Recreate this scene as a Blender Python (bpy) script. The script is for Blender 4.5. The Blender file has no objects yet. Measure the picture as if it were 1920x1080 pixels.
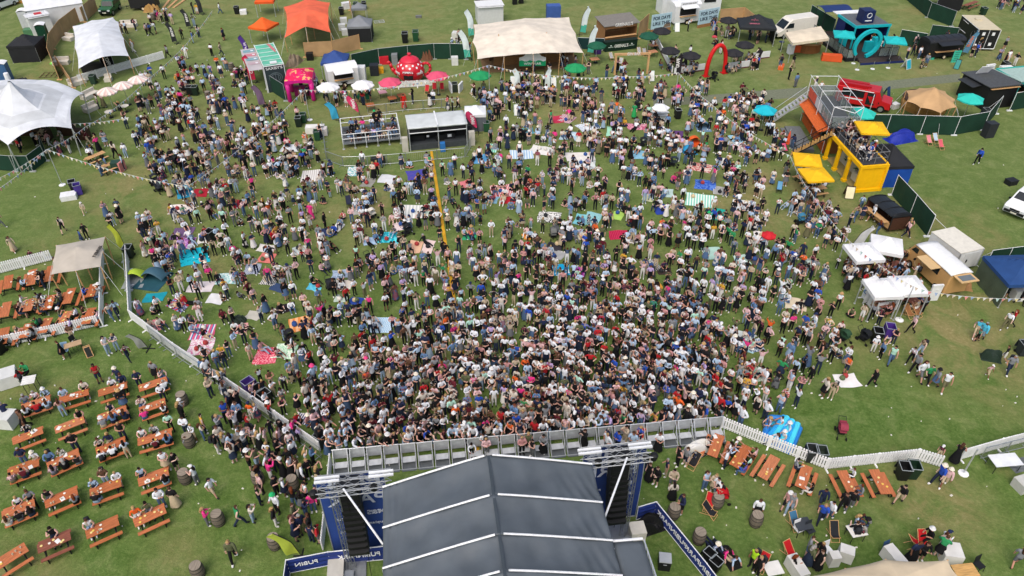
import bpy,math,random
import numpy as np
from mathutils import Vector,Matrix
R=math.radians
PI=math.pi
rnd=random.Random(7)
scene=bpy.context.scene
COL=scene.collection
HC,FPX,PITCH=36.0,1400.0,R(38.5)
cam_d=bpy.data.cameras.new('camera')
cam_d.sensor_width=36.0
cam_d.lens=FPX/1920.0*36.0
cam_d.clip_end=2000.0
cam=bpy.data.objects.new('camera',cam_d)
cam.location=(0,0,HC)
cam.rotation_euler=(PI/2-PITCH,0,0)
COL.objects.link(cam)
scene.camera=cam
SUN_EL,SUN_AZ=R(56),R(200)
world=bpy.data.worlds.new('World')
scene.world=world
world.use_nodes=True
wn=world.node_tree.nodes
sky=wn.new('ShaderNodeTexSky')
sky.sky_type='NISHITA'
sky.sun_disc=False
sky.sun_elevation=SUN_EL
sky.sun_rotation=SUN_AZ
sky.air_density=1.0
sky.dust_density=6.0
sky.ozone_density=1.0
wn['Background'].inputs['Strength'].default_value=0.15
world.node_tree.links.new(sky.outputs['Color'],wn['Background'].inputs['Color'])
sun_d=bpy.data.lights.new('sun','SUN')
sun_d.energy=.85
sun_d.angle=R(45)
sun_d.color=(1.0,0.985,0.96)
sun=bpy.data.objects.new('sun',sun_d)
sdir=Vector((math.sin(SUN_AZ)*math.cos(SUN_EL),math.cos(SUN_AZ)*math.cos(SUN_EL),math.sin(SUN_EL)))
sun.rotation_euler=(-sdir).to_track_quat('-Z','Y').to_euler()
sun.location=(0,0,60)
COL.objects.link(sun)
vs=scene.view_settings
vs.view_transform='Standard'
vs.look='None'
vs.gamma=1.0
vs.exposure=0.25
scene.cycles.max_bounces=5
scene.cycles.diffuse_bounces=3
scene.cycles.glossy_bounces=2
scene.cycles.transmission_bounces=2
scene.cycles.transparent_max_bounces=4
_c,_s=math.cos(PITCH),math.sin(PITCH)
def G(px,py,z=0.0):
	u,v=px-960.0,py-540.0
	t=(HC-z)/(v*_c+FPX*_s)
	return Vector((u*t,(FPX*_c-v*_s)*t,z))
def S(py):
	return((py-540)*_c+FPX*_s)/HC
def F(a,b):
	p,q=G(*a),G(*b)
	d=q-p
	return(p+q)/2,math.atan2(d.y,d.x),d.length
def HT(bx,by,ty):
	Y=G(bx,by).y
	v=ty-540
	return HC-Y*(v*_c+FPX*_s)/(FPX*_c-v*_s)
def ang(px,py,qx,qy):
	d=G(qx,qy)-G(px,py)
	return math.atan2(d.y,d.x)
def lin(c):
	return tuple((x/12.92 if x<=0.04045 else((x+0.055)/1.055)**2.4)for x in c)
def rgb(c):
	c=c.lstrip('#')
	return lin(tuple(int(c[i:i+2],16)/255 for i in(0,2,4)))
_mats={}
def mat(col,rough=0.7,kind='cloth',metal=0.0,spec=0.3):
	"""a procedural surface; kind picks the fine variation it gets"""
	key=(col,rough,kind,metal)
	if key in _mats:
		return _mats[key]
	m=bpy.data.materials.new(kind)
	m.use_nodes=True
	nt=m.node_tree
	b=nt.nodes['Principled BSDF']
	b.inputs['Roughness'].default_value=rough
	b.inputs['Metallic'].default_value=metal
	b.inputs['Specular IOR Level'].default_value=spec
	c=rgb(col)
	tc=nt.nodes.new('ShaderNodeTexCoord')
	n=nt.nodes.new('ShaderNodeTexNoise')
	nt.links.new(tc.outputs['Object'],n.inputs['Vector'])
	r=nt.nodes.new('ShaderNodeValToRGB')
	sc,lo,hi,bump={'cloth':(1.6,.86,1.06,.25),'canvas':(.9,.82,1.06,.6),'paint':(3.,.93,1.04,.0),'wood':(2.,.7,1.12,.2),'metal':(4.,.85,1.08,.0),'plastic':(3.,.9,1.05,.0),'rubber':(4.,.8,1.1,.1)}[kind]
	n.inputs['Scale'].default_value=sc
	n.inputs['Detail'].default_value=5
	if kind=='wood':
		mp=nt.nodes.new('ShaderNodeMapping')
		mp.inputs['Scale'].default_value=(1.2,9,9)
		nt.links.new(tc.outputs['Object'],mp.inputs['Vector'])
		nt.links.new(mp.outputs['Vector'],n.inputs['Vector'])
	r.color_ramp.elements[0].position=.3
	r.color_ramp.elements[1].position=.7
	r.color_ramp.elements[0].color=tuple(min(1,x*lo)for x in c)+(1,)
	r.color_ramp.elements[1].color=tuple(min(.9,x*hi)for x in c)+(1,)
	nt.links.new(n.outputs['Fac'],r.inputs['Fac'])
	nt.links.new(r.outputs['Color'],b.inputs['Base Color'])
	if bump:
		bp=nt.nodes.new('ShaderNodeBump')
		bp.inputs['Strength'].default_value=bump
		bp.inputs['Distance'].default_value=.08
		nt.links.new(n.outputs['Fac'],bp.inputs['Height'])
		nt.links.new(bp.outputs['Normal'],b.inputs['Normal'])
	_mats[key]=m
	return m
def glass(col='#1a2226',rough=.12):
	return mat(col,rough,'paint',spec=.6)
def tint_mat(name,rough,lo=.8):
	m=bpy.data.materials.new(name)
	m.use_nodes=True
	nt=m.node_tree
	b=nt.nodes['Principled BSDF']
	b.inputs['Roughness'].default_value=rough
	b.inputs['Specular IOR Level'].default_value=.2
	oi=nt.nodes.new('ShaderNodeObjectInfo')
	tc=nt.nodes.new('ShaderNodeTexCoord')
	n=nt.nodes.new('ShaderNodeTexNoise')
	n.inputs['Scale'].default_value=9
	n.inputs['Detail'].default_value=4
	nt.links.new(tc.outputs['Object'],n.inputs['Vector'])
	mr=nt.nodes.new('ShaderNodeMapRange')
	mr.inputs['From Min'].default_value=.3
	mr.inputs['From Max'].default_value=.7
	mr.inputs['To Min'].default_value=lo
	mr.inputs['To Max'].default_value=1.08
	nt.links.new(n.outputs['Fac'],mr.inputs['Value'])
	mx=nt.nodes.new('ShaderNodeVectorMath')
	mx.operation='SCALE'
	nt.links.new(oi.outputs['Color'],mx.inputs[0])
	nt.links.new(mr.outputs['Result'],mx.inputs['Scale'])
	nt.links.new(mx.outputs['Vector'],b.inputs['Base Color'])
	return m
def pattern_mat(kind,cols,scale=1.0,rot=0.0):
	"""woven pattern in the cloth itself: stripes, checks, blotches"""
	key=('pat',kind,tuple(cols),scale,rot)
	if key in _mats:
		return _mats[key]
	m=bpy.data.materials.new('patterned_cloth')
	m.use_nodes=True
	nt=m.node_tree
	b=nt.nodes['Principled BSDF']
	b.inputs['Roughness'].default_value=.9
	b.inputs['Specular IOR Level'].default_value=.1
	tc=nt.nodes.new('ShaderNodeTexCoord')
	mp=nt.nodes.new('ShaderNodeMapping')
	mp.inputs['Rotation'].default_value[2]=rot
	nt.links.new(tc.outputs['Object'],mp.inputs['Vector'])
	def wave(dir_,s):
		w=nt.nodes.new('ShaderNodeTexWave')
		w.wave_type='BANDS'
		w.bands_direction=dir_
		w.inputs['Scale'].default_value=s
		nt.links.new(mp.outputs['Vector'],w.inputs['Vector'])
		g=nt.nodes.new('ShaderNodeMath')
		g.operation='GREATER_THAN'
		g.inputs[1].default_value=.5
		nt.links.new(w.outputs['Fac'],g.inputs[0])
		return g.outputs[0]
	def mix(f,a,c2):
		x=nt.nodes.new('ShaderNodeMix')
		x.data_type='RGBA'
		nt.links.new(f,x.inputs[0])
		for sock,v in((x.inputs[6],a),(x.inputs[7],c2)):
			if isinstance(v,str):
				sock.default_value=rgb(v)+(1,)
			else:
				nt.links.new(v,sock)
		return x.outputs[2]
	if kind=='stripe':
		o=mix(wave('X',scale),cols[0],cols[1])
		if len(cols)>2:
			o=mix(wave('X',scale*.53),o,cols[2])
	elif kind=='check':
		o=mix(wave('X',scale),mix(wave('Y',scale),cols[0],cols[1]),mix(wave('Y',scale),cols[1],cols[2]if len(cols)>2 else cols[0]))
	else:
		n=nt.nodes.new('ShaderNodeTexNoise')
		n.inputs['Scale'].default_value=3.2*scale
		n.inputs['Detail'].default_value=2
		n.inputs['Distortion'].default_value=1.5
		nt.links.new(mp.outputs['Vector'],n.inputs['Vector'])
		r=nt.nodes.new('ShaderNodeValToRGB')
		r.color_ramp.interpolation='CONSTANT'
		r.color_ramp.elements[0].color=rgb(cols[0])+(1,)
		r.color_ramp.elements[1].color=rgb(cols[1])+(1,)
		r.color_ramp.elements[1].position=.5
		if len(cols)>2:
			e=r.color_ramp.elements.new(.6)
			e.color=rgb(cols[2])+(1,)
		nt.links.new(n.outputs['Fac'],r.inputs['Fac'])
		o=r.outputs['Color']
	nt.links.new(o,b.inputs['Base Color'])
	_mats[key]=m
	return m
class MB:
	def __init__(s):
		s.v,s.f,s.m=[],[],[]
		s.T=Matrix.Identity(4)
		s.mi=0
	def add(s,vs_,fs):
		o=len(s.v)
		T=s.T
		s.v+=[tuple(T@Vector(p))for p in vs_]
		s.f+=[tuple(i+o for i in f)for f in fs]
		s.m+=[s.mi]*len(fs)
		return s
	def box(s,c,d,rz=0.0,rx=0.0,taper=1.0):
		x,y,z=d[0]/2,d[1]/2,d[2]/2
		M=Matrix.Translation(c)@Matrix.Rotation(rz,4,'Z')@Matrix.Rotation(rx,4,'X')
		ps=[(-x,-y,-z),(x,-y,-z),(x,y,-z),(-x,y,-z)]+[(a*taper,b*taper,z)for a,b in((-x,-y),(x,-y),(x,y),(-x,y))]
		return s.add([M@Vector(p)for p in ps],[(0,3,2,1),(4,5,6,7),(0,1,5,4),(1,2,6,5),(2,3,7,6),(3,0,4,7)])
	def tube(s,p,q,r,n=6,r2=None,cap=True):
		p,q=Vector(p),Vector(q)
		d=q-p
		if d.length<1e-6:
			return s
		d.normalize()
		a=d.orthogonal().normalized()
		b=d.cross(a)
		r2=r if r2 is None else r2
		vs_=[]
		for k in range(n):
			t=2*PI*k/n
			o=a*math.cos(t)+b*math.sin(t)
			vs_+=[p+o*r,q+o*r2]
		fs=[(2*k,2*((k+1)%n),2*((k+1)%n)+1,2*k+1)for k in range(n)]
		if cap:
			fs+=[tuple(2*k for k in reversed(range(n))),tuple(2*k+1 for k in range(n))]
		return s.add(vs_,fs)
	def path(s,pts,r,n=6):
		for a,b in zip(pts,pts[1:]):
			s.tube(a,b,r,n)
		return s
	def poly(s,pts):
		return s.add(pts,[tuple(range(len(pts)))])
	def prism(s,pts,z0,z1):
		n=len(pts)
		return s.add([(x,y,z0)for x,y in pts]+[(x,y,z1)for x,y in pts],[tuple(reversed(range(n))),tuple(range(n,2*n))]+[(k,(k+1)%n,n+(k+1)%n,n+k)for k in range(n)])
	def xprism(s,pts,x0,x1):
		n=len(pts)
		return s.add([(x0,y,z)for y,z in pts]+[(x1,y,z)for y,z in pts],[tuple(range(n)),tuple(reversed(range(n,2*n)))]+[(n+k,n+(k+1)%n,(k+1)%n,k)for k in range(n)])
	def yprism(s,pts,y0,y1):
		n=len(pts)
		return s.add([(x,y0,z)for x,z in pts]+[(x,y1,z)for x,z in pts],[tuple(reversed(range(n))),tuple(range(n,2*n))]+[(k,(k+1)%n,n+(k+1)%n,n+k)for k in range(n)])
	def lathe(s,prof,n=16,c=(0,0,0),ph=0.0,close=False):
		vs_,fs=[],[]
		for r,z in prof:
			for k in range(n):
				t=2*PI*k/n+ph
				vs_.append((c[0]+r*math.cos(t),c[1]+r*math.sin(t),c[2]+z))
		for j in range(len(prof)-1):
			for k in range(n):
				k2=(k+1)%n
				fs.append((j*n+k,j*n+k2,(j+1)*n+k2,(j+1)*n+k))
		if close:
			fs.append(tuple(reversed(range(n))))
			fs.append(tuple(range((len(prof)-1)*n,len(prof)*n)))
		return s.add(vs_,fs)
	def grid(s,fn,nu,nv):
		vs_=[fn(i/nu,j/nv)for j in range(nv+1)for i in range(nu+1)]
		fs=[(j*(nu+1)+i,j*(nu+1)+i+1,(j+1)*(nu+1)+i+1,(j+1)*(nu+1)+i)for j in range(nv)for i in range(nu)]
		return s.add(vs_,fs)
	def slab(s,fn,nu,nv,th):
		n0=(nu+1)*(nv+1)
		top=[Vector(fn(i/nu,j/nv))for j in range(nv+1)for i in range(nu+1)]
		vs_=top+[p-Vector((0,0,th))for p in top]
		fs=[]
		idx=lambda i,j:j*(nu+1)+i
		for j in range(nv):
			for i in range(nu):
				a=(idx(i,j),idx(i+1,j),idx(i+1,j+1),idx(i,j+1))
				fs.append(a)
				fs.append(tuple(n0+k for k in reversed(a)))
		rim=[idx(i,0)for i in range(nu+1)]+[idx(nu,j)for j in range(1,nv+1)]+[idx(i,nv)for i in range(nu-1,-1,-1)]+[idx(0,j)for j in range(nv-1,0,-1)]
		for a,b in zip(rim,rim[1:]+rim[:1]):
			fs.append((a,n0+a,n0+b,b))
		return s.add(vs_,fs)
	def mesh(s,name,mats=None,smooth=False):
		me=bpy.data.meshes.new(name)
		me.from_pydata(s.v,[],s.f)
		if mats:
			for m in(mats if isinstance(mats,(list,tuple))else[mats]):
				me.materials.append(m)
			if isinstance(mats,(list,tuple))and len(mats)>1:
				me.polygons.foreach_set('material_index',s.m)
		if smooth:
			me.polygons.foreach_set('use_smooth',[True]*len(me.polygons))
		me.update()
		return me
	def build(s,name,mats,parent=None,loc=None,rz=0.0,smooth=False,label=None):
		o=bpy.data.objects.new(name,s.mesh(name,mats,smooth))
		COL.objects.link(o)
		if parent:
			o.parent=parent
		if loc is not None:
			o.location=loc
		o.rotation_euler[2]=rz
		if label:
			o['label']=label
		return o
def tag(o,label,cat=None,group=None,kind=None):
	o['label']=label
	if cat:
		o['category']=cat
	if group:
		o['group']=group
	if kind:
		o['kind']=kind
	return o
def thing(name,label,cat,loc=(0,0,0),rz=0.0,group=None):
	o=bpy.data.objects.new(name,None)
	COL.objects.link(o)
	o.empty_display_size=.2
	o.location=loc
	o.rotation_euler[2]=rz
	return tag(o,label,cat,group)
def kids(o):
	return list(o.children)
def dup(root,loc,rz,label=None,group=None,sc=None):
	def cp(o,par):
		c=o.copy()
		COL.objects.link(c)
		c.parent=par
		for ch in kids(o):
			cp(ch,c)
		return c
	r=cp(root,None)
	r.location=loc
	r.rotation_euler[2]=rz
	if sc:
		r.scale=(sc,sc,sc)
	if label:
		r['label']=label
	if group:
		r['group']=group
	return r
_txt={}
def letters(s,h,m,parent,o,xd,up,mirror=False,name='lettering',width=None,bold=.012):
	"""raised lettering h high, starting at its centre o, reading along xd, standing along up (in the parent's space)"""
	cu=bpy.data.curves.new('font','FONT')
	cu.body=s
	cu.size=1.0
	cu.extrude=.02
	cu.offset=bold
	cu.align_x='CENTER'
	cu.align_y='CENTER'
	t=bpy.data.objects.new('font',cu)
	COL.objects.link(t)
	dg=bpy.context.evaluated_depsgraph_get()
	me=bpy.data.meshes.new_from_object(t.evaluated_get(dg))
	bpy.data.objects.remove(t)
	bpy.data.curves.remove(cu)
	n=len(me.vertices)
	co=np.empty(n*3)
	me.vertices.foreach_get('co',co)
	co=co.reshape(-1,3)
	k=h/.72
	co*=(k,k,.5)
	if width:
		w=co[:,0].max()-co[:,0].min()
		co[:,0]*=width/w
	if mirror:
		co[:,0]*=-1
	me.vertices.foreach_set('co',co.ravel())
	me.materials.clear()
	me.materials.append(m)
	me.update()
	ob=bpy.data.objects.new(name,me)
	COL.objects.link(ob)
	x=Vector(xd).normalized()
	u=Vector(up).normalized()
	z=x.cross(u).normalized()
	M=Matrix((x,u,z)).transposed().to_4x4()
	M.translation=Vector(o)
	if parent:
		ob.parent=parent
	ob.matrix_local=M
	return ob
WHITE=mat('#dfe3e6',.6)
WHITEC=mat('#d3d8dd',.75,'canvas')
CREAM=mat('#d9cdb6',.8,'canvas')
STEEL=mat('#aab0b4',.38,'metal',.7)
ALU=mat('#c3c8cc',.4,'metal',.5)
DARK=mat('#17191c',.6,'plastic')
BLACKC=mat('#1e2023',.8,'canvas')
WOOD=mat('#9a7048',.7,'wood')
ORANGEW=mat('#bb7048',.6,'wood')
ORANGES=[ORANGEW,mat('#b5683f',.65,'wood'),mat('#c07a54',.6,'wood'),mat('#b0683f',.7,'wood')]
REDWOOD=mat('#86503f',.65,'wood')
PALEW=mat('#c9a070',.7,'wood')
DKWOOD=mat('#4a3526',.7,'wood')
HESSIAN=mat('#b3926a',.9,'canvas')
GREENH=mat('#163a2c',.8,'canvas')
RUBBER=mat('#141414',.85,'rubber')
TEAL=mat('#1fb6ba',.6,'cloth')
TEALP=mat('#18a9b4',.45,'paint')
NAVY=mat('#1d2f62',.7,'canvas')
YELLOW=mat('#f0b90f',.5,'paint')
WPLAST=mat('#e8eaec',.5,'plastic')
TINTC=tint_mat('tinted_fabric',.8)
# ================================================================== the field
def ground():
	m=bpy.data.materials.new('mown_grass')
	m.use_nodes=True
	nt=m.node_tree
	L=nt.links.new
	b=nt.nodes['Principled BSDF']
	b.inputs['Roughness'].default_value=.95
	b.inputs['Specular IOR Level'].default_value=.1
	tc=nt.nodes.new('ShaderNodeTexCoord')
	def noise(scale,detail=4,dist=0.,rough=.55,stretch=None):
		n=nt.nodes.new('ShaderNodeTexNoise')
		n.inputs['Scale'].default_value=scale
		n.inputs['Detail'].default_value=detail
		n.inputs['Distortion'].default_value=dist
		n.inputs['Roughness'].default_value=rough
		if stretch:
			mp=nt.nodes.new('ShaderNodeMapping')
			mp.inputs['Scale'].default_value=stretch
			mp.inputs['Rotation'].default_value[2]=.25
			L(tc.outputs['Object'],mp.inputs['Vector'])
			L(mp.outputs['Vector'],n.inputs['Vector'])
		else:
			L(tc.outputs['Object'],n.inputs['Vector'])
		return n.outputs['Fac']
	def ramp(f,stops):
		r=nt.nodes.new('ShaderNodeValToRGB')
		el=r.color_ramp.elements
		while len(el)<len(stops):
			el.new(.5)
		for e,(p,c)in zip(el,stops):
			e.position=p
			e.color=(rgb(c)if isinstance(c,str)else(c,c,c))+(1,)
		L(f,r.inputs['Fac'])
		return r.outputs['Color']
	def mix(f,a,c,mode='MIX'):
		x=nt.nodes.new('ShaderNodeMix')
		x.data_type='RGBA'
		x.blend_type=mode
		for sock,v in((x.inputs[0],f),(x.inputs[6],a),(x.inputs[7],c)):
			if isinstance(v,(int,float)):
				sock.default_value=v
			else:
				L(v,sock)
		return x.outputs[2]
	base=ramp(noise(.11,5,.4),[(.36,'#4d672f'),(.5,'#5b7239'),(.68,'#6b7c49')])
	fine=ramp(noise(5.,6,.3,.7),[(.32,'#36491f'),(.5,'#577433'),(.7,'#93a364')])
	col=mix(.62,base,fine)
	mid=ramp(noise(.9,5,.6,.65),[(.37,'#435d26'),(.52,'#5a7139'),(.66,'#808858')])
	col=mix(.5,col,mid)
	lines=noise(.45,4,.3,.6,(.25,3.2,1))
	col=mix(.10,col,ramp(lines,[(.35,'#33491d'),(.65,'#707a48')]))
	sx=nt.nodes.new('ShaderNodeSeparateXYZ')
	L(tc.outputs['Object'],sx.inputs[0])
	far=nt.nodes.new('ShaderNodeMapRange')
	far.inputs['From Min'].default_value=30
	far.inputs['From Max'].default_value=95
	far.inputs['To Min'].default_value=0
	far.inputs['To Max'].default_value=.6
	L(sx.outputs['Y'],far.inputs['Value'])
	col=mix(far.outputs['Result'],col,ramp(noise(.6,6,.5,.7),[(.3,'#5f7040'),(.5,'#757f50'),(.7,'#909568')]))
	dry=ramp(noise(.055,5,.8,.6),[(.5,0.),(.68,1.)])
	worn=dry
	wn_=noise(.35,5,1.2,.65)
	spots=[((1800,620),11,.9),((1745,935),5.5,.8),((1760,150),9,1.),((1850,560),8,.6),((820,205),14,.8),((1080,205),11,.7),((240,345),8,.7),((690,205),9,.8),((270,420),6,.6),((1460,930),4,.5),((1900,110),8,.7),((600,420),9,.3),((1010,960),3,.5),((400,240),12,.5),((1880,700),7,.6),((1530,905),3.5,.5),((330,1040),3,.4),((120,470),6,.5)]
	for(px,py),r,k in spots:
		p=G(px,py)
		vm=nt.nodes.new('ShaderNodeVectorMath')
		vm.operation='DISTANCE'
		vm.inputs[1].default_value=p
		L(tc.outputs['Object'],vm.inputs[0])
		mr=nt.nodes.new('ShaderNodeMapRange')
		mr.interpolation_type='SMOOTHSTEP'
		mr.inputs['From Min'].default_value=0
		mr.inputs['From Max'].default_value=r
		mr.inputs['To Min'].default_value=min(1,k*1.25)
		mr.inputs['To Max'].default_value=0
		L(vm.outputs['Value'],mr.inputs['Value'])
		worn=mix(1.,worn,mr.outputs['Result'],'LIGHTEN')
	f=nt.nodes.new('ShaderNodeMath')
	f.operation='MULTIPLY'
	L(worn,f.inputs[0])
	L(ramp(wn_,[(.34,.0),(.6,.95)]),f.inputs[1])
	drycol=ramp(noise(3.5,5,.2,.7),[(.3,'#77734a'),(.55,'#8b8258'),(.75,'#a2966f')])
	col=mix(f.outputs[0],col,drycol)
	L(col,b.inputs['Base Color'])
	bp=nt.nodes.new('ShaderNodeBump')
	bp.inputs['Strength'].default_value=.6
	bp.inputs['Distance'].default_value=.12
	L(noise(9.,5,.2,.7),bp.inputs['Height'])
	L(bp.outputs['Normal'],b.inputs['Normal'])
	g=MB()
	def fn(u,v):
		return(-400+800*u,-60+700*v,0)
	g.grid(fn,8,8)
	tag(g.build('grass_field',m),'mown green field with dry trodden patches','field',kind='structure')
	pm=mat('#6f7561',.9,'rubber')
	p=MB()
	up=[(1225,186),(1330,178),(1440,169),(1560,160),(1680,150),(1800,138)]
	lo=[(1225,199),(1330,194),(1440,187),(1560,178),(1680,166),(1800,153)]
	n=len(up)
	ps=[G(*q,.004)for q in up]+[G(*q,.004)for q in lo]
	p.add(ps,[(n+k,n+k+1,k+1,k)for k in range(n-1)])
	tag(p.build('tarmac_path',pm),'narrow worn tarmac path crossing the field behind the crowd','path',kind='structure')
ground()
def litter():
	m=MB()
	r=random.Random(3)
	for k in range(300):
		px,py=r.uniform(0,1920),r.uniform(60,1075)
		p=G(px,py)
		s=r.uniform(.04,.11)
		if r.random()<.5:
			m.lathe([(s*.35,.002),(s*.5,s)],6,p,close=True)
		else:
			a=r.uniform(0,PI)
			m.box(p+Vector((0,0,.02)),(s*1.4,s,.03),a)
	tag(m.build('litter',mat('#d8d6cc',.8)),'pale paper cups and napkins scattered over the grass','litter',kind='stuff')
litter()
# ================================================================== builders of the repeated kinds of things
def gazebo(label,loc,rz,a,b,col,h=2.1,peak=3.1,walls=None,name='gazebo',cat='gazebo',group=None,legcol=None,valance=.28,lettering=None):
	r=thing(name,label,cat,loc,rz,group)
	c=mat(col,.75,'canvas')if isinstance(col,str)else col
	m=MB()
	def fn(u,v):
		x,y=u*2-1,v*2-1
		k=1-max(abs(x),abs(y))
		sag=.10*math.sin(PI*min(1,k*1.2))*(1-abs(abs(x)-abs(y)))
		return(x*a/2,y*b/2,h+(peak-h)*k-sag)
	m.grid(fn,12,12)
	e=.012
	for sx,sy,dx,dy in((0,-1,a,.02),(0,1,a,.02),(-1,0,.02,b),(1,0,.02,b)):
		m.box((sx*(a/2+e),sy*(b/2+e),h-valance/2),(dx,dy,valance))
	m.build('roof',c,r)
	for sx in(-1,1):
		for sy in(-1,1):
			q=MB()
			q.box((sx*(a/2-.05),sy*(b/2-.05),h/2),(.06,.06,h))
			q.box((sx*(a/2-.05),sy*(b/2-.05),.01),(.14,.14,.02))
			q.build('leg',legcol or ALU,r)
	f=MB()
	for sy in(-1,1):
		f.box((0,sy*(b/2-.06),h-.1),(a-.1,.03,.04))
	for sx in(-1,1):
		f.box((sx*(a/2-.06),0,h-.1),(.03,b-.1,.04))
	f.build('frame',legcol or ALU,r)
	W={'f':(0,-1),'b':(0,1),'l':(-1,0),'r':(1,0)}
	for side,wc in(walls or{}).items():
		sx,sy=W[side]
		q=MB()
		def wf(u,v):
			s_=(u*2-1)
			w=.04*math.sin(u*19+v*3)*(1-v)
			return(sx*(a/2-.02+w)if sx else s_*(a/2-.04),sy*(b/2-.02+w)if sy else s_*(b/2-.04),v*(h-.05))
		q.grid(wf,22,4)
		q.build('side_wall',mat(wc,.8,'canvas'),r)
	return r
def stretch_tent(label,edge,peaks,col,zc,poles=True,name='stretch_tent',cat='tent',sag=.10,guys=True,polecol=None,thick=True,center=None):
	"""edge: (px, py, z) anchors round the rim; peaks: (px, py, dz, spread) pushed up by poles"""
	P=[G(x,y,z)for x,y,z in edge]
	C=sum(P,Vector())/len(P)
	if center:
		C=G(center[0],center[1],zc)
	loc=Vector((C.x,C.y,0))
	rim=[]
	for k,p in enumerate(P):
		q=P[(k+1)%len(P)]
		n=10
		for j in range(n):
			t=j/n
			b_=p.lerp(q,t)
			s_=sag*4*t*(1-t)
			cc=Vector((C.x,C.y,b_.z))
			b_=b_.lerp(cc,s_)
			rim.append(b_)
	pk=[(G(x,y,zc+dz),dz,sp)for x,y,dz,sp in peaks]
	rings=12
	m=MB()
	vs_=[Vector((C.x,C.y,zc))]
	for j in range(1,rings+1):
		t=j/rings
		for b_ in rim:
			p=Vector((C.x,C.y,zc)).lerp(b_,t)
			p.z=zc*(1-t**1.4)+b_.z*t**1.4
			vs_.append(p)
	n=len(rim)
	for i,p in enumerate(vs_):
		t=((i-1)//n+1)/rings if i else 0
		for q,dz,sp in pk:
			d=math.hypot(p.x-q.x,p.y-q.y)
			p.z+=dz*math.exp(-d/sp)*(1-t**8)
		vs_[i]=p-loc
	fs=[(0,1+k,1+(k+1)%n)for k in range(n)]
	for j in range(rings-1):
		o,o2=1+j*n,1+(j+1)*n
		for k in range(n):
			k2=(k+1)%n
			fs.append((o+k,o2+k,o2+k2,o+k2))
	m.add(vs_,fs)
	r=thing(name,label,cat,loc)
	m.build('canopy',mat(col,.75,'canvas')if isinstance(col,str)else col,r,smooth=True)
	if poles:
		for p in P:
			q=p-loc
			mm=MB()
			out=(q-Vector((0,0,q.z))).normalized()
			mm.tube(q,(q.x-out.x*.15,q.y-out.y*.15,0),.045,6)
			mm.build('pole',polecol or PALEW,r)
			if guys:
				g=MB()
				g.tube(q,(q.x+out.x*1.3,q.y+out.y*1.3,0),.012,4)
				g.build('guy_rope',WHITE,r)
		for q,dz,sp in pk:
			mm=MB()
			mm.tube((q.x-loc.x,q.y-loc.y,0),(q.x-loc.x,q.y-loc.y,zc+dz*.7),.05,6)
			mm.build('pole',polecol or PALEW,r)
	return r
def umbrella(label,px,py,rad,col,h=2.3,n=8,square=False,group=None,tilt=0.,rz=0.,mark=None,col2=None,base=True,z0=0.0,closed=False):
	p=G(px,py,h+z0)
	r=thing('parasol',label,'parasol',(p.x,p.y,z0),rz,group)
	c=mat(col,.75,'canvas')
	c2=mat(col2,.75,'canvas')if col2 else c
	m=MB()
	m.T=Matrix.Rotation(tilt,4,'X')
	if closed:
		m.T=Matrix.Identity(4)
		m.lathe([(.03,h+.1),(.14,h-.5),(.22,h-1.3),(.16,h-1.35)],9)
	elif square:
		def fn(u,v):
			x,y=u*2-1,v*2-1
			k=1-max(abs(x),abs(y))
			return(x*rad,y*rad,h+.42*rad*k-.06*math.sin(PI*k))
		m.grid(fn,8,8)
		for sx,sy,dx,dy in((0,-1,2*rad,.015),(0,1,2*rad,.015),(-1,0,.015,2*rad),(1,0,.015,2*rad)):
			m.box((sx*(rad+.01),sy*(rad+.01),h-.08),(dx,dy,.16))
	else:
		top=(0,0,h+.42*rad)
		for k in range(n):
			m.mi=k%2 if col2 else 0
			t0,t1=2*PI*k/n,2*PI*(k+1)/n
			a=Vector((rad*math.cos(t0),rad*math.sin(t0),h))
			b_=Vector((rad*math.cos(t1),rad*math.sin(t1),h))
			a2,b2=a*.55,b_*.55
			a2.z=b2.z=h+.42*rad*.52
			mid=(a+b_)/2*.965
			m.add([top,a2,b2],[(0,1,2)])
			m.add([a2,a,mid,b_,b2],[(0,1,2),(0,2,4),(4,2,3)])
			m.add([a,mid,b_,b_-Vector((0,0,.12)),mid-Vector((0,0,.12)),a-Vector((0,0,.12))],[(5,4,1,0),(4,3,2,1)])
		m.mi=0
	m.build('canopy',[c,c2]if col2 else c,r)
	q=MB()
	q.tube((0,0,0),(0,0,h+.4*rad),.025,6)
	q.build('pole',ALU,r)
	if base:
		q=MB()
		q.lathe([(.26,0),(.26,.06),(.05,.09)],10,close=True)
		q.build('base',DARK,r)
	if not closed and not square:
		q=MB()
		for k in range(n):
			t=2*PI*k/n
			q.tube((0,0,h-.1),(rad*.6*math.cos(t),rad*.6*math.sin(t),h+.16*rad),.01,4)
		q.build('ribs',ALU,r)
	return r
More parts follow.
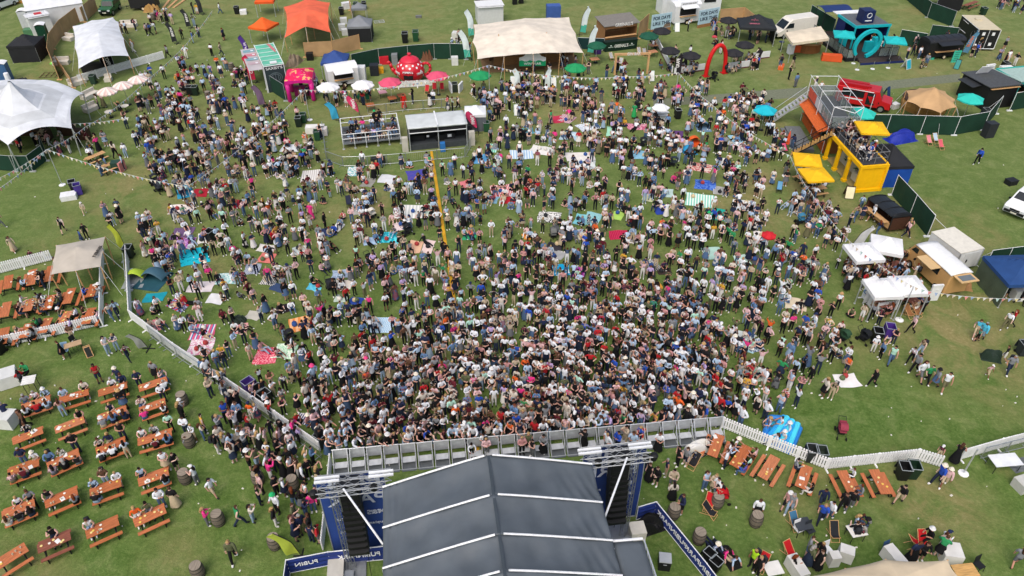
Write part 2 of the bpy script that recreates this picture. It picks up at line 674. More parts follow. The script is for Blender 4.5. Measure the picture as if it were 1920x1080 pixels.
def picket_run(label,pts,h=1.0,group=None,col=WPLAST):
	"""white plastic picket fence: interlocking panels on feet"""
	P=[G(*q)for q in pts]
	r=thing('picket_fence',label,'fence',P[0],0,group)
	base=P[0]
	for a,b_ in zip(P,P[1:]):
		d=b_-a
		n=max(1,round(d.length/2.0))
		rz=math.atan2(d.y,d.x)
		L=d.length/n
		for k in range(n):
			o=a+d*((k+.5)/n)-base
			m=MB()
			m.T=Matrix.Translation(o)@Matrix.Rotation(rz,4,'Z')
			for z in(.22,h-.22):
				m.box((0,0,z),(L-.04,.045,.07))
			c=max(3,round(L/.155))
			for j in range(c):
				x=-L/2+(j+.5)*L/c
				m.box((x,0,h/2+.03),(.108,.024+.05,h-.1))
				m.add([(x-.0475,-.037,h-.02),(x+.0475,-.037,h-.02),(x+.0475,.037,h-.02),(x-.0475,.037,h-.02),(x,0,h+.05)],[(0,1,4),(1,2,4),(2,3,4),(3,0,4)])
			m.build('panel',col,r)
			f=MB()
			f.T=m.T
			f.box((-L/2,0,.03),(.1,.62,.06),taper=.8)
			f.box((-L/2,0,h/2),(.085,.085,h+.05))
			f.build('foot',col,r)
	return r
def crowd_barrier_run(label,pts,group=None,h=1.1):
	P=[G(*q)for q in pts]
	out=[]
	for a,b_ in zip(P,P[1:]):
		d=b_-a
		n=max(1,round(d.length/2.3))
		rz=math.atan2(d.y,d.x)
		L=d.length/n-.05
		for k in range(n):
			o=a+d*((k+.5)/n)
			m=MB()
			m.path([(-L/2,0,.12),(-L/2,0,h),(L/2,0,h),(L/2,0,.12),(-L/2,0,.12)],.024,6)
			for j in range(1,16):
				x=-L/2+j*L/16
				m.tube((x,0,.12),(x,0,h),.008,4,cap=False)
			r=m.build('crowd_barrier',STEEL,None,o,rz)
			tag(r,label,'barrier',group or 'steel crowd barriers')
			f=MB()
			for sx in(-1,1):
				f.box((sx*L*.36,0,.025),(.05,.55,.03))
				f.tube((sx*L*.36,0,.02),(sx*L*.36,0,.14),.02,5)
			f.build('feet',STEEL,r)
			out.append(r)
	return out
def feather_flag(label,px,py,h,col,lean=.0,rz=0.,text=None,tcol='#ffffff',w=.62,tear=False,col2=None,group=None,side=1):
	p=G(px,py)
	r=thing('feather_flag',label,'flag',p,rz,group)
	q=MB()
	pts=[]
	N=14
	def mast(t):
		k=max(0,t-.55)/.45
		return Vector((lean*t*h+side*k*k*w*.9,0,t*h))
	pts=[mast(k/N)for k in range(N+1)]
	q.path(pts,.022,5)
	q.build('pole',DARK,r)
	b_=MB()
	b_.box((0,0,.03),(.9,.07,.05))
	b_.box((0,0,.03),(.07,.9,.056))
	b_.build('base',DARK,r)
	m=MB()
	z0=.3 if tear else.12
	def fn(u,v):
		t=z0+(1-z0)*v
		a=mast(t)
		if tear:
			ww=w*1.35*math.sin(PI*(v*.93+.02))**.8*(.55+.45*v)
			wide=ww
		else:
			top=max(0,v-.86)/.14
			wide=w*(1-top**2*.97)-max(0,a.x-lean*t*h)*side*.55
		x=a.x+side*(u*wide+.02)
		return(x,.05*math.sin(u*4+v*6),a.z-u*.18*w)
	m.slab(fn,4,20,.004)
	m2=[mat(col,.65,'cloth')]
	if col2:
		m2.append(mat(col2,.65,'cloth'))
		nf=len(m.f)
		for i,f in enumerate(m.f):
			zc=sum(m.v[k][2]for k in f)/len(f)
			m.m[i]=1 if zc<h*(z0+.22)else 0
	pan=m.build('flag_panel',m2 if col2 else m2[0],r)
	if text:
		t=z0+(1-z0)*.5
		a=mast(t)
		letters(text,w*.5,mat(tcol,.6),r,(a.x+side*w*.42,-.06,a.z-.04),(lean*.9,0,1),(-1,0,lean),width=h*.42)
	return r
_proto={}
def blanket(label,px,py,w,d,rz,m,group='picnic blankets on the grass'):
	p=G(px,py,0)
	r=rnd
	a,b_,c=r.uniform(0,6),r.uniform(0,6),r.uniform(.6,1.4)
	q=MB()
	def fn(u,v):
		x,y=(u-.5)*w,(v-.5)*d
		return(x+.05*math.sin(v*5+a),y+.05*math.sin(u*5+b_),.035+.016*math.sin(u*9*c+a)*math.sin(v*8+b_))
	q.slab(fn,10,8,.012)
	o=q.build('picnic_blanket',m if not isinstance(m,str)else mat(m,.9,'cloth'),None,p,rz)
	return tag(o,label,'blanket',group)
def picnic_table(label,a,b_,L=None,col=None,group='orange picnic tables',two=True):
	"""a, b_: image ends of the table's long axis (on the tabletop, 0.75 m up)"""
	p,q=G(a[0],a[1],.75),G(b_[0],b_[1],.75)
	d=q-p
	rz=math.atan2(d.y,d.x)
	c=(p+q)/2
	c.z=0
	L=L or d.length
	col=col or ORANGES[rnd.randrange(4)]
	r=thing('picnic_table',label,'table',c,rz,group)
	m=MB()
	for k in range(3):
		m.box((0,(k-1)*.205,.735),(L,.2,.035))
	m.box((0,0,.70),(L*.8,.5,.035))
	m.build('tabletop',col,r)
	for s in(-1,1):
		m=MB()
		m.box((0,s*.60,.44),(L,.22,.04))
		m.build('bench',col,r)
	for s in(-1,1):
		m=MB()
		x=s*L*.33
		m.box((x,0,.40),(.07,1.34,.06))
		for t in(-1,1):
			m.tube((x,t*.52,0),(x,t*.2,.70),.035,5)
			m.tube((x,t*.62,0),(x,t*.62,.42),.03,5)
		m.build('leg_frame',DARK,r)
	return r,c,rz,L
def barrel(label,px,py,group='wooden barrels used as tables',top=True):
	p=G(px,py)
	key='barrel'
	if key in _proto:
		return dup(_proto[key],p,rnd.uniform(0,6),label,group)
	r=thing('barrel',label,'barrel',p,0,group)
	m=MB()
	m.lathe([(.29,0),(.345,.25),(.365,.46),(.345,.67),(.29,.92),(.285,.9),(.27,.885)],20,close=True)
	m.build('staves',mat('#6f675c',.75,'wood'),r,smooth=False)
	for z,rr in((.06,.31),(.27,.353),(.65,.353),(.86,.31)):
		h=MB()
		h.lathe([(rr,z-.025),(rr+.007,z-.02),(rr+.007,z+.02),(rr,z+.025)],20)
		h.build('hoop',mat('#3c3b39',.55,'metal',.6),r)
	m=MB()
	m.lathe([(.30,.915),(.30,.93),(.0,.935)],16)
	m.build('lid',mat('#8d8375',.75,'wood'),r)
	_proto[key]=r
	return r
def wheelie_bin(label,px,py,rz=0.,col='#1b2a22',lid=None,open_=True,group='wheelie bins',bag=None,sc=1.0):
	p=G(px,py)
	r=thing('wheelie_bin',label,'bin',p,rz,group)
	m=MB()
	w,d,h=.62*sc,.72*sc,1.05*sc
	o=[(-w*.42,-d*.40),(w*.42,-d*.40),(w*.42,d*.38),(-w*.42,d*.38)]
	t=[(-w/2,-d/2),(w/2,-d/2),(w/2,d/2),(-w/2,d/2)]
	i=[(x*.88,y*.88)for x,y in t]
	vs_=[(x,y,.06)for x,y in o]+[(x,y,h)for x,y in t]+[(x,y,h)for x,y in i]+[(x*.85,y*.85,h-.45)for x,y in t]
	fs=[(3,2,1,0)]
	for k in range(4):
		k2=(k+1)%4
		fs+=[(k,k2,4+k2,4+k),(4+k,4+k2,8+k2,8+k),(8+k,8+k2,12+k2,12+k)]
	fs.append((12,13,14,15))
	m.add(vs_,fs)
	m.build('body',mat(col,.55,'plastic'),r)
	l=MB()
	if open_:
		l.box((0,d/2+.09,h-.35),(w,.04,.72*sc),rx=.12)
	else:
		l.box((0,0,h+.04),(w+.04,d+.06,.07),taper=.9)
	l.build('lid',mat(lid or col,.5,'plastic'),r)
	for s in(-1,1):
		q=MB()
		q.tube((s*w*.4,d*.4,.1),(s*w*.48,d*.4,.1),.1,10)
		q.build('wheel',RUBBER,r)
	if open_:
		q=MB()
		q.path([(-w/2,-d/2,h+.012),(w/2,-d/2,h+.012),(w/2,d/2,h+.012),(-w/2,d/2,h+.012),(-w/2,-d/2,h+.012)],.022,5)
		q.build('rim',mat('#8f979a',.5,'plastic'),r)
	return r
def deck_chair(label,px,py,rz,col,group='deck chairs',frame=None):
	p=G(px,py)
	r=thing('deck_chair',label,'deck chair',p,rz,group)
	r.scale=(.84,.8,.85)
	fr=frame or PALEW
	for s in(-1,1):
		m=MB()
		x=s*.28
		m.tube((x,-.55,.02),(x,.5,.95),.022,5)
		m.tube((x*.9,.55,.02),(x*.9,-.5,.42),.022,5)
		m.tube((x*.9,.1,.27),(x,.42,.86),.016,5)
		m.build('side_frame',fr,r)
	m=MB()
	m.tube((-.3,.5,.95),(.3,.5,.95),.02,5)
	m.tube((-.27,-.5,.42),(.27,-.5,.42),.02,5)
	m.tube((-.3,-.55,.03),(.3,-.55,.03),.02,5)
	m.build('cross_bars',fr,r)
	m=MB()
	def fn(u,v):
		y=-.5+1.0*v
		z=.42*(1-v)+.95*v-.30*math.sin(PI*min(1,v*1.15))*(1-v*.5)
		return((u-.5)*.5,y,z)
	m.slab(fn,2,10,.006)
	m.build('sling',mat(col,.8,'cloth')if isinstance(col,str)else col,r)
	return r
def folding_chair(label,px,py,rz,col,group=None,seat_h=.45):
	p=G(px,py)
	r=thing('chair',label,'chair',p,rz,group)
	c=mat(col,.6,'plastic')
	m=MB();m.box((0,0,seat_h),(.44,.44,.035));m.build('seat',c,r)
	m=MB();m.box((0,.22,seat_h+.3),(.42,.03,.42),rx=-.15);m.build('backrest',c,r)
	for sx in(-1,1):
		for sy in(-1,1):
			m=MB();m.tube((sx*.22,sy*.24,0),(sx*.19,sy*.19,seat_h),.016,5);m.build('leg',DARK,r)
	return r
def table(label,px,py,rz,a,b_,col,h=.74,cloth=False,group=None,name='table',round_=False,pm=None):
	p=G(px,py,h)
	p.z=0
	r=thing(name,label,'table',p,rz,group)
	m=MB()
	c=pm or mat(col,.6,'cloth' if cloth else 'wood')
	if round_:
		m.lathe([(a/2,h-.04),(a/2,h),(0,h+.001)],18)
	elif cloth:
		m.box((0,0,h/2+.02),(a,b_,h-.04),taper=.96)
	else:
		m.box((0,0,h-.02),(a,b_,.04))
	m.build('tablecloth' if cloth else 'tabletop',c,r)
	if not cloth:
		if round_:
			q=MB();q.tube((0,0,0),(0,0,h-.04),.04,6);q.lathe([(.25,0),(.25,.03),(.04,.06)],10,close=True);q.build('pedestal',DARK,r)
		else:
			for sx in(-1,1):
				for sy in(-1,1):
					q=MB();q.tube((sx*(a/2-.08),sy*(b_/2-.08),0),(sx*(a/2-.08),sy*(b_/2-.08),h-.04),.02,5);q.build('leg',DARK,r)
	return r
def a_board(label,px,py,rz,face='#1e2320',frame='#c9a070',w=.65,h=1.15,group=None,text=None):
	r=thing('a_board',label,'sign',G(px,py),rz,group)
	for s in(-1,1):
		m=MB()
		m.box((0,s*.24,h/2),(w,.035,h),rx=s*.40/h*1.0)
		m.build('board',mat(frame,.6,'wood'),r)
		q=MB()
		q.box((0,s*.262,h/2),(w-.1,.012,h-.1),rx=s*.40/h)
		q.build('face',mat(face,.6,'paint'),r)
	if text:
		letters(text,.12,mat('#f2f2ee',.6),r,(0,-.275,h*.6),(1,0,0),(0,.37,1),width=w*.7)
	return r
def stroller(label,px,py,rz,col='#2a2d33',group='pushchairs among the crowd'):
	p=G(px,py)
	if 'stroller' in _proto:
		r=dup(_proto['stroller'],p,rz,label,group)
	else:
		r=thing('pushchair',label,'pushchair',p,rz,group)
		m=MB()
		def fn(u,v):
			t=PI*(.05+.8*v)
			return((u-.5)*.46,-.05+.36*math.cos(t),.62+.42*math.sin(t))
		m.slab(fn,4,8,.02)
		m.build('hood',TINTC,r)
		m=MB();m.box((0,-.05,.55),(.42,.6,.10),rx=-.15);m.box((0,.22,.76),(.42,.10,.45),rx=-.25);m.build('seat',TINTC,r)
		m=MB()
		for s in(-1,1):
			m.tube((s*.24,-.45,.12),(s*.24,.3,.72),.016,5)
			m.tube((s*.24,.35,.14),(s*.24,-.1,.5),.016,5)
			m.tube((s*.24,.3,.72),(s*.22,.62,1.02),.016,5)
		m.tube((-.22,.62,1.02),(.22,.62,1.02),.02,5)
		m.box((0,.1,.26),(.4,.5,.14))
		m.build('frame',DARK,r)
		for sx in(-1,1):
			for y,rr in((-.45,.11),(.36,.15)):
				q=MB();q.tube((sx*.25,y,rr),(sx*.29,y,rr),rr,12);q.build('wheel',RUBBER,r)
		_proto['stroller']=r
	for ch in r.children:
		if ch.name.split('.')[0]in('hood','seat'):
			ch.color=rgb(col)+(1,)
	return r
def crate(label,px,py,rz,a,b_,h,col,name='box',cat='box',kind='plastic',group=None,z=0,lid=None):
	r=thing(name,label,cat,G(px,py,z),rz,group)
	m=MB()
	m.box((0,0,h*.46),(a,b_,h*.92),taper=1.03)
	m.build('body',mat(col,.6,kind),r)
	q=MB()
	q.box((0,0,h*.96),(a+.05,b_+.05,h*.08),taper=.97)
	q.box((0,-b_/2-.02,h*.7),(a*.3,.03,.04))
	q.build('lid',mat(lid or col,.55,kind),r)
	return r
def panel_fence(label,pts,h,m,name='fence',post=None,brace=False,ends=None,th=.03,group=None,cat='fence'):
	"""sheet-clad fence: one panel per stretch, posts between"""
	P=[G(*q)for q in pts]
	r=thing(name,label,cat,P[0],0,group)
	o=P[0]
	for a,b_ in zip(P,P[1:]):
		d=b_-a
		L=d.length
		rz=math.atan2(d.y,d.x)
		mid=(a+b_)/2-o
		q=MB()
		q.T=Matrix.Translation(mid)@Matrix.Rotation(rz,4,'Z')
		def fn(u,v):
			return((u-.5)*(L-.06),.03*math.sin(u*L*2.4)*math.sin(v*3),.05+v*(h-.07))
		n0=len(q.v)
		nu=max(4,int(L*2))
		q.grid(fn,nu,4)
		q.T=q.T@Matrix.Translation((0,th,0))
		q.grid(fn,nu,4)
		q.build('panel',m,r)
		f=MB()
		f.T=Matrix.Translation(mid)@Matrix.Rotation(rz,4,'Z')
		f.tube((-L/2,th/2,h+.01),(L/2,th/2,h+.01),.022,5)
		f.build('top_rail',post or ALU,r)
	for k,a in enumerate(P):
		q=MB()
		q.tube(a-o,a-o+Vector((0,0,h+.04)),.03,6)
		q.box((a-o)+Vector((0,0,.05)),(.6,.22,.1))
		q.build('post',post or ALU,r)
		if brace:
			d=(P[min(k+1,len(P)-1)]-P[max(k-1,0)]).normalized()
			nrm=Vector((-d.y,d.x,0))*brace
			q=MB()
			q.tube(a-o+Vector((0,0,h*.92)),a-o+nrm*1.7,.025,5)
			q.tube(a-o+nrm*1.7+Vector((0,0,.04)),a-o+Vector((0,0,.04)),.025,5)
			q.build('brace',post or ALU,r)
	return r
def bunting(label,pts,sag=.35,cols=('#e8e8e4','#d8c9b4','#b7d3cf','#d98f8a','#9fb4d8','#e3d59a'),step=.42,group='strings of bunting',fl=.30):
	"""pts: (px, py, z) of the fixing points"""
	P=[G(x,y,z)for x,y,z in pts]
	o=P[0].copy()
	m=MB()
	f=MB()
	k=0
	for a,b_ in zip(P,P[1:]):
		L=(b_-a).length
		n=max(3,int(L/step))
		sg=sag*min(1.6,L/12)
		prev=None
		for j in range(n+1):
			t=j/n
			p=a.lerp(b_,t)-o-Vector((0,0,4*sg*t*(1-t)))
			if prev is not None:
				m.tube(prev,p,.012,4,cap=False)
				q=(prev+p)/2
				d=(p-prev).normalized()*.13
				k+=1
				f.mi=k%len(cols)
				w=Vector((rnd.uniform(-.05,.05),rnd.uniform(-.05,.05),-fl))
				tk=Vector((-d.y,d.x,0)).normalized()*.006
				A,B_,C_=q-d,q+d,q+w
				f.add([A+tk,B_+tk,C_+tk,A-tk,B_-tk,C_-tk],[(0,1,2),(5,4,3),(0,3,4,1),(1,4,5,2),(2,5,3,0)])
			prev=p
	r=m.build('bunting',WHITE,None,o)
	f.build('pennants',[mat(c,.8,'cloth')for c in cols],r)
	return tag(r,label,'bunting',group)
def mast(label,px,py,h,r=.035,group='slim poles carrying the bunting',base=True):
	t=thing('bunting_pole',label,'pole',G(px,py),0,group)
	m=MB();m.tube((0,0,0),(0,0,h),r,6);m.build('shaft',ALU,t)
	q=MB();q.lathe([(.3,0),(.3,.05),(.05,.1)],10,close=True);q.build('base',WPLAST,t)
	return t
def wheel(par,x,y,rad,w=.2,hub='#9aa0a4'):
	s=1 if x>0 else-1
	m=MB();m.tube((x-s*w,y,rad),(x,y,rad),rad,16);t=m.build('wheel',RUBBER,par)
	m=MB();m.tube((x-s*.02,y,rad),(x+s*.015,y,rad),rad*.6,12);m.build('rim',mat(hub,.4,'metal',.6),t)
	return t
def vehicle(label,loc,rz,prof,W,col,wheels,cat,name,rad=.33,glasspts=(),tumble=.9,belt=1.0,lights=None,group=None,roofm=None):
	"""prof: side outline (y,z), nose at -y; pieces of glass are outlines on the skin (side quads) or screens"""
	r=thing(name,label,cat,loc,rz,group)
	c=mat(col,.35,'paint',spec=.5)if isinstance(col,str)else col
	m=MB()
	n=len(prof)
	def wx(z):
		top=max(p[1]for p in prof)
		return W/2*(1 if z<=belt else 1-(1-tumble)*(z-belt)/max(.01,top-belt))
	inset=.06
	cy=sum(p[0]for p in prof)/n
	cz=sum(p[1]for p in prof)/n
	shr=lambda y,z:(cy+(y-cy)*.965,cz+(z-cz)*.95)
	L=[(-wx(z),y,z)for y,z in prof]
	Rr=[(wx(z),y,z)for y,z in prof]
	Li=[(-wx(z)+0,*shr(y,z))for y,z in prof]
	Li=[(-wx(z),*shr(y,z))for y,z in prof]
	Ri=[(wx(z),*shr(y,z))for y,z in prof]
	k1=.93
	L=[(x*k1,y,z)for x,y,z in L]
	Rr=[(x*k1,y,z)for x,y,z in Rr]
	vs_=Li+L+Rr+Ri
	fs=[tuple(range(n)),tuple(reversed(range(3*n,4*n)))]
	for j in range(3):
		for k in range(n):
			k2=(k+1)%n
			fs.append((j*n+k,(j+1)*n+k,(j+1)*n+k2,j*n+k2))
	m.add(vs_,fs)
	m.build('body',c,r,smooth=False)
	for y in wheels:
		for s in(-1,1):
			wheel(r,s*(W/2+.01),y,rad)
	g=glass()
	for kind,pts in glasspts:
		q=MB()
		if kind=='side':
			for s in(-1,1):
				q=MB()
				o=[(s*(wx(z)+.006),y,z)for y,z in pts]+[(s*(wx(z)-.03),y,z)for y,z in pts]
				nn=len(pts)
				q.add(o,[tuple(range(nn)),tuple(reversed(range(nn,2*nn)))]+[(k,nn+k,nn+(k+1)%nn,(k+1)%nn)for k in range(nn)])
				q.build('side_window',g,r)
		else:
			(y0,z0),(y1,z1)=pts
			d=Vector((0,z1-z0,-(y1-y0))).normalized()*(.012 if kind=='screen' else-.012)
			if d.z<0:
				d=-d
			ps=[(-wx(z0)*.86,y0,z0),(wx(z0)*.86,y0,z0),(wx(z1)*.84,y1,z1),(-wx(z1)*.84,y1,z1)]
			ps=[Vector(p)for p in ps]
			q.add([p+d for p in ps]+[p-d for p in ps],[(0,1,2,3),(7,6,5,4),(0,4,5,1),(1,5,6,2),(2,6,7,3),(3,7,4,0)])
			q.build('windscreen' if kind=='screen' else 'rear_window',g,r)
	if lights:
		y,z=lights
		for s in(-1,1):
			q=MB();q.box((s*W*.36,y,z),(.34,.1,.17));q.build('headlight',mat('#cfd6da',.15,'paint',spec=.8),r)
		q=MB();q.box((0,y-.03,z-.25),(W*.86,.12,.2));q.build('bumper',DARK,r)
		q=MB();q.box((0,y-.1,z-.27),(.5,.02,.11));q.build('number_plate',mat('#d9d7c8',.5,'paint'),r)
		q=MB();q.box((0,y-.02,z-.02),(W*.42,.1,.14));q.build('grille',DARK,r)
		for s in(-1,1):
			q=MB();q.box((s*(W/2+.1),y+1.25,1.12),(.18,.08,.16));q.build('wing_mirror',DARK,r)
	return r
def horse_trailer(label,loc,rz,L,W,H,col,roofcol,wheels=(0,),rad=.32,hatch=True,round_=True,group=None,name='horse_trailer',wallm=None,hcol=None,ribs=0):
	"""long axis x, serving side -y"""
	r=thing(name,label,'trailer',loc,rz,group)
	c=mat(col,.5,'paint')if isinstance(col,str)else col
	rc=mat(roofcol,.45,'paint')if isinstance(roofcol,str)else roofcol
	hb=.35
	hw=H-(.42 if round_ else.06)
	m=MB()
	m.box((0,0,(hb+hw)/2),(L,W,hw-hb))
	m.build('body',c,r)
	m=MB()
	if round_:
		pts=[(W/2*math.cos(t),hw+.42*math.sin(t))for t in[PI*k/10 for k in range(11)]]
		m.xprism([(y*1.02,z+.003)for y,z in pts],-L/2-.03,L/2+.03)
	else:
		m.box((0,0,H-.03),(L+.08,W+.08,.06))
	m.build('roof',rc,r)
	for k in range(ribs):
		x=-L/2+(k+.5)*L/ribs
		q=MB()
		pts=[(W/2*1.02*math.cos(t),hw+.42*math.sin(t)+.01)for t in[PI*j/10 for j in range(11)]]
		q.path([(x,y,z)for y,z in pts],.025,5)
		q.build('roof_rib',rc,r)
	if hatch:
		m=MB();m.box((0,-W/2-.004,hb+(hw-hb)*.66),(L*.62,.02,(hw-hb)*.45));m.build('serving_opening',DARK,r)
		m=MB();m.box((0,-W/2-.48,hw-.02),(L*.62,.95,.04),rx=.18);m.build('hatch',mat(hcol,.5,'paint')if hcol else c,r)
		m=MB();m.box((0,-W/2-.2,hb+(hw-hb)*.40),(L*.62,.4,.04));m.build('counter',PALEW,r)
	for x in wheels:
		for s in(-1,1):
			q=MB();q.tube((x,s*(W/2-.02),rad),(x,s*(W/2+.14),rad),rad,14);t=q.build('wheel',RUBBER,r)
			q=MB();q.tube((x,s*(W/2+.1),rad),(x,s*(W/2+.155),rad),rad*.55,10);q.build('rim',mat('#d9cbb0',.5,'paint'),t)
			q=MB();q.box((x,s*(W/2+.07),rad*2+.05),(rad*2.3,.18,.04));q.build('mudguard',DARK,r)
	q=MB()
	q.tube((-L/2,-W*.3,hb+.05),(-L/2-1.0,0,hb+.05),.04,6)
	q.tube((-L/2,W*.3,hb+.05),(-L/2-1.0,0,hb+.05),.04,6)
	q.tube((-L/2-.9,0,0),(-L/2-.9,0,hb+.2),.03,6)
	q.build('tow_bar',DARK,r)
	return r
SKINM=tint_mat('skin',.6,.92)
CLOTHM=tint_mat('clothing',.85,.84)
HAIRM=tint_mat('hair_strands',.7,.7)
SHOEM=tint_mat('shoe_leather',.6,.85)
NJ=23
BONES=[(0,1,'pelvis'),(1,2,'torso'),(2,3,'torso'),(3,4,'neck'),(4,5,'head'),(5,6,'head')]
for _o in(7,11):
	BONES+=[(2,_o,'torso'),(_o,_o+1,'uarm'),(_o+1,_o+2,'farm'),(_o+2,_o+3,'hand')]
for _o in(15,19):
	BONES+=[(0,_o,'pelvis'),(_o,_o+1,'thigh'),(_o+1,_o+2,'shin'),(_o+2,_o+3,'foot')]
RAD=[.142,.122,.150,.055,.064,.092,.068]+[.066,.046,.033,.036]*2+[.092,.062,.043,.038]*2
def joints(pose):
	J=[None]*NJ
	def trunk(pz,lean=0.,y0=0.):
		J[0]=(0,y0,pz)
		J[1]=(0,y0+lean*.3,pz+.15)
		J[2]=(0,y0+lean*.75,pz+.36)
		J[3]=(0,y0+lean,pz+.52)
		J[4]=(0,y0+lean+.02,pz+.595)
		J[5]=(0,y0+lean+.035,pz+.66)
		J[6]=(0,y0+lean+.03,pz+.755)
		for s,o in((1,7),(-1,11)):
			J[o]=(s*.175,y0+lean*.85,pz+.455)
	def arm(s,e,w,h):
		o=7 if s>0 else 11
		J[o+1],J[o+2],J[o+3]=[(s*p[0],p[1],p[2])for p in(e,w,h)]
	def leg(s,hp,k,a,t):
		o=15 if s>0 else 19
		J[o],J[o+1],J[o+2],J[o+3]=[(s*p[0],p[1],p[2])for p in(hp,k,a,t)]
	down=((.245,-.01,1.12),(.25,.05,.88),(.245,.08,.79))
	if pose in('sit','sit_talk'):
		trunk(.55,.06 if pose=='sit_talk' else.10)
		for s in(1,-1):
			leg(s,(.10,.06,.52),(.14,.45,.52),(.13,.43,.09),(.13,.57,.035))
			arm(s,(.26,.15,.76),(.15,.40,.84),(.11,.47,.85))
		if pose=='sit_talk':
			arm(1,(.25,.16,.78),(.10,.32,1.0),(.05,.34,1.07))
	elif pose=='ground':
		trunk(.13,-.04)
		for s in(1,-1):
			leg(s,(.10,.07,.12),(.17,.42,.37),(.15,.70,.08),(.15,.82,.09))
			arm(s,(.25,.10,.36),(.17,.34,.40),(.12,.41,.40))
	elif pose=='cross':
		trunk(.13,.06)
		for s in(1,-1):
			leg(s,(.10,.07,.12),(.36,.28,.17),(-.06,.36,.08),(-.19,.36,.06))
			arm(s,(.26,.12,.36),(.14,.32,.27),(.08,.38,.26))
	elif pose=='recline':
		trunk(.12,-.24)
		for s in(1,-1):
			leg(s,(.10,.07,.11),(.11,.5,.17),(.13,.93,.07),(.14,.99,.17))
			arm(s,(.27,-.32,.30),(.29,-.42,.07),(.29,-.40,.03))
	else:
		trunk(.93,{'lean':.13,'walk':.04,'fold':-.01}.get(pose,.01))
		for s in(1,-1):
			if pose=='walk':
				leg(s,(.092,0,.9),(.10,.20 if s>0 else.02,.50),(.10,.30 if s>0 else-.30,.10 if s>0 else.17),(.11,.44 if s>0 else-.19,.07 if s>0 else.05))
				arm(s,(.24,-.12*s,1.13),(.25,-.10*s+.08,.90),(.24,-.08*s+.12,.82))
			else:
				leg(s,(.092,0,.9),(.105,.02,.50),(.11,-.01,.085),(.135,.14,.04))
				arm(s,*down)
		if pose=='phone':
			arm(1,(.25,.05,1.13),(.10,.27,1.20),(.04,.31,1.25))
		elif pose=='drink':
			arm(-1,(.27,.04,1.12),(.17,.28,1.13),(.14,.35,1.17))
			arm(1,(.25,.08,1.14),(.06,.24,1.12),(-.02,.25,1.12))
		elif pose=='fold':
			arm(1,(.26,.09,1.12),(-.02,.20,1.15),(-.10,.19,1.17))
			arm(-1,(.26,.09,1.12),(-.02,.23,1.12),(-.10,.22,1.12))
		elif pose=='cheer':
			for s in(1,-1):
				arm(s,(.30,.10,1.58),(.22,.18,1.80),(.21,.20,1.89))
		elif pose=='film':
			for s in(1,-1):
				arm(s,(.24,.22,1.30),(.09,.36,1.52),(.05,.38,1.60))
		elif pose=='hips':
			for s in(1,-1):
				arm(s,(.39,-.04,1.16),(.23,.07,1.0),(.17,.09,.96))
		elif pose=='lean':
			for s in(1,-1):
				arm(s,(.27,.22,1.16),(.20,.44,1.13),(.14,.52,1.13))
	return[np.array(j,float)for j in J]
SEATED=('sit','sit_talk','ground','cross','recline')
def skin_mesh(pose,level):
	J=joints(pose)
	me=bpy.data.meshes.new('figure')
	me.from_pydata([tuple(p)for p in J],[(a,b)for a,b,_ in BONES],[])
	o=bpy.data.objects.new('figure',me)
	COL.objects.link(o)
	sm=o.modifiers.new('skin','SKIN')
	sm.branch_smoothing=.3
	lay=me.skin_vertices[0].data
	for i in range(NJ):
		lay[i].radius=(RAD[i]*1.05,RAD[i]*1.05)if level else(RAD[i]*.95,RAD[i]*.95)
		lay[i].use_root=i==0
	if level:
		ss=o.modifiers.new('sub','SUBSURF')
		ss.levels=ss.render_levels=level
	dg=bpy.context.evaluated_depsgraph_get()
	ev=bpy.data.meshes.new_from_object(o.evaluated_get(dg))
	v=np.empty(len(ev.vertices)*3)
	ev.vertices.foreach_get('co',v)
	v=v.reshape(-1,3)
	faces=[tuple(p.vertices)for p in ev.polygons]
	bpy.data.objects.remove(o)
	bpy.data.meshes.remove(me)
	bpy.data.meshes.remove(ev)
	A=np.array([J[a]for a,b,_ in BONES])
	B=np.array([J[b]for a,b,_ in BONES])
	ra=np.array([RAD[a]for a,b,_ in BONES])
	rb=np.array([RAD[b]for a,b,_ in BONES])
	def bone(P):
		d=B-A
		t=np.clip(((P[:,None]-A)*d).sum(2)/(d*d).sum(1),0,1)
		q=A+t[...,None]*d
		dist=np.linalg.norm(P[:,None]-q,axis=2)-(ra+(rb-ra)*t)*.8
		k=dist.argmin(1)
		return k,q[np.arange(len(P)),k]
	k,q=bone(v)
	reg=np.array([BONES[i][2]for i in k])
	tor=(reg=='torso')|(reg=='pelvis')
	ax=J[2]-J[0]
	front=np.array([0,ax[2],-ax[1]])/np.linalg.norm(ax)
	dd=((v-q)*front).sum(1)
	v[tor]-=(dd[tor]*.26)[:,None]*front
	fc=np.array([v[list(f)].mean(0)for f in faces])
	fr=[BONES[i][2]for i in bone(fc)[0]]
	return J,v,faces,fr
def vnorm(v,faces):
	n=np.zeros_like(v)
	for f in faces:
		a,b,c=v[f[0]],v[f[1]],v[f[2]]
		k=np.cross(b-a,c-a)
		for i in f:
			n[i]+=k
	return n/(np.linalg.norm(n,axis=1,keepdims=True)+1e-9)
_pose={}
def posed(pose,level=1):
	if(pose,level)not in _pose:
		J,v,f,r=skin_mesh(pose,level)
		_pose[(pose,level)]=(J,v,f,r,vnorm(v,f))
	return _pose[(pose,level)]
def shell(pose,keep,off):
	J,v,f,r,n=posed(pose)
	fs=[x for x,q in zip(f,r)if keep(q,v[list(x)].mean(0),J)]
	used=sorted({i for x in fs for i in x})
	mp={i:k for k,i in enumerate(used)}
	m=MB()
	m.add([tuple(v[i]+n[i]*off)for i in used],[tuple(mp[i]for i in x)for x in fs])
	return m
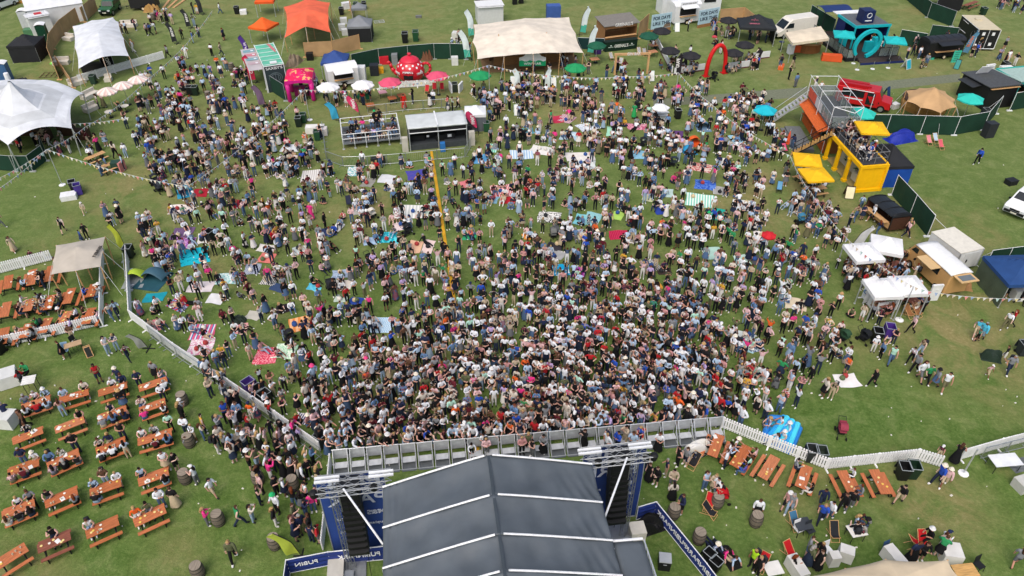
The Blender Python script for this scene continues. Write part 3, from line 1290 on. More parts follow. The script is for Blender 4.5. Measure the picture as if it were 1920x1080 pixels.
def skirt_mb(J,hem,rh,n=16,ph=0.):
	m=MB()
	z0,z1=J[1][2]+.02,hem
	for j in range(6):
		pass
	vs_,fs=[],[]
	for j in range(6):
		t=j/5
		rr=.135+(rh-.135)*t**.8
		for k in range(n):
			a=2*PI*k/n
			w=1+.07*t*math.sin(a*5+ph)
			vs_.append((rr*w*math.cos(a),rr*w*math.sin(a)*(.8+.12*t)+J[1][1]*(1-t),z0+(z1-z0)*t))
	for j in range(5):
		for k in range(n):
			k2=(k+1)%n
			fs.append((j*n+k2,j*n+k,(j+1)*n+k,(j+1)*n+k2))
	return m.add(vs_,fs)
def hat_mb(J,kind,n=12):
	m=MB()
	c=(J[5][0],J[5][1]-.005,J[5][2])
	if kind=='hat':
		m.lathe([(.165,.04),(.155,.05),(.112,.07),(.106,.13),(.085,.16),(0,.168)],n,c)
		m.lathe([(.112,.06),(.155,.044),(.165,.04)],n,c)
	else:
		m.lathe([(.116,.035),(.112,.09),(.08,.135),(0,.15)],n,c)
		m.box((c[0],c[1]+.14,c[2]+.045),(.14,.12,.015),rx=-.15)
	return m
def longhair_mb(J,n=8):
	m=MB()
	h=J[5]
	a=Vector((h[0],h[1]-.055,h[2]+.03))
	b_=Vector((J[3][0],J[3][1]-.10,J[3][2]-.02))
	c=Vector((J[2][0],J[2][1]-.135,J[2][2]+.02))
	m.tube(a,b_,.088,n,.092)
	m.tube(b_,c,.092,n,.055)
	return m
_pm={}
def pmesh(pose,part):
	key=(pose,part)
	if key in _pm:
		return _pm[key]
	J,v,f,r,nr=posed(pose)
	sm=True
	if part=='body':
		m=MB()
		m.add([tuple(p)for p in v],f)
		for o in(7,11):
			w,h=Vector(J[o+2]),Vector(J[o+3])
			d=(h-w).normalized()
			side=d.cross(Vector((0,0,1))if abs(d.z)<.8 else Vector((0,1,0))).normalized()
			nrm=d.cross(side)
			for k in range(4):
				b0=h+side*((k-1.5)*.019)+d*.012
				L=(.062,.074,.07,.055)[k]
				md=b0+d*L*.55
				m.tube(b0,md,.0105,5,.0095)
				m.tube(md,md+d*L*.4+nrm*L*.25,.0095,5,.007)
			tb=w+d*.035+side*.03
			m.tube(tb,tb+(d*.6+side).normalized()*.055,.012,5,.009)
		h=J[5]
		m.add([(h[0]-.014,h[1]+.088,h[2]-.03),(h[0]+.014,h[1]+.088,h[2]-.03),(h[0],h[1]+.085,h[2]+.02),(h[0],h[1]+.122,h[2]-.025)],[(0,1,3),(1,2,3),(2,0,3)])
		for s in(-1,1):
			m.tube((h[0]+s*.092,h[1],h[2]-.005),(h[0]+s*.112,h[1]-.01,h[2]),.026,6,.02)
		mt=SKINM
	elif part in('short_top','long_top','vest_top'):
		arms={'short_top':('uarm',),'long_top':('uarm','farm'),'vest_top':()}[part]
		m=shell(pose,lambda q,c,J:q in('torso',)+arms or(q=='pelvis' and c[2]>J[0][2]-.02),.019)
		mt=CLOTHM
	elif part in('trousers','shorts'):
		kn=J[16]
		legs=('thigh','shin')if part=='trousers' else('thigh',)
		m=shell(pose,lambda q,c,J:q in('pelvis',)+legs,.014)
		mt=CLOTHM
	elif part=='long_skirt':
		m=skirt_mb(J,.22,.30)
		mt=CLOTHM
	elif part=='short_skirt':
		m=skirt_mb(J,.58,.26,ph=1.)
		mt=CLOTHM
	elif part=='shoes':
		m=shell(pose,lambda q,c,J:q=='foot',.016)
		mt=SHOEM
	elif part in('short_hair','long_hair'):
		m=shell(pose,lambda q,c,J:q=='head' and(c[2]>J[5][2]+.035 or(c[1]<J[5][1]+.01 and c[2]>J[5][2]-.06)),.016)
		if part=='long_hair':
			l=longhair_mb(J)
			m.add(l.v,l.f)
		mt=HAIRM
	elif part in('sun_hat','cap'):
		m=hat_mb(J,'hat' if part=='sun_hat' else 'cap',16)
		mt=CLOTHM
	elif part=='backpack':
		m=MB()
		m.box((0,J[2][1]-.22,J[2][2]-.02),(.28,.17,.40),taper=.85)
		m.box((0,J[2][1]-.31,J[2][2]-.08),(.2,.06,.2))
		mt=CLOTHM
		sm=False
	_pm[key]=m.mesh(part,mt,sm)
	return _pm[key]
TOPS=[('white top','#dbe0e7',29),('black top','#1b1b1e',26),('cream top','#c9c1b6',5),('pale blue shirt','#a9c0d8',8),('navy top','#232b48',7),('grey top','#80848a',8),('pale pink top','#d0adb0',5),('dusty pink top','#bb8a8a',3),('red top','#a8242a',2.2),('bright pink top','#d63a83',1.3),('olive top','#5c6247',3),('green top','#2f8a56',1.2),('denim jacket','#5f7da3',4),('royal blue top','#2b4fae',1.6),('mint top','#a8d4c4',1.6),('beige jacket','#b3a48f',3),('burgundy top','#5a1f2a',2),('lilac top','#b09cc9',1.4),('mustard top','#c79a3a',.8),('brown top','#5d4435',2),('orange top','#d9622c',.7)]
BOTS=[('black trousers','#151619',40),('blue jeans','#4a6283',13),('dark jeans','#253044',18),('white trousers','#d9d8d6',8),('beige trousers','#b5a58a',6),('grey trousers','#63666a',6),('navy trousers','#1c2338',7),('pale jeans','#8ea4ba',6),('khaki trousers','#66644a',2)]
HAIRS=[('dark hair','#1d1512',40),('brown hair','#4a3020',36),('blonde hair','#a88a5c',15),('grey hair','#94928f',7),('auburn hair','#6b3419',5)]
HATS=[('white sun hat','#d3d4d4',9),('cream straw hat','#dcd5c4',3),('tan hat','#b08e62',1),('black hat','#1c1c1e',2),('green hat','#27a564',.4),('white cap','#d9dada',4),('navy cap','#222c4c',2.6),('black cap','#1d1d20',2.5),('pink hat','#d8487f',.25)]
SKINS=['#c4998a','#cca596','#bd9080','#b0826e','#7a5442','#cfae9f']
prnd=random.Random(21)
def pick(L):
	t=prnd.uniform(0,sum(x[2]for x in L))
	for x in L:
		t-=x[2]
		if t<=0:
			return x
	return L[-1]
PEOPLE=[]
OCC={}
def occ_ok(x,y,d):
	gx,gy=int(x//1),int(y//1)
	k=int(math.ceil(d))
	for i in range(gx-k,gx+k+1):
		for j in range(gy-k,gy+k+1):
			for(a,b)in OCC.get((i,j),()):
				if(a-x)**2+(b-y)**2<d*d:
					return False
	return True
def occ_add(x,y):
	OCC.setdefault((int(x//1),int(y//1)),[]).append((x,y))
def dress_up(p):
	"""choose clothing for what the caller left open"""
	if 'top' not in p:p['top']=pick(TOPS)[:2]
	if 'bot' not in p:p['bot']=pick(BOTS)[:2]
	if 'hair' not in p:p['hair']=pick(HAIRS)[:2]
	if 'hat' not in p:
		p['hat']=pick(HATS)[:2]if prnd.random()<.065 else None
	if 'long' not in p:p['long']=prnd.random()<.5
	if 'sleeve' not in p:
		p['sleeve']='long_top' if('jacket' in p['top'][0]or prnd.random()<.3)else('vest_top' if prnd.random()<.36 else 'short_top')
	if 'cut' not in p:
		x=prnd.random()
		st=p['pose']not in SEATED and p['pose']!='walk'
		p['cut']='trousers' if x<.58 or not st and x<.75 else('shorts' if x<.72 or not st else('long_skirt' if x<.88 else 'short_skirt'))
	if 'skin' not in p:p['skin']=prnd.choice(SKINS)
	if 'shoe' not in p:p['shoe']='#e0e0de' if prnd.random()<.5 else '#232326'
	if 'bag' not in p:p['bag']=prnd.random()<.06
STANDW=['stand','phone','drink','fold','drink','stand','phone','hips','fold','film']
STAGE=G(940,1000)
def person(px=None,py=None,pose=None,rz=None,where='',pos=None,face=None,sc=None,z=0.,force=False,**kw):
	P=pos if pos is not None else G(px,py)
	pose=pose or prnd.choice(STANDW)
	if rz is None:
		tgt=G(*face)if face is not None else STAGE
		d=tgt-P
		rz=math.atan2(d.y,d.x)-PI/2+prnd.gauss(0,.35)
	p=dict(x=P.x,y=P.y,z=z,rz=rz,pose=pose,where=where,sc=sc or prnd.gauss(1.0,.05),force=force)
	p.update(kw)
	p['sc']=max(.5,min(1.12,p['sc']))
	for k,L in(('top',TOPS),('bot',BOTS),('hair',HAIRS),('hat',HATS)):
		if isinstance(p.get(k),str):
			p[k]=next(((a,b)for a,b,_ in L if a==p[k]),None)or('fail','#ff00ff')
			p['fixed_'+k]=True
	dress_up(p)
	PEOPLE.append(p)
	occ_add(P.x,P.y)
	return p
NOUN={'trousers':lambda b:b,'shorts':lambda b:b.replace('trousers','shorts').replace('jeans','denim shorts'),'long_skirt':lambda b:b.replace('trousers','long skirt').replace('jeans','long denim skirt'),'short_skirt':lambda b:b.replace('trousers','short skirt').replace('jeans','short denim skirt')}
POSEW={'walk':'walking','sit':'seated','sit_talk':'seated','ground':'seated','cross':'cross-legged','recline':'reclining','film':'filming','cheer':'cheering','lean':'leaning'}
def plabel(p):
	hd=p['hat'][0]if p['hat']else('long ' if p['long']else 'short ')+p['hair'][0]
	s='%s person in %s, %s, %s, %s'%(POSEW.get(p['pose'],'standing'),p['top'][0],NOUN[p['cut']](p['bot'][0]),hd,p['where']or 'in the crowd')
	return s
def build_person(p,label):
	ps=p['pose']
	def part(part_,par,col,name):
		o=bpy.data.objects.new(name,pmesh(ps,part_))
		COL.objects.link(o)
		o.color=(rgb(col)if isinstance(col,str)else col)+(1,)
		if par:
			o.parent=par
		return o
	b=part('body',None,p['skin'],'person')
	b.location=(p['x'],p['y'],p['z'])
	b.rotation_euler[2]=p['rz']
	b.scale=(p['sc'],)*3
	tag(b,label,'person','people at the festival')
	part(p['sleeve'],b,p['top'][1],'top')
	if p['cut']in('long_skirt','short_skirt'):
		part(p['cut'],b,p['bot'][1],'skirt')
	else:
		part(p['cut'],b,p['bot'][1],p['cut'])
	part('shoes',b,p['shoe'],'shoes')
	part('long_hair' if p['long']else 'short_hair',b,p['hair'][1],'hair')
	if p['hat']:
		part('cap' if 'cap' in p['hat'][0]else 'sun_hat',b,p['hat'][1],'hat')
	if p['bag']:
		part('backpack',b,'#2a2c31','backpack')
	return b
_cv={}
REG=['head','neck','torso','pelvis','uarm','farm','hand','thigh','shin','foot','hair','hat','skirt','bag']
def crowd_variant(pose,hat,long,skirt,bag,level):
	key=(pose,hat,long,skirt,bag,level)
	if key in _cv:
		return _cv[key]
	J,v,f,r,n=posed(pose,level)
	m=MB()
	reg=[]
	bulge=np.array([.016 if x else 0 for x in np.ones(len(v))])
	m.add([tuple(p)for p in v],f)
	for x,q in zip(f,r):
		c=v[list(x)].mean(0)
		if q=='head' and(c[2]>J[5][2]+.0 or(c[1]<J[5][1]+.02 and c[2]>J[5][2]-.08)):
			q='hair'
		reg.append(REG.index(q))
	def ext(mb,name):
		m.add(mb.v,mb.f)
		reg.extend([REG.index(name)]*len(mb.f))
	if long:ext(longhair_mb(J,6),'hair')
	if hat:ext(hat_mb(J,hat,9),'hat')
	if skirt:ext(skirt_mb(J,.22 if skirt=='long_skirt' else.58,.29,9),'skirt')
	if bag:
		b_=MB();b_.box((0,J[2][1]-.22,J[2][2]-.02),(.28,.17,.40),taper=.85);ext(b_,'bag')
	V=np.array(m.v)
	starts,idx,rg=[],[],[]
	tot=[]
	for x,q in zip(m.f,reg):
		idx.extend(x)
		tot.append(len(x))
		rg.append(q)
	_cv[key]=(V,np.array(idx,np.int32),np.array(tot,np.int32),np.array(rg))
	return _cv[key]
def build_crowd(L,name,label):
	vs_,ids,tots,cols=[],[],[],[]
	off=0
	for p in L:
		sk=p['cut']if p['cut']in('long_skirt','short_skirt')else None
		hat=None if not p['hat']else('cap' if 'cap' in p['hat'][0]else 'hat')
		V,idx,tot,rg=crowd_variant(p['pose'],hat,p['long'],sk,p['bag'],p.get('lvl',1))
		c,s=math.cos(p['rz']),math.sin(p['rz'])
		W=V*p['sc']
		X=W[:,0]*c-W[:,1]*s+p['x']
		Y=W[:,0]*s+W[:,1]*c+p['y']
		vs_.append(np.stack([X,Y,W[:,2]+p['z']],1))
		ids.append(idx+off)
		off+=len(V)
		tots.append(tot)
		sk_,tp,bt=rgb(p['skin']),rgb(p['top'][1]),rgb(p['bot'][1])
		lut=np.array([sk_,sk_,tp,bt if p['cut']!='x' else tp,tp if p['sleeve']!='vest_top' else sk_,tp if p['sleeve']=='long_top' else sk_,sk_,bt,bt if p['cut']=='trousers' else sk_,rgb(p['shoe']),rgb(p['hair'][1]),rgb(p['hat'][1])if p['hat']else sk_,bt,rgb('#2a2c31')])
		cc=lut[rg]
		if p['x']*7919%1<.34:
			k=(rg==2)|(rg==12)|(rg==4)
			alt=np.array(rgb(('#d9d6d2','#1d1e22','#8a4a55','#4f6486','#a99a80')[int(p['y']*977)%5]))
			w=(np.random.default_rng(int(p['x']*100)&65535).random(len(rg))<.42)*.75
			cc=np.where(k[:,None],cc*(1-w[:,None])+alt*w[:,None],cc)
		cols.append(cc)
	V=np.concatenate(vs_).astype(np.float32)
	I=np.concatenate(ids).astype(np.int32)
	T=np.concatenate(tots).astype(np.int32)
	Cc=np.concatenate(cols)
	me=bpy.data.meshes.new(name)
	me.vertices.add(len(V))
	me.vertices.foreach_set('co',V.ravel())
	me.loops.add(len(I))
	me.loops.foreach_set('vertex_index',I)
	me.polygons.add(len(T))
	st=np.zeros(len(T),np.int32)
	st[1:]=np.cumsum(T)[:-1]
	me.polygons.foreach_set('loop_start',st)
	me.polygons.foreach_set('use_smooth',np.ones(len(T),bool))
	at=me.attributes.new('garment','FLOAT_COLOR','FACE')
	at.data.foreach_set('color',np.concatenate([Cc,np.ones((len(Cc),1))],1).astype(np.float32).ravel())
	me.update(calc_edges=True)
	m=bpy.data.materials.new('crowd_clothing')
	m.use_nodes=True
	b=m.node_tree.nodes['Principled BSDF']
	b.inputs['Roughness'].default_value=.85
	b.inputs['Specular IOR Level'].default_value=.15
	a=m.node_tree.nodes.new('ShaderNodeAttribute')
	a.attribute_name='garment'
	m.node_tree.links.new(a.outputs['Color'],b.inputs['Base Color'])
	me.materials.append(m)
	o=bpy.data.objects.new(name,me)
	COL.objects.link(o)
	return tag(o,label,'crowd',kind='stuff')
_a,_b=G(658,1067),G(1170,1005)
SO=(_a+_b)/2
SR=math.atan2((_b-_a).y,(_b-_a).x)
SM=Matrix.Translation(SO)@Matrix.Rotation(SR,4,'Z')
def SL(x,y,z=0):return SM@Vector((x,y,z))
SGREY=mat('#565e65',.55,'canvas')
def main_stage():
	r=thing('main_stage','large main stage with dark grey tented roof and white roof beams','stage',SO,SR)
	W=4.9
	Z=lambda x:9.0-1.5*(abs(x)/W)**1.08
	V0,V1=-.75,-9.6
	seams=[-.75,-2.9,-4.85,-6.5,-8.1,-9.6]
	for k,(a,b_)in enumerate(zip(seams,seams[1:])):
		m=MB()
		def fn(u,v):
			x=-W+2*W*u
			y=a+(b_-a)*v
			e=max(0,(-x-3.4)/1.5)
			w=(.07)*math.sin(x*21+.6*math.sin(y*1.3))*min(1,e)*(1-.3*v)
			e2=max(0,(x-2.6)/2.3)
			w+=(.075)*math.sin((x*3+y*.9)*4.2+.7*math.sin(y*2+x))*min(1,e2)*v
			bil=-.2*math.sin(PI*v)*(1-.5*(x/W)**2)
			w+=.012*math.sin(x*2.3+y*3.1)+.04*math.sin(x*5+k*2)*math.sin(PI*v)+.03*math.sin(x*1.7-y*4.3+k)*abs(math.sin(x*.9+k))
			return(x,y,Z(x)+w+bil)
		m.slab(fn,90,14,.01)
		m.build('roof_panel',SGREY,r,smooth=True)
	for k,y in enumerate(seams):
		for s in(-1,1):
			m=MB()
			xs=[s*(.18+(W-.18)*j/10)for j in range(11)]
			n0=.05
			for x0,x1 in zip(xs,xs[1:]):
				m.tube((x0,y,Z(x0)+.05),(x1,y,Z(x1)+.05),.048,6)
			m.build('roof_beam',mat('#e6e9ea',.45,'metal',.1),r)
	m=MB()
	m.box((0,-5.2,8.965),(.12,8.8,.03))
	m.build('ridge_crease_shade',mat('#3c454c',.6,'canvas'),r)  # shade of the ridge crease, put in as a darker strip of canvas
	m=MB()
	m.slab(lambda u,v:(4.95+1.35*u,-4.75-4.9*v,7.2-.1*u+.02*math.sin(v*14+u*5)),6,20,.02)
	m.build('wing_roof',SGREY,r,smooth=True)
	m=MB()
	m.tube((4.95,-4.7,7.25),(6.3,-4.7,7.16),.06,6)
	m.build('roof_beam',WHITE,r)
	m=MB()
	for z in(7.15,6.75):
		m.tube((6.35,-4.75,z),(6.45,-9.6,z),.035,6)
	for j in range(13):
		y=-4.75-j*.4
		m.tube((6.36,y,7.15),(6.37,y-.4,6.75),.018,4)
		m.tube((6.36,y,7.15),(6.36,y,6.75),.018,4)
	m.build('side_truss',ALU,r)
	m=MB();m.box((0,-5.3,1.35),(9.4,8.6,.3));m.build('deck',DARK,r)
	m=MB();m.box((0,-9.45,4.2),(9.3,.06,5.6));m.build('back_cloth',BLACKC,r)
	for s in(-1,1):
		m=MB();m.grid(lambda u,v:(s*(4.6+.05*math.sin(u*40)),-1.2-8.2*u,1.5+5.9*v),40,4);m.build('side_cloth',BLACKC,r)
	m=MB();m.box((0,-1.05,.7),(9.4,.05,1.2));m.build('deck_skirt',BLACKC,r)
	for x in(-4.75,4.75):
		for y in(-.95,-5.0,-9.3):
			m=MB()
			for dx in(-.15,.15):
				for dy in(-.15,.15):
					m.tube((x+dx,y+dy,0),(x+dx,y+dy,7.4),.03,5)
			for j in range(14):
				z=.3+j*.5
				m.tube((x-.15,y-.15,z),(x+.15,y-.15,z+.5),.015,4)
				m.tube((x-.15,y+.15,z),(x-.15,y-.15,z+.5),.015,4)
				m.tube((x+.15,y+.15,z),(x+.15,y-.15,z+.5),.015,4)
			m.build('roof_tower',ALU,r)
	return r
main_stage()
def truss(m,p,q,w=.2,step=.42,rad=.028,brace=.014,n=4):
	p,q=Vector(p),Vector(q)
	d=(q-p)
	L=d.length
	d.normalize()
	a=d.orthogonal().normalized()
	if abs(d.z)<.5:
		a=Vector((0,0,1))
	b_=d.cross(a).normalized()
	cs=[a*w+b_*w,a*w-b_*w,-a*w-b_*w,-a*w+b_*w]
	for c in cs:
		m.tube(p+c,q+c,rad,5)
	k=max(1,int(L/step))
	for j in range(k):
		u,v=p+d*L*j/k,p+d*L*(j+1)/k
		for i in range(4):
			i2=(i+1)%4
			A,B_=(cs[i],cs[i2])if j%2 else(cs[i2],cs[i])
			m.tube(u+A,v+B_,brace,n,cap=False)
def pa_wing(s):
	side='left' if s<0 else 'right'
	r=thing('speaker_tower','aluminium truss tower with overhead truss arm beside the %s'%('beer garden side of the main stage' if s<0 else 'deck chair side of the main stage'),'truss tower',SL(s*7.3,0),SR)
	m=MB();truss(m,(0,0,.1),(0,0,7.1),.15,.45,.026,.012);m.build('mast',mat('#8d9296',.4,'metal',.6),r)
	m=MB();m.box((0,0,.05),(1.5,1.5,.1));m.box((s*.1,-.5,.2),(.5,.4,.4));m.build('base_plate',STEEL,r)
	m=MB()
	truss(m,(s*.7,.35,7.0),(-s*2.75,.35,7.0),.2,.5,.026,.013)
	truss(m,(s*.7,-.3,7.0),(-s*2.6,-.3,7.0),.16,.6,.025,.013)
	m.build('truss_arm',mat('#b3b7ba',.4,'metal',.4),r)
	for x in(s*.2,-s*2.3):
		for y in(.28,.06):
			m=MB();m.box((x,y,7.36),(1.15,.11,.1));m.build('batten',WHITE,r)
	m=MB()
	m.tube((-s*.55,-.3,7.15),(-s*2.35,-3.3,6.9),.05,7)
	m.build('strut',WHITE,r)
	for x in(s*.9,s*.5,-s*1.9):
		m=MB();m.lathe([(.16,-.2),(.2,.12),(.1,.2)],10,(x,-.1,6.75),close=True);m.build('floodlight',DARK,r)
	m=MB()
	m.tube((-s*.55,-.05,7),(-s*.6,-.05,1.0),.02,4)
	m.tube((-s*1.0,-.05,1.9),(-s*1.1,-1.1,.1),.02,4)
	m.build('cable',RUBBER,r)
	a=thing('line_array','tall black hanging line array loudspeaker on the %s truss arm'%('beer garden side' if s<0 else 'deck chair side'),'loudspeaker',SL(s*6.65,.35,6.75),SR,'line arrays beside the main stage')
	for k in range(12):
		m=MB()
		t=k/11
		m.box((0,-.05*k*t,-.35-k*.39),(.98,.62,.385),rx=.02*k)
		m.box((0,-.33-.05*k*t,-.35-k*.39),(.8,.05,.24),rx=.02*k)
		m.build('cabinet',DARK,a)
	m=MB();m.box((0,0,-.05),(1.1,.8,.12));m.tube((0,0,0),(0,0,.3),.03,5);m.build('fly_frame',mat('#2b2d30',.5,'metal',.4),a)
	b_=thing('stage_banner','tall navy printed banner hung on the %s truss tower, lettering seen in reverse'%('beer garden side' if s<0 else 'deck chair side'),'banner',SL(s*6.65,1.15),SR,'tall banners beside the main stage')
	m=MB()
	m.slab(lambda u,v:((u-.5)*3.3,.02*math.sin(u*9+v*5),6.3*v),12,14,.004)
	m2=MB()
	def fn(u,v):return((u-.5)*3.3,.03*math.sin(u*9+v*5),.02+6.3*v)
	m2.grid(fn,16,16)
	m2.build('cloth',mat('#2a468c' if s<0 else '#233c7c',.7,'canvas'),b_)
	wt=mat('#c9d2e6',.7)
	x0=.15*-s
	rows=[('PUB',5.75,.8,2.6),('IN THE',5.1,.4,1.6),('PARK',4.35,.8,2.9),('M&S',3.2,.34,.9),('FOOD',2.85,.16,.8),('sharpham',2.3,.2,1.0),('Alpha',1.75,.25,.8),('LEWESSE',3.3,.12,.7)]
	for i,(t,z,h,w)in enumerate(rows):
		xx=x0+(0 if i<3 else(-.9,.9)[i%2]*.9)
		letters(t,h,wt,b_,(xx,-.06,z),(-1,0,0),(0,0,1),width=w)
	m=MB()
	m.tube((-1.65,0,.03),(1.65,0,.03),.03,5)
	m.tube((-1.65,0,6.35),(1.65,0,6.35),.03,5)
	for x in(-1.65,1.65):
		m.tube((x,0,0),(x,0,6.35),.03,5)
	m.build('frame',ALU,b_)
def letters_back(t,h,m,par,o,xd,up,w):
	pass
pa_wing(-1)
pa_wing(1)
NAVYB=mat('#22357a',.65,'canvas')
def low_banner(label,pts,h,words):
	P=[SL(*p)if len(p)==2 else p for p in pts]
	P=[Vector((p.x,p.y,0))for p in P]
	r=thing('banner_fence',label,'banner',P[0],0,'low navy banners round the back of the main stage')
	o=P[0]
	for a,b_ in zip(P,P[1:]):
		d=b_-a
		L=d.length
		rz=math.atan2(d.y,d.x)
		T=Matrix.Translation((a+b_)/2-o)@Matrix.Rotation(rz,4,'Z')
		m=MB();m.T=T
		m.slab(lambda u,v:((u-.5)*L,.03*math.sin(v*22)*(.4+.6*math.sin(u*7)**2),.05+(h-.05)*v),max(4,int(L*2)),14,.004)
		m.build('cloth',NAVYB,r)
		m=MB();m.T=T
		m.tube((-L/2,0,h),(L/2,0,h),.028,5)
		m.tube((-L/2,0,.04),(L/2,0,.04),.022,5)
		for k in range(int(L/2.2)+1):
			x=-L/2+k*2.2
			m.tube((x,.03,0),(x,.03,h),.025,5)
		m.build('frame',WHITE,r)
	for seg,t,txt,w,hh in words:
		a,b_=P[seg],P[seg+1]
		d=(b_-a).normalized()
		n=Vector((-d.y,d.x,0))
		c=a.lerp(b_,t)-o
		letters(txt,hh,mat('#e4e8f0',.6),r,c+Vector((0,0,h*.56))-n*.055,-d,(0,0,1),width=w)
	return r
low_banner('low navy banner fence with reversed white lettering left of the main stage',[tuple((SM.inverted()@G(534,1150))[:2]),(-10.5,.18),(-8.4,.36),(-5.3,.30)],1.25,[(1,.45,'PUBIN',1.15,.3),(2,.5,'PUBINPARK',2.2,.36)])
low_banner('long navy banner fence with reversed white lettering slanting away right of the stage',[(8.3,.9),(9.36,1.1),tuple((SM.inverted()@G(1318,1080))[:2]),tuple((SM.inverted()@G(1400,1190))[:2])],1.2,[(1,.36,'PUBINPARK',2.5,.36),(1,.93,'PUBINPARK',2.5,.36)])
def stage_barrier():
	proto=None
	p0,p1=(-8.6,7.15),(15.25,6.55)
	n=24
	for k in range(n):
		t=(k+.5)/n
		P=SL(p0[0]+(p1[0]-p0[0])*t,p0[1]+(p1[1]-p0[1])*t)
		lab='silver stage barrier section in the row between the crowd and the main stage'
		if proto is None:
			r=thing('stage_barrier',lab,'barrier',P,SR,'silver stage barrier sections')
			m=MB();m.box((0,.02,.76),(.82,.025,.78));m.build('front_sheet',mat('#b9bec2',.4,'metal',.4),r)
			m=MB();m.box((0,-.5,.36),(.74,.42,.03));m.build('step',mat('#c4c8cb',.45,'metal',.3),r)
			m=MB();m.box((0,-.55,.02),(.84,1.1,.03));m.build('floor_plate',mat('#6b7175',.5,'metal',.4),r)
			m=MB()
			for x in(-.42,.42):
				m.path([(x,0,.02),(x,0,1.18),(x,-.95,.06),(x,0,.06)],.026,5)
				m.tube((x,-.5,.04),(x,-.5,.58),.02,5)
			m.tube((-.48,0,1.19),(.48,0,1.19),.035,6)
			m.tube((-.48,-.98,.05),(.48,-.98,.05),.028,5)
			m.build('frame',ALU,r)
			proto=r
		else:
			dup(proto,P,SR)
stage_barrier()
def cable_ramp():
	a,b_=G(809,284),G(897,862)
	d=b_-a
	r=MB()
	n=62
	for k in range(n):
		p=a.lerp(b_,(k+.5)/n)
		r.T=Matrix.Translation(p)@Matrix.Rotation(math.atan2(d.y,d.x),4,'Z')
		L=d.length/n-.02
		r.xprism([(-.14,0),(-.1,.04),(.1,.04),(.14,0)],-L/2,L/2)
	o=r.build('cable_ramp',mat('#d2a026',.6,'plastic'))
	tag(o,'yellow cable ramp laid straight across the grass through the crowd','cable ramp')
cable_ramp()
crate('white power cabinet on the grass by the right stage tower',1193,1005,SR,.8,.75,.8,'#cfccc0','power_cabinet','cabinet')
crate('pale grey block beside the left stage tower',632,1074,SR,.8,1.2,.55,'#b8b7b0','ballast_block','block')
crate('black flight case with a pale top standing alone on the grass right of the stage',1244,1062,-.12,.6,.55,.85,'#1b1c1e','flight_case','case',lid='#a5abb0')
def heap(label,px,py,w,d,h,col,name='sack_heap',cat='heap',seed=1,group=None):
	r=random.Random(seed)
	ph=[(r.uniform(0,6),r.uniform(2,7),r.uniform(2,7))for _ in range(5)]
	m=MB()
	def fn(u,v):
		x,y=u*2-1,v*2-1
		q=max(0,1-(x*x+y*y))**.5
		z=h*q+sum(.12*h*math.sin(p+a*x*2+b_*y*2)for p,a,b_ in ph)*min(1,q*2)
		return(x*w/2,y*d/2,max(.005,z))
	m.slab(fn,18,18,.004)
	o=m.build(name,mat(col,.6,'cloth'),None,G(px,py),r.uniform(-.4,.4))
	return tag(o,label,cat,group)
heap('crumpled black tarpaulin behind the navy banner right of the stage',1217,987,1.7,1.1,.7,'#141517','tarpaulin','tarpaulin',4)
wheelie_bin('black bin tucked behind the long navy banner, nearer the stage',1327,1052,.7,'#191b1d',group='black bins behind the navy banner',sc=.8)
wheelie_bin('black bin tucked behind the long navy banner, at the bottom edge',1339,1068,.7,'#191b1d',group='black bins behind the navy banner',sc=.8)
# ================================================================== white picket fences
picket_run('white picket fence closing the lower side of the orange table enclosure',[(-20,657),(188,611)])
picket_run('white picket fence running up the right side of the orange table enclosure',[(194,612),(195,470)])
picket_run('white picket fence behind the orange tables, left of the beige canopy',[(-10,516),(100,488)])
picket_run('long white picket fence with a kink between the beer garden and the crowd',[(241,478),(248,600),(330,662),(432,730),(520,790),(602,848)])
crowd_barrier_run('steel crowd barrier standing along the outside of the long white picket fence',[(283,632),(335,672),(432,738),(520,800),(604,862)],'steel barriers backing the long picket fence')
picket_run('white picket fence between the standing drinkers and the left stage banner',[(622,872),(614,960),(606,1034)])
picket_run('white picket fence curving past the orange tables right of the stage',[(1352,802),(1440,838),(1548,880),(1640,870),(1715,862),(1762,876)])
picket_run('white picket fence slanting to the right edge behind the white trestle table',[(1800,862),(1870,842),(1940,824)])
crowd_barrier_run('steel crowd barrier behind the white picket fence at the right edge',[(1836,862),(1930,838)],'steel barriers at the right edge')
picket_run('white picket fence in front of the white coffee tent',[(150,156),(309,110)])
picket_run('short white picket fence beside the white feather flag on the right',[(1616,558),(1632,580)])
picket_run('short white picket fence in front of the white gazebos on the right',[(1641,588),(1680,582)])
picket_run('small white picket fence in front of the spotted teapot stall',[(712,168),(818,161)],h=.8)
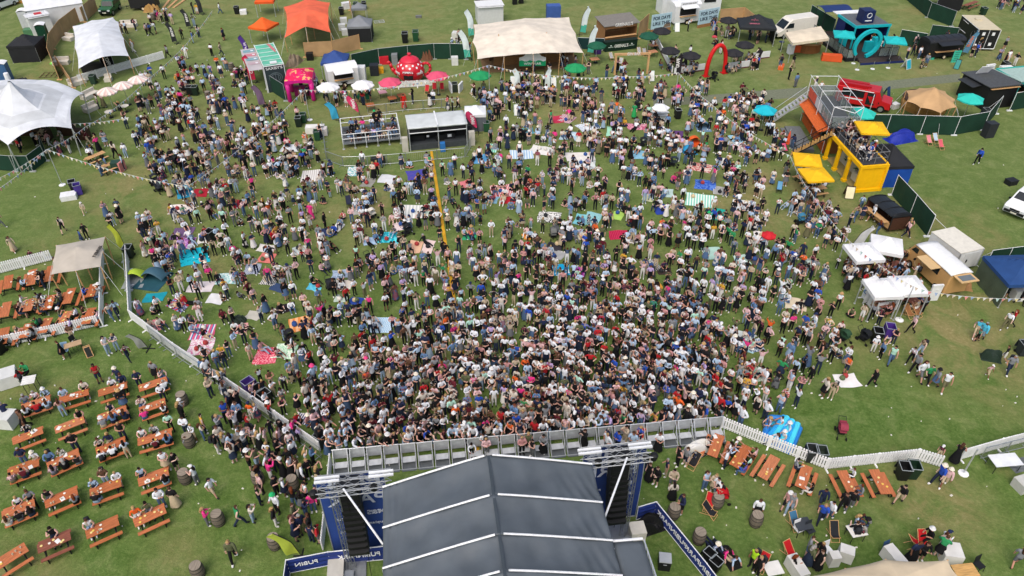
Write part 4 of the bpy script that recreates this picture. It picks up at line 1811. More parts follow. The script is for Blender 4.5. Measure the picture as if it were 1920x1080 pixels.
# ================================================================== orange picnic tables
TABLES={}
def ptab(key,label,a,b_,ns,col=None,standing=0,group='orange picnic tables',litter_=6,**kw):
	r,c,rz,L=picnic_table(label,a,b_,col=col,group=group)
	TABLES[key]=(c,rz,L,ns,label)
	R_=random.Random(key)
	for k in range(litter_):
		x,y=R_.uniform(-L*.42,L*.42),R_.uniform(-.25,.25)
		p=Matrix.Translation(c)@Matrix.Rotation(rz,4,'Z')@Vector((x,y,.757))
		m=MB()
		t=R_.random()
		if t<.55:
			m.lathe([(.055,0),(.07,.03),(.0,.032)],9)
			o=m.build('dish',mat(R_.choice(['#e6d28a','#e9e4d6','#e2c25a']),.6,'plastic'),None,p)
			tag(o,'small pale dish on a picnic table','dish','dishes and cups on the picnic tables')
		elif t<.85:
			m.lathe([(.032,0),(.042,.12),(.036,.12),(.028,.01)],8,close=False)
			o=m.build('cup',mat('#d9d3bb',.3,'plastic'),None,p)
			tag(o,'pale plastic cup on a picnic table','cup','dishes and cups on the picnic tables')
		else:
			m.box((0,0,.008),(.3,.22,.012),R_.uniform(0,3))
			o=m.build('napkin',mat('#e2e2de',.8),None,p)
			tag(o,'white paper on a picnic table','paper','dishes and cups on the picnic tables')
BG='orange picnic tables in the beer garden'
row=['nearest the white tablecloths at the left edge',]
ptab('T1','orange picnic table crowded with pale blue shirts near the left edge',(40,764),(94,746),6,group=BG)
ptab('T2','orange picnic table with two standing drinkers behind, second from left in the back row',(111,751),(166,734),3,group=BG)
ptab('T3','orange picnic table with a white sheet spread on top in the back row',(184,738),(238,721),2,group=BG)
ptab('T4','orange picnic table at the right end of the back row under a tall standing man',(260,729),(313,711),3,group=BG)
ptab('T5','orange picnic table just below the right end of the back row',(261,770),(310,753),4,group=BG)
ptab('T6','orange picnic table with a tan bundle lying on its front bench',(183,786),(237,766),5,group=BG)
ptab('T7','bright orange picnic table with one diner at its right end, third row',(103,807),(158,786),1,group=BG)
ptab('T8','orange picnic table with yellow dishes near the left edge, third row',(23,828),(80,806),1,group=BG)
ptab('T9','orange picnic table packed with six diners in the middle of the garden',(180,847),(235,826),6,group=BG)
ptab('T10','orange picnic table with a diner in a mint green coat beside the barrels',(258,829),(322,811),5,group=BG)
ptab('T11','orange picnic table with a pink-topped diner at its front bench end',(88,874),(148,848),6,group=BG)
ptab('T12','orange picnic table of four diners at the left edge, fourth row',(14,887),(73,866),4,group=BG)
ptab('T13','orange picnic table with a bald diner in black on its far bench',(168,925),(227,904),4,group=BG)
ptab('T14','orange picnic table with a diner in grey standing at its left end',(259,905),(316,884),3,group=BG)
ptab('T15','orange picnic table with two diners face to face at the right end',(84,946),(145,920),2,group=BG)
ptab('T16','orange picnic table of five diners at the far left edge, fifth row',(3,967),(65,942),5,group=BG)
ptab('T17','bright orange picnic table with one diner, nearest the bottom grass',(161,1003),(222,976),1,group=BG)
ptab('T18','orange picnic table with white platters and a green bag on its bench',(251,981),(310,954),3,group=BG)
ptab('T19','reddish brown picnic table with a diner in black, bottom of the garden',(70,1030),(132,1003),1,col=REDWOOD,group=BG)
ptab('T20','empty orange picnic table cut off by the bottom left corner',(-8,1062),(50,1026),0,group=BG)
EG='orange picnic tables in the fenced enclosure'
E_=[('E1',(13,541),(17,516),0,'orange table at the left edge of the enclosure, back row'),('E2',(57,534),(62,505),3,'orange table with a diner in red, left of the canopy'),('E3',(90,527),(97,498),0,'orange table partly hidden under the beige canopy'),('E4',(7,594),(14,566),0,'empty orange table at the left edge, middle row'),('E5',(88,580),(97,553),5,'orange table crowded with diners in the middle row of the enclosure'),('E6',(124,569),(135,540),0,'empty orange table below the canopy, middle row'),('E7',(168,556),(177,532),3,'orange table set with cups by the right fence of the enclosure, middle row'),('E8',(50,583),(58,560),5,'orange table ringed by diners in white, middle row'),('E9',(3,645),(10,614),0,'empty orange table in the lower left corner of the enclosure'),('E10',(43,633),(55,606),4,'orange table with a diner in a red dress, front row'),('E11',(78,624),(91,596),0,'empty orange table in the front row of the enclosure'),('E12',(113,611),(129,583),3,'orange table strewn with bottles, front row of the enclosure'),('E13',(160,607),(173,577),2,'orange table full of cups by the right fence, front row')]
for k,a,b_,n,l in E_:
	ptab(k,l,a,b_,n,group=EG,litter_=5 if n else 1)
RG='orange picnic tables right of the stage'
for k,a,b_,n,l in[('R1',(1335,855),(1350,815),3,'orange picnic table with white plates nearest the stage barrier'),('R2',(1376,874),(1402,836),5,'orange picnic table crowded with diners under the white fence'),('R3',(1429,896),(1454,856),0,'orange picnic table with one cup, third from the stage'),('R4',(1500,914),(1514,873),2,'orange picnic table with diners in white on its left bench'),('R5',(1578,882),(1600,926),2,'orange picnic table with pink flowers and a diner in black'),('R6',(1638,880),(1662,926),0,'orange picnic table with a crumpled white bag, beside the two bins')]:
	ptab(k,l,a,b_,n,group=RG,litter_=4)
for px,py,l in[(345,757,'wooden barrel with two drinkers near the long picket fence'),(357,835,'wooden barrel at the right end of the picnic table rows'),(350,903,'wooden barrel with a drinker in white leaning on it'),(412,981,'wooden barrel beside a drinker in pink'),(374,1078,'lone wooden barrel at the bottom edge'),(447,838,'wooden barrel in the standing crowd left of the fence'),(526,832,'wooden barrel close to the fence corner by the stage'),(486,905,'wooden barrel at the left of the standing drinkers'),(551,915,'wooden barrel by a drinker in a green shirt'),(517,1025,'wooden barrel above the lime feather flag'),(1262,968,'wooden barrel with glasses by the bend of the navy banner'),(1309,1015,'lone wooden barrel beside the long navy banner'),(1415,983,'wooden barrel with one drinker behind it on the right lawn'),(1343,948,'wooden barrel beside the red pushchair'),(289,37,'wooden barrel at the top near the dark feather flags'),(277,58,'wooden barrel nearer the white coffee tent'),(392,186,'wooden barrel among drinkers left of the green container'),(435,132,'wooden barrel with drinkers near the purple flag'),(404,160,'wooden barrel in the group beside the bins')]:
	barrel(l,px,py)
for px,py,rz,col,l in[(1688,895,-.1,'#16181a','black wheelie bin on the left of the pair by the white fence'),(1706,893,-.1,'#173022','dark green wheelie bin on the right of the pair by the white fence'),(1517,862,-.1,'#2b3033','open bin full of rubbish behind the right picket fence'),(1534,865,-.1,'#2f3a33','second open bin full of rubbish behind the right picket fence'),(1640,640,-.2,'#17181a','black open wheelie bin beside the purple-lidded one'),(1663,632,-.2,'#4a2f86','purple wheelie bin right of the crowd'),(470,735,-.7,'#4b3680','purple bin beside the long picket fence'),(487,748,-.7,'#222628','black open bin next to the purple one by the picket fence'),(500,757,-.7,'#202325','second black open bin by the picket fence'),(2,662,-.2,'#15181a','black bin at the left edge below the picket fence'),(1913,664,0,'#2a3136','black bin with a grey lid at the right edge'),(397,452,-.4,'#25292c','double black bin with pale rims in the left part of the crowd'),(245,482,.1,'#1f2b26','bin with a pale green lid beside the lime flag'),(150,364,.5,'#4a3a8c','purple bin alone on the left grass'),(141,358,.5,'#23262a','black bin tipped beside the purple bin on the left grass'),(445,26,.1,'#16181a','black open bin at the top next to a white bag'),(605,835,-.6,'#2b3033','open bin with a pale rim at the corner of the stage fence')]:
	wheelie_bin(l,px,py,rz,col,group='wheelie bins around the field')
def kiosk(label,a,b,depth,h,wall,roof,name='kiosk',cat='bar',open_=(1.05,2.1),overhang=.12,drop=.25,corr=False,front=None,sides=True,group=None,hatch=None,W=None,counter=None,roof_th=.08):
	loc,rz,L=F(a,b)
	r=thing(name,label,cat,loc,rz,group)
	wm=mat(wall,.6,'wood')if isinstance(wall,str)else wall
	rm=mat(roof,.6,'metal')if isinstance(roof,str)else roof
	fm=(mat(front,.55,'paint')if isinstance(front,str)else front)or wm
	t=.06
	m=MB()
	m.box((0,depth-t/2,h/2-.05),(L,t,h-.1))
	if sides:
		for s in(-1,1):
			m.box((s*(L/2-t/2),depth/2+.002,h/2-.05),(t,depth-.01,h-.104))
	m.build('walls',wm,r)
	m=MB()
	m.box((0,t/2-.003,open_[0]/2),(L-2*t-.004,t,open_[0]))
	if open_[1]<h-.15:
		m.box((0,t/2-.003,(open_[1]+h-.1)/2),(L-2*t-.004,t,h-.1-open_[1]))
	m.build('front',fm,r)
	m=MB();m.box((0,depth/2,.03),(L-.2,depth-.2,.05));m.build('floor',DKWOOD,r)
	m=MB();m.box((0,-.08,open_[0]+.03),(L-.1,.4,.05));m.build('counter',counter or PALEW,r)
	m=MB()
	y0,y1=-overhang,depth+overhang
	nu=60 if corr else 4
	def fn(u,v):
		x=(u-.5)*(L+2*overhang)
		w=.05*math.sin(u*30*PI)if corr else 0
		return(x,y0+(y1-y0)*v,h+w-drop*v)
	m.slab(fn,nu,2,roof_th)
	m.build('roof',rm,r)
	m=MB()
	for k in range(5):
		m.tube((-L*.4+k*L*.2,depth-.3,1.1),(-L*.4+k*L*.2,depth-.3,1.1+.2+.1*(k%2)),.05,6)
	m.box((0,depth-.32,1.05),(L*.9,.3,.06))
	m.build('back_shelf',PALEW,r)
	if hatch:
		m=MB();m.box((0,-.55,h-.25),(L*.8,1.0,.04),rx=.25);m.build('hatch',mat(hatch,.5,'paint'),r)
	return r,L
t=stretch_tent('beige peaked canopy with dark lettering over the right end of the enclosure',[(105,460,2.5),(150,452,2.7),(197,444,2.6),(193,472,2.6),(189,500,2.3),(142,508,2.5),(95,515,2.3),(100,487,2.5)],[(146,462,.45,.9)],'#b5aea2',2.75,name='canopy_tent',cat='canopy',sag=.03)
o=G(184,473,2.72)-t.location
letters('PUBINPARK',.26,mat('#3a3733',.7),t,o+Vector((0,0,.10)),G(190,461,2.7)-G(182,484,2.7),G(170,472,2.75)-G(184,474,2.72),width=1.5,bold=.02)
CL='white-clothed tables near the left edge'
table('white-clothed square table at the left edge, upper of two',9,699,.5,1.2,1.2,'#cfd2d0',h=.95,cloth=True,group=CL)
table('white-clothed table at the left edge with a person leaning over it',4,776,-.1,1.3,1.0,'#cfd2d0',h=.95,cloth=True,group=CL)
table('small high table with a white cloth and two seated people left of the garden',53,712,.3,.8,.8,'#dcdcd8',h=1.0)
table('slim pale bar table below the enclosure fence',136,645,.5,1.1,.55,'#b79a77',h=1.0)
folding_chair('pale blue stool beside the slim bar table',128,668,.3,'#8fb4d6',seat_h=.6)
folding_chair('black stool at the end of the slim bar table',147,653,1.2,'#202224',seat_h=.6)
a_board('small wooden A-board menu standing on the grass below the enclosure',168,664,.6,w=.45,h=.8)
feather_flag('lime green feather flag leaning at the head of the long picket fence',238,470,2.7,'#a8b53c',lean=-.05,side=-1,w=.5)
feather_flag('lime green feather flag at the bottom left of the main stage',566,1043,2.1,'#a3b344',lean=-.25,side=-1,w=.7)
feather_flag('small grey flag on a thin leaning pole by the picket fence kink',279,654,1.4,'#8d918e',lean=-.3,side=-1,w=.6)
panel_fence('narrow lime green banner fixed along the top of the long picket fence',[(236,492),(242,545)],.9,mat('#b9c25a',.7,'cloth'),name='banner_fence',cat='banner')
crate('white covered stack lying on the left grass beside the purple bin',131,372,.35,1.3,.9,.5,'#dfe2e4','covered_stack','stack')
for k,(px,py,a,l)in enumerate([(178,292,.45,'long pale wood table left of the crowd, upper'),(202,309,.2,'long pale wood table left of the crowd, lower')]):
	picnic_table(l,(px-17,py+6-12*0),(px+17,py-8),col=PALEW,group='pale wood picnic tables left of the crowd')
crate('large dark green box among people at the left of the crowd',222,318,.2,.9,.7,.9,'#28453a')
crate('pink board leaning by the dark green box',232,320,1.4,.9,.15,1.0,'#c27d7a',kind='cloth')
def popup_tent(label,px,py,w,d,h,col,col2,rz=0.,seed=0):
	r=thing('popup_tent',label,'tent',G(px,py),rz,'pop-up shelters on the grass')
	m=MB()
	def fn(u,v):
		t=PI*(.02+.62*v)
		s_=math.sin(PI*(u*.9+.05))
		return((u-.5)*w*(1-.12*v),d/2-d*.5*(1-math.cos(t)),h*math.sin(t)*(.25+.75*s_)+.01)
	m.slab(fn,14,12,.01)
	m.build('shell',mat(col,.6,'cloth'),r,smooth=True)
	m=MB();m.slab(lambda u,v:((u-.5)*w,(v-.5)*d*1.2-.2,.03+.01*math.sin(u*9)),6,4,.01);m.build('groundsheet',mat(col2,.7,'cloth'),r)
	return r
popup_tent('lime and grey pop-up shelter by the lime flag',255,524,1.6,1.6,.9,'#a9c63a','#8f979a',.1)
popup_tent('blue-grey pop-up shelter right of the lime one',290,524,2.2,2.0,1.0,'#3c5f70','#234f5c',-.2)
popup_tent('orange pop-up shelter in the upper right of the crowd',1300,268,1.5,1.2,.8,'#d95f22','#c9501c',.2)
popup_tent('blue pop-up shelter beside the orange one',1318,240,1.5,1.2,.8,'#5b80a4','#6f8eac',0)
popup_tent('sky blue pop-up shelter at the top of the crowd',1290,284,1.3,1.2,.7,'#2f9fd8','#2b8fc4',.3)
popup_tent('bright blue pop-up tent lying open left of the crowd',347,362,1.4,1.2,.8,'#37a3c8','#2f93b8',.4)
heap('folded dark green tent bag on the grass by the left blankets',447,602,1.2,.9,.4,'#26332c','tent_bag','bag',5)
# ================================================================== top left
def marquee():
	cs=[(156,175),(135,241),(15,272),(-95,245),(-85,170),(75,150)]
	P=[G(x,y,3.0)for x,y in cs]
	C=sum(P,Vector())/6
	top=G(16,150,7.0)
	C=Vector((top.x,top.y,0))
	r=thing('marquee','big white six-sided marquee with a peaked roof and pale grey ring','marquee',C)
	Q=[p-C for p in P]
	N=12
	def ring(t):
		out=[]
		for k in range(6):
			a,b_=Q[k],Q[(k+1)%6]
			for j in range(N):
				s_=j/N
				p=a.lerp(b_,s_)
				if t>.999:
					arch=4*s_*(1-s_)
					p.z=3.0+.75*arch
					q=p*(1-.07*arch)
					out.append(Vector((q.x,q.y,p.z)))
				else:
					arch=4*s_*(1-s_)
					zz=7.4-2.9*min(1,t/.38)**.55-(1.45)*max(0,(t-.38)/.62)**1.1
					zz+=.7*arch*t**3
					out.append(Vector((p.x*t,p.y*t,zz)))
		return out
	ts=[.02,.06,.12,.2,.3,.4,.44,.5,.56,.63,.7,.8,.9,1.0]
	R_=[ring(t)for t in ts]
	n=len(R_[0])
	def band(i0,i1,name,m_):
		m=MB()
		vs_=[p for k in range(i0,i1+1)for p in R_[k]]
		fs=[(j*n+k,(j+1)*n+k,(j+1)*n+(k+1)%n,j*n+(k+1)%n)for j in range(i1-i0)for k in range(n)]
		m.add(vs_,fs)
		return m.build(name,m_,r,smooth=False)
	band(0,6,'roof_peak',WHITEC)
	band(6,10,'roof_ring',mat('#c3c8cb',.6,'canvas'))
	band(10,13,'roof_skirt',WHITEC)
	m=MB();m.lathe([(.25,7.1),(.22,7.7),(0,7.75)],8);m.build('finial',WHITE,r)
	for q in Q:
		m=MB();m.tube((q.x*.96,q.y*.96,0),(q.x,q.y,3.0),.06,7);m.build('leg',ALU,r)
		m=MB();m.tube((q.x,q.y,3.0),(q.x*1.16,q.y*1.16,0),.012,4);m.build('guy_rope',WHITE,r)
	m=MB()
	for a,b_ in((3,4),(4,5)):
		p,q=Q[a]*.97,Q[b_]*.97
		m.grid(lambda u,v:(p.x+(q.x-p.x)*u+.05*math.sin(u*60),p.y+(q.y-p.y)*u,v*3.0),40,3)
	m.build('side_wall',WHITEC,r)
	m=MB()
	for k in range(5):
		m.box((-4+k*2.0,1.5+(k%2),.55),(1.6,.7,1.1))
	m.build('bar_counter',DKWOOD,r)
marquee()
panel_fence('dark green cloth hoarding in front of the big white marquee',[(-20,318),(30,322),(62,322),(88,302),(85,283)],1.7,GREENH,name='hoarding',cat='hoarding')
stretch_tent('white stretch tent over the coffee stall, scalloped along its right edge',[(136,49,2.5),(172,38,2.9),(212,32,2.8),(222,41,2.5),(232,72,2.7),(242,105,2.3),(192,107,3.2),(147,129,2.2),(140,88,2.6)],[(185,62,.4,2.2)],WHITEC,3.25,sag=.045)
o=thing('coffee_banner','black banner with white vertical lettering inside the white coffee tent','banner',G(206,133),.1)
m=MB();m.slab(lambda u,v:((u-.5)*1.5,.03*math.sin(u*8),.05+2.0*v),5,5,.004);m.build('cloth',BLACKC,o)
m=MB();m.tube((-.76,0,0),(-.76,0,2.1),.025,5);m.tube((.76,0,0),(.76,0,2.1),.025,5);m.build('frame',ALU,o)
letters('COFFEE',.42,mat('#e8e8e4'),o,(.15,-.05,1.1),(.12,0,-1),(1,0,.12),width=1.75,bold=.02)
crate('black bar block under the white coffee tent',178,134,.1,2.6,.8,1.1,'#1f2022','bar_counter','bar')
gazebo('black gazebo with all four walls closed at the top left',G(60,108),.12,3.3,3.3,'#212327',walls={'f':'#212327','l':'#212327','r':'#212327','b':'#212327'},h=2.1,peak=3.0,group='pop-up gazebos')
def frame_tent(label,a,b,depth,h,peak,col):
	loc,rz,L=F(a,b)
	r=thing('frame_tent',label,'tent',loc,rz)
	c=mat(col,.75,'canvas')
	m=MB()
	for y in(.02,depth-.02):
		m.grid(lambda u,v:((u-.5)*L,y+.03*math.sin(u*31)*(1-v),v*h),24,4)
	for x in(-L/2,L/2):
		m.grid(lambda u,v:(x+.03*math.sin(u*31)*(1-v),u*depth,v*h),16,4)
	m.build('side_wall',c,r)
	m=MB()
	m.slab(lambda u,v:((u-.5)*(L+.15),-.08+(depth+.16)*v,h+(peak-h)*(1-abs(2*v-1))+.01),12,8,.02)
	m.build('roof',c,r)
	m=MB()
	m.add([(x,y,z)for x in(-L/2,L/2)for y,z in((0,h),(depth/2,peak),(depth,h))],[(0,1,2),(5,4,3)])
	m.build('gable',c,r)
	return r
frame_tent('long white frame tent with closed walls at the top edge',(62,54),(165,38),4.5,2.4,3.4,'#d9dde0')
r,L=kiosk('small white portable cabin with a red roof hatch',(64,68),(104,60),2.2,2.5,mat('#d3d7d9',.5,'paint'),mat('#d9dcde',.5,'paint'),'portable_cabin','cabin',open_=(2.3,2.4),counter=WHITE)
m=MB();m.box((.2,1.2,2.42),(.9,.8,.1));m.build('roof_hatch',mat('#b8242c',.5,'paint'),r)
def loo(label,px,py,rz,col,group='portable toilets'):
	r=thing('portable_toilet',label,'toilet',G(px,py),rz,group)
	m=MB();m.box((0,0,1.1),(1.1,1.15,2.2));m.build('cabin',mat(col,.5,'plastic'),r)
	m=MB();m.box((0,-.585,1.05),(.7,.03,1.85));h_=m.build('door',mat(col,.4,'plastic'),r)
	m=MB();m.box((.26,-.62,1.0),(.05,.05,.16));m.build('handle',WHITE,h_)
	m=MB();m.slab(lambda u,v:((u-.5)*1.2,(v-.5)*1.25,2.24+.16*math.sin(PI*u)),8,2,.03);m.build('roof',WPLAST,r)
loo('dark green portable toilet with white roof beside the portable cabin',86,77,.3,'#17402f')
loo('pale grey and white portable toilet behind the cabin at the left',52,50,.3,'#b9bfc2')
crate('low green tank beside the portable cabin',57,65,.2,1.1,1.0,.8,'#4d7a57','water_tank','tank')
loo('white and blue portable toilet above the big marquee',15,152,.2,'#3f6490')
heap('coil of black hoses on a grey sheet above the big marquee',44,152,1.6,1.0,.35,'#2c2f33','hose_coil','hoses',3)
panel_fence('tall tan hessian screen curving round the black gazebo side of the coffee tent',[(112,150),(99,118),(101,93),(120,66),(150,42)],2.0,HESSIAN,name='hessian_screen',cat='screen',post=PALEW)
panel_fence('short tan hessian screen running up to the top edge',[(159,42),(184,20)],2.0,HESSIAN,name='hessian_screen',cat='screen',post=PALEW)
panel_fence('low tan hessian screen down to the big marquee',[(110,124),(138,165)],1.3,HESSIAN,name='hessian_screen',cat='screen',post=PALEW)
o=thing('wood_frame','timber lattice frame lying on the grass near the black gazebo','frame',G(98,141),.1)
m=MB()
for k in range(5):m.box((-1.2+k*.6,0,.06),(.07,1.6,.05))
for k in range(3):m.box((0,-.75+k*.75,.11),(2.5,.07,.04))
m.build('battens',mat('#6b6243',.8,'wood'),o)
heap('bright green bag on the grass beside the black gazebo',100,119,.8,.6,.2,'#6fce52','bag','bag',9)
vehicle('old green off-road vehicle facing us at the top left',G(201,30)+Vector((0,1.5,0)),.03,[(-2.0,.5),(-2.0,1.05),(-.75,1.12),(-.45,1.75),(1.9,1.75),(1.95,.5)],1.75,'#235a34',(-1.35,1.2),'off-road car','off_road_car',.4,[('screen',[(-.76,1.15),(-.47,1.72)]),('side',[(-.4,1.2),(-.3,1.65),(.7,1.65),(.7,1.2)]),('side',[(.8,1.2),(.8,1.65),(1.7,1.65),(1.7,1.2)])],lights=(-2.02,.9))
vehicle('white car with dark wheels cut off by the top left corner',G(6,14),ang(0,10,40,0)+PI/2+.3,[(-2.1,.3),(-2.15,.75),(-1.0,1.0),(-.4,1.5),(1.2,1.5),(2.0,1.05),(2.05,.3)],1.8,'#e2e5e6',(-1.35,1.3),'car','parked_car',.32,[('screen',[(-1.0,1.02),(-.42,1.48)]),('side',[(-.75,1.05),(-.3,1.42),(1.1,1.42),(1.6,1.05)]),('rear',[(1.25,1.47),(1.95,1.1)])],lights=(-2.15,.7))
crate('brown tow bar beam with grey case beside the white car',40,6,.05,3.0,.15,.35,'#c08a3e','timber_beam','beam',kind='wood')
horse_trailer('dark open-sided trailer with straw bales at the top edge',F((248,27),(278,24))[0]+Vector((0,2.2,0)),.08,3.6,2.0,2.4,'#222326','#2b2c2f',round_=False,hatch=False)
heap('pile of straw bales beside the dark trailer at the top',285,20,2.2,1.6,.8,'#a3804a','straw_bales','straw',6)
for k,px in enumerate((313,325,337)):
	m=MB();m.box((0,0,.05),(.35,4.0,.07));m.box((0,0,.1),(.3,3.9,.03))
	tag(m.build('plank',PALEW,None,G(px,7),.1-.1*k),'long pale timber plank on the grass at the top edge','plank','planks at the top edge')
FF='dark feather flags at the top left'
feather_flag('dark feather flag nearest the coffee tent',333,82,2.9,'#2b2e33',lean=-.02,side=-1,text='BREW',group=FF,w=.6)
feather_flag('dark feather flag in the middle of the three at the top left',359,53,2.7,'#2b2e33',lean=-.02,side=-1,text='BREW',group=FF,w=.6)
feather_flag('dark feather flag cut off by the top edge',382,27,2.7,'#2b2e33',lean=-.02,side=-1,group=FF,w=.6)
UG='pink and white striped parasols at the left'
for k,(px,py,l)in enumerate([(201,171,'nearest the marquee'),(230,160,'in the middle of its row of three'),(258,149,'at the upper right of its row of three')]):
	umbrella('pink and white fringed parasol '+l,px,py,1.08,'#d9bdb6',2.3,16,group=UG,col2='#e2ddd4')
	table('round white table under the %s pink parasol'%['left','middle','upper right'][k],px+3,py+38,0,.9,.9,'#d9d5cc',round_=True,group='round tables under the pink parasols')
SF=[('pale cream sofa at the left of the coffee tent',116,120,.15,1.9,.9),('pale cream sofa behind the coffee tent',130,75,-.3,1.4,.9),('white sofa by the lower end of the picket fence',146,158,.9,1.8,.9),('white sofa with cushions right of the coffee tent',242,50,.1,2.2,.9),('white pouffe between the fence and the pink parasols',204,152,.2,.8,.8),('white sofa left of the pink parasols',170,182,1.2,2.0,.9),('pale bench with two seated people below the pink parasols',172,207,1.1,1.6,.8)]
for l,px,py,rz,w,d in SF:
	r=thing('sofa',l,'sofa',G(px,py),rz,'pale sofas and seats at the top left')
	m=MB();m.box((0,0,.23),(w,d,.42),taper=.98);m.build('seat',mat('#cfcabf',.8,'cloth'),r)
	m=MB();m.box((0,d/2-.1,.6),(w,.2,.4));m.build('backrest',mat('#cfcabf',.8,'cloth'),r)
wheelie_bin('green bin beside the white pouffe at the left',177,157,.1,'#2c4436',group='wheelie bins around the field')
crate('white bag of rubbish beside the black bin at the top',457,26,.2,.9,.8,.6,'#e1e3e4','bag','bag','cloth')
wheelie_bin('large black double bin in the upper left crowd, left of a group',358,178,.1,'#17191b',group='wheelie bins around the field')
wheelie_bin('large dark green double bin in the upper left crowd',368,178,.1,'#1b2d22',group='wheelie bins around the field')
wheelie_bin('green bin below the green hoarding of the marquee',68,310,.1,'#274a35',group='wheelie bins around the field')
# ================================================================== along the top: stalls and bars
gazebo('small orange gazebo at the very top beside the orange stretch tent',G(503,26),.1,2.6,2.6,'#d95520',group='pop-up gazebos')
gazebo('orange gazebo against the back of the green printed stand',G(500,76),-.35,2.8,2.8,'#df5f22',group='pop-up gazebos')
stretch_tent('large coral orange stretch tent pitched at the top',[(532,13,2.6),(580,-4,3.2),(619,5,2.8),(616,30,3.2),(620,61,2.0),(573,50,3.3),(533,71,1.9),(538,40,3.1)],[(582,18,.5,2.0)],'#df6747',3.4,sag=.05)
def printed_stand():
	loc,rz,L=F((504,174),(541,168))
	r=thing('exhibition_stand','tall green printed stand with slate front and white block lettering','stand',loc,rz)
	D,h=7.0,3.1
	m=MB();m.box((L*.12,D,h/2),(L*.8,.08,h));m.box((L/2,D/2,h/2),(.08,D,h));m.build('walls',mat('#54615f',.7,'canvas'),r)
	m=MB();m.box((0,0,h/2),(L,.07,h));m.build('front',mat('#2e3c40',.6,'canvas'),r)
	m=MB();m.slab(lambda u,v:(-L/2+L*u,.1+D*v,h+.02+.03*math.sin(v*22)),6,40,.03);m.build('roof',mat('#63b79b',.6,'canvas'),r)
	m=MB()
	for k in range(6):m.box((0,.3+k*1.3,h+.06),(L,.07,.03))
	for x in(-L/2,L/2):m.tube((x,-.02,h+.05),(x,D+.1,h+.05),.05,6)
	for x in(-L/2,L/2):m.tube((x,-.04,0),(x,-.04,h),.045,6)
	m.tube((-L/2,-.04,h),(L/2,-.04,h),.05,6)
	m.build('frame',WHITE,r)
	m=MB();m.prism([(L*.12,6.9),(L*.3,6.6),(L*.43,4.6),(L*.4,3.6),(L*.28,4.6),(L*.2,5.8)],h+.07,h+.085);m.build('pink_swoosh',mat('#c9737a',.6,'canvas'),r)
	m=MB();m.box((.1,.5,h+.14),(.75,.6,.12));m.build('roof_box',mat('#d9dde0',.6),r)
	letters("SAXBY'S",.3,mat('#dfe5e4',.6),r,(0,-.05,h-.32),(1,0,0),(0,0,1),width=L*.82,bold=.012)
	m=MB()
	for a in range(28):
		t0,t1=2*PI*a/28,2*PI*(a+1)/28
		for q in(.52,.72):
			m.tube((q*math.cos(t0),-.05,1.65+q*.8*math.sin(t0)),(q*math.cos(t1),-.05,1.65+q*.8*math.sin(t1)),.05,4)
	m.box((0,-.05,1.65),(.08,.03,1.0));m.box((-.3,-.05,1.65),(.07,.03,.8));m.box((.3,-.05,1.65),(.07,.03,.8))
	m.build('emblem',mat('#5d6d71',.6),r)
	a=thing('menu_canopy','pale flat canopy printed with pink and teal blocks left of the green stand','canopy',SMv(loc,rz,-L/2-.85,3.4),rz)
	m=MB();m.slab(lambda u,v:((u-.5)*1.6,(v-.5)*7.0,2.9+.02*math.sin(v*12)),4,12,.03);m.build('roof',mat('#b9b3b6',.7,'canvas'),a)
	for k,c in enumerate(('#7ba3ad','#c9808c','#7ba3ad','#b9a3aa')):
		m=MB();m.box((.05,2.6-k*1.35,2.935),(1.3,.8,.012));m.build('printed_block',mat(c,.7,'canvas'),a)
		m=MB();m.box((.4,2.6-k*1.35,2.948),(.3,.3,.01));m.build('white_mark',WHITE,a)
	for x in(-.75,.75):
		for y in(-3.4,3.4):
			m=MB();m.tube((x,y,0),(x,y,2.9),.035,6);m.build('leg',WHITE,a)
def SMv(loc,rz,x,y,z=0):
	return Matrix.Translation(loc)@Matrix.Rotation(rz,4,'Z')@Vector((x,y,z))
printed_stand()
panel_fence('dark green hoarding slanting in front of the green printed stand',[(503,168),(537,190)],2.0,GREENH,name='hoarding',cat='hoarding')
feather_flag('purple feather flag left of the green printed stand',474,119,3.6,'#4d2f86',lean=-.07,side=-1,text='BAR',w=.62,tcol='#e0d9f0')
feather_flag('red and pink feather flag with white lettering in front of the pale canopy',481,155,3.4,'#c4294b',lean=.0,side=-1,text='O-BAR',w=.75)
feather_flag('muted purple feather flag with a white round logo left of the pink arch',499,200,2.6,'#6f5a73',lean=-.08,side=-1,w=.7)
panel_fence('tan hessian screen in two panels in front of the orange stretch tent',[(573,108),(625,105),(676,92)],1.9,HESSIAN,name='hessian_screen',cat='screen',post=PALEW)
gazebo('grey gazebo with black walls at the top, right of the orange tent',G(678,72),.08,3.1,3.0,'#7d8287',walls={'f':'#1d1f22','l':'#1d1f22','r':'#1d1f22'},group='pop-up gazebos')
gazebo('small grey gazebo tucked behind the black-walled one',G(676,38),.08,2.0,1.6,'#7a7f84',group='pop-up gazebos',h=1.9,peak=2.5)
panel_fence('short hessian panel beside the small grey gazebo',[(657,20),(662,38)],1.8,HESSIAN,name='hessian_screen',cat='screen',post=PALEW)
for px,py,col,l in[(668,18,'#23452f','green open bin at the top beside the small grey gazebo'),(683,17,'#141718','black open bin at the top beside the small grey gazebo'),(641,28,'#1b1d1e','black bin left of the small grey gazebo'),(760,80,'#141718','black four-wheeled bin behind the green hoarding'),(780,77,'#1f4a30','green four-wheeled bin behind the green hoarding')]:
	wheelie_bin(l,px,py,.05,col,group='bins behind the stalls',sc=1.25 if py>70 else 1.0)
crate('white chest freezer at the top behind the grey gazebo',650,16,.5,1.2,.7,.9,'#d3d6d8','chest_freezer','freezer')
